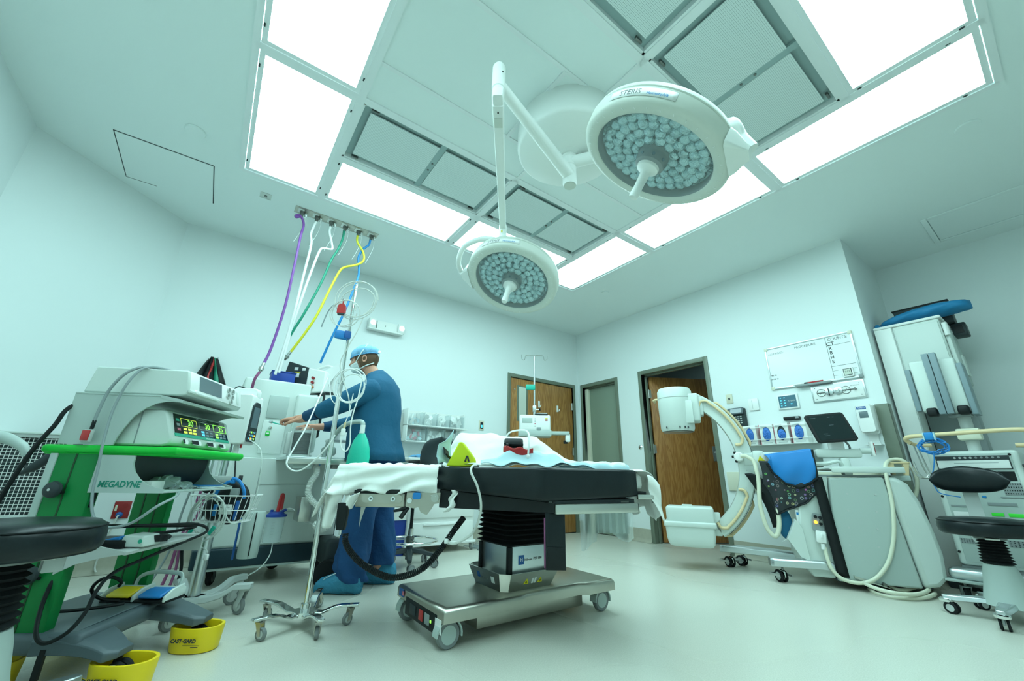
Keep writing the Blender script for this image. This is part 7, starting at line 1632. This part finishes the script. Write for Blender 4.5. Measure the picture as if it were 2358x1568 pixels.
b = MB(); b.bb((.325, -.18, .42), (.380, -.155, .53), 'white_gloss', .008); b.bb((.33, -.182, .49), (.375, -.179, .51), 'hose_blue'); o = obj('hand_switch', b); o.location = (PX, PY, 0); o.rotation_euler = (0, 0, PR); tag(o, 'small white and blue holder clipped beside the circle-print skirt', 'holder')
g = on_c('foot_pedal', 'white foot pedal hanging folded on the C-arm front', 'foot pedal')
b = MB(); b.prism([(.235, .31), (.31, .46), (.345, .40), (.36, .16), (.30, .19)], (.14, .22), 'device_white', RXp); b.tube([(.20, -.20, .29), (.26, -.21, .33), (.30, -.20, .34)], .004, 'lightgrey', 6, 4); obj('pedal', b, g, bev=.008)
b = MB(); b.ell((.245, -.13, .42), (.055, .02, .12), 'hose_green', 16, 10); tag(obj('dark_pouch', b, None), 'dark green pouch hanging below the apron', 'pouch'); o = bpy.data.objects['dark_pouch']; o.location = (PX, PY, 0); o.rotation_euler = (0, 0, PR); o.data.materials[0] = M['scrub']
# cord coiled on the floor
b = MB(); rn = random.Random(6); pts = []
for i in range(34):
    a = 2*PI*i/9+.4; r = .16+.10*math.sin(i*.37)
    pts.append(Vector((4.25+.03*math.sin(i*.5)+r*1.25*math.cos(a), 1.03+r*.75*math.sin(a)-.0*i, .014+.018*(i//9)+.01*math.sin(i*1.3))))
b.tube(pts, .0125, 'cream', 10, 5); tag(obj('floor_cord', b), 'thick cream power cord coiled on the floor behind the C-arm', 'cord')

# ================================================================ WORKSTATION CART
t = thing('imaging_workstation', 'pale grey imaging workstation with tan rail and folded twin monitors', 'workstation', (4.36, .46, 0), -PI/2)
b = MB(); b.bb((-.24, .0, .22), (.20, .38, .97), 'device_white', .02, 3); cs = obj('cabinet', b, t)
b = MB(); b.bb((-.205, -.004, .24), (.165, .002, .95), 'panel_grey', .003); fp = obj('front_panel', b, cs)
b = MB(); b.bb((-.20, -.012, .845), (.155, .0, .935), 'darkgrey', .003); b.bb((-.195, -.016, .85), (.15, -.010, .905), 'white_gloss', .003); b.bb((-.11, -.0165, .885), (.10, -.0158, .888), 'midgrey'); pr = obj('film_printer', b, t)
for i in range(9):
    b = MB(); b.cyl((-.10+.026*i, -.012, .922), (-.10+.026*i, -.017, .922), .007, 'lightgrey' if i < 4 else 'midgrey', n=10); obj('button', b, pr)
b = MB(); b.bb((-.20, -.006, .77), (.155, -.002, .83), 'black'); obj('drive_slot', b, t)
for x, z in ((.16, .94), (-.225, .66), (-.225, .30)):
    b = MB(); b.cyl((x, -.002, z), (x, -.006, z), .008, 'black', n=12); obj('screw_cap', b, cs)
for a, c, m in (((.08, .68), (.165, .76), 'midgrey'), ((.02, .36), (.16, .40), 'midgrey'), ((-.20, .36), (-.10, .39), 'midgrey')):
    b = MB(); b.bb((a[0], -.007, a[1]), (c[0], -.004, c[1]), m)
    for i in range(8):
        for j in range(4): b.box((a[0]+(c[0]-a[0])*(i+.5)/8, -.0075, a[1]+(c[1]-a[1])*(j+.5)/4), ((c[0]-a[0])*.05, .001, (c[1]-a[1])*.1), 'black')
    obj('vent', b, fp)
for x, z, w, h, m in ((-.155, .60, .08, .012, 'midgrey'), (-.155, .545, .075, .035, 'label'), (.05, .62, .13, .020, 'midgrey'), (.105, .665, .10, .008, 'midgrey'), (.015, .555, .055, .022, 'label_green'), (.095, .555, .065, .022, 'label_green'), (-.12, .43, .04, .03, 'label'), (-.02, .665, .02, .012, 'hose_blue')):
    b = MB(); b.box((x, -.006, z), (w, .003, h), m, .001); obj('label_plate', b, fp)
b = MB(); loop = [(-.30, -.07, 1.035), (-.315, -.09, 1.06), (-.28, -.115, 1.078), (-.15, -.12, 1.082), (.05, -.12, 1.088), (.22, -.12, 1.09), (.29, -.10, 1.08), (.315, -.03, 1.05), (.315, .05, 1.03)]
b.tube(loop, .015, 'handle_tan', 12, 5); b.tube([(-.30, -.07, 1.035), (-.27, -.03, 1.02), (-.20, .0, 1.015)], .013, 'handle_tan', 10, 4); b.tube([(.20, .03, 1.0), (.27, .03, 1.0), (.315, .03, 1.025)], .015, 'handle_tan', 10, 4); obj('push_rail', b, t)
b = MB(); 
for x in (-.27, -.25): b.tube([(x-.02, -.05, 1.02), (x, -.06, .86), (x+.015, -.07, .80), (x-.02, -.09, .785), (x-.05, -.09, .82), (x-.06, -.08, .90)], .005, 'steel', 8, 5)
b.tube([(.28, -.01, 1.03), (.295, .0, .90), (.30, .02, .80)], .006, 'steel', 8, 3); b.bb((.20, -.04, .86), (.34, .20, .875), 'darkgrey', .004); obj('cable_hook', b, t)
b = MB(); b.bb((-.30, -.10, .13), (-.02, .04, .205), 'alu', .03, 3); b.bb((-.02, -.10, .13), (.32, .05, .205), 'alu', .03, 3); b.bb((-.32, -.12, .118), (-.10, .0, .135), 'panel_grey', .006); b.bb((-.24, .02, .08), (.20, .36, .22), 'midgrey', .01); obj('base', b, t)
for x, y in ((-.24, -.05), (.26, -.05), (-.2, .32), (.2, .32)): caster(t, x, y, .10, .03, 'rubber', 'midgrey', 'midgrey', 2, .10)
b = MB(); b.bb((-.23, .02, .38), (-.16, .1, .43), 'white', .005); b.cyl((.10, -.02, .38), (.14, -.02, .33), .010, 'lightgrey', n=10); b.cyl((-.14, -.02, .42), (-.12, -.02, .37), .010, 'lightgrey', n=10); obj('side_hook', b, t)
# folded monitors on a post
b = MB(); b.cyl((.0, .12, .96), (.0, .12, 1.26), .035, 'lightgrey', n=20); b.bb((-.06, .05, 1.05), (.06, .16, 1.13), 'cream', .01); b.bb((-.07, .04, 1.215), (.05, .14, 1.235), 'teal_strip' if 0 else 'midgrey', .004); obj('monitor_post', b, t)
FM = Matrix.Translation((-.045, 0, 0)) @ Matrix.Diagonal((.62, 1, 1, 1))
def fold(x0, x1, y0, y1, z0, z1, m, r=.01, nm='monitor_back'):
    b = MB(FM); b.bb((x0, y0, z0), (x1, y1, z1), m, r, 3); return obj(nm, b, t)
fold(-.235, -.05, .0, .10, 1.26, 1.66, 'device_white', .02); fold(.02, .17, .02, .12, 1.24, 1.655, 'device_white', .02)
b = MB(FM); b.bb((-.09, -.03, 1.235), (-.030, .03, 1.70), 'bluegrey', .004); b.bb((-.024, -.03, 1.235), (.036, .03, 1.70), 'bluegrey', .004); obj('hinge_cover', b, t)
fold(-.285, -.235, -.01, .05, 1.27, 1.60, 'bluegrey', .006, 'screen_edge'); fold(.17, .22, .0, .16, 1.22, 1.60, 'bluegrey', .006, 'screen_edge')
for x0, x1 in ((-.20, -.10), (.06, .16)):
    b = MB(FM); b.bb((x0, -.02, 1.225), (x1, .06, 1.29), 'black', .02, 3); obj('hand_grip', b, t)
# coiled blue network cable
g = thing('network_cable', 'coiled bright blue cable strapped to the tan rail', 'cable', (4.22, .635, 1.0), -PI/2)
b = MB(); rn = random.Random(9); pts = []
for i in range(90):
    a = 2*PI*i/12; r = .062+.012*math.sin(i*.7); pts.append(Vector((r*1.15*math.cos(a)+.004*rn.random(), .012*math.sin(i*.9), r*.72*math.sin(a)+.008*math.sin(i*1.7))))
b.tube(pts, .0032, 'blue_bright', 6, 3); obj('cable_loop', b, g)
b = MB(); b.tube([(.0, -.01, -.03), (-.01, -.01, -.09), (-.03, -.01, -.16), (-.055, -.01, -.22), (-.05, .0, -.28), (-.03, .0, -.32), (.06, .0, -.34)], .0032, 'blue_bright', 6, 5); obj('cable_tail', b, g)
b = MB(); b.box((.0, .0, .072), (.05, .042, .055), 'hose_blue', .008); b.box((-.028, .0, .07), (.008, .044, .056), 'pad_blue', .003); b.box((.028, .0, .07), (.008, .044, .056), 'pad_blue', .003); obj('velcro_tie', b, g)
# ================================================================ TALL CABINET IN THE ALCOVE
t = thing('tall_cabinet', 'tall off-white cabinet with narrow front panel in the alcove', 'cabinet', (4.75, .50, 0), -PI/2)
b = MB(); b.bb((-.365, 0, .06), (-.245, .50, 2.10), 'white', .006); b.bb((-.26, .006, .06), (-.24, .01, 2.09), 'lightgrey'); obj('side_post', b, t)
b = MB(); b.bb((-.24, .0, 1.38), (.06, .50, 2.075), 'device_white', .012, 3); b.bb((-.23, -.008, 1.40), (.05, .002, 2.05), 'device_white', .006); ub = obj('upper_box', b, t)
b = MB(); b.bb((-.365, -.01, 2.075), (.075, .52, 2.10), 'white', .008); obj('top_panel', b, t)
b = MB(); b.bb((.06, .03, 1.45), (.09, .22, 2.04), 'device_white', .01); b.bb((.06, .24, 1.55), (.085, .48, 2.0), 'panel_grey', .008); b.bb((.075, .30, 1.62), (.098, .42, 1.80), 'device_white', .006); b.cyl((.08, .02, 1.92), (.08, .02, 2.03), .018, 'white', n=14); obj('side_door', b, ub)
b = MB(); b.bb((-.24, .30, .06), (.06, .50, 1.38), 'midgrey', .004); obj('lower_recess', b, t)
b = MB(); b.bb((-.36, .0, .0), (.06, .48, .06), 'darkgrey', .004); obj('plinth', b, t)
t = thing('covered_equipment', 'long item wrapped in bright blue plastic on the tall cabinet top', 'wrapped item', (4.92, .50, 2.11), -PI/2)
b = MB(); rg = []
for i in range(25):
    u = i/24; x = -.345+.60*u; w = .10*(1-abs(2*u-1)**4)**.5+.02; h = (.045+.05*math.sin(u*PI)**.6+.02*u)
    rg.append([Vector((x, .05+w*math.cos(a)*(1+.05*math.sin(6*a+u*20)), .02+h*.5+h*.55*math.sin(a)*(1+.06*math.sin(9*a+u*30))+.03*u)) for a in (2*PI*k/26 for k in range(26))])
b.skin(rg, 'blue_cover'); obj('blue_wrap', b, t, ang=180)
b = MB(); rg = []
for i in range(9):
    u = i/8; w = .045*math.sin(u*PI*.9+.2); rg.append([Vector((-.33-.045*math.sin(u*2.2), -.01-.02*u+w*math.cos(a)*(1+.15*math.sin(5*a+u*7)), .03-.11*u*u+w*1.1*math.sin(a))) for a in (2*PI*k/20 for k in range(20))])
b.skin(rg, 'blue_cover'); obj('knotted_end', b, t, ang=180)
b = MB(); b.bb((-.25, .16, .0), (.12, .34, .205), 'darkgrey', .006); b.bb((-.26, .155, .20), (.125, .345, .212), 'black', .003); o = obj('equipment_case', b); o.location = (4.92, .50, 2.11); o.rotation_euler = (0, 0, -PI/2); tag(o, 'flat dark grey case lying behind the blue wrapped item', 'case')
b = MB(); b.bb((.08, .22, -.12), (.17, .36, -.004), 'darkgrey', .01); b.bb((.10, .214, -.10), (.15, .22, -.03), 'black'); o = obj('hanging_box', b); o.location = (4.92, .50, 2.11); o.rotation_euler = (0, 0, -PI/2); tag(o, 'small dark grey box under the right end of the blue wrapped item', 'box')
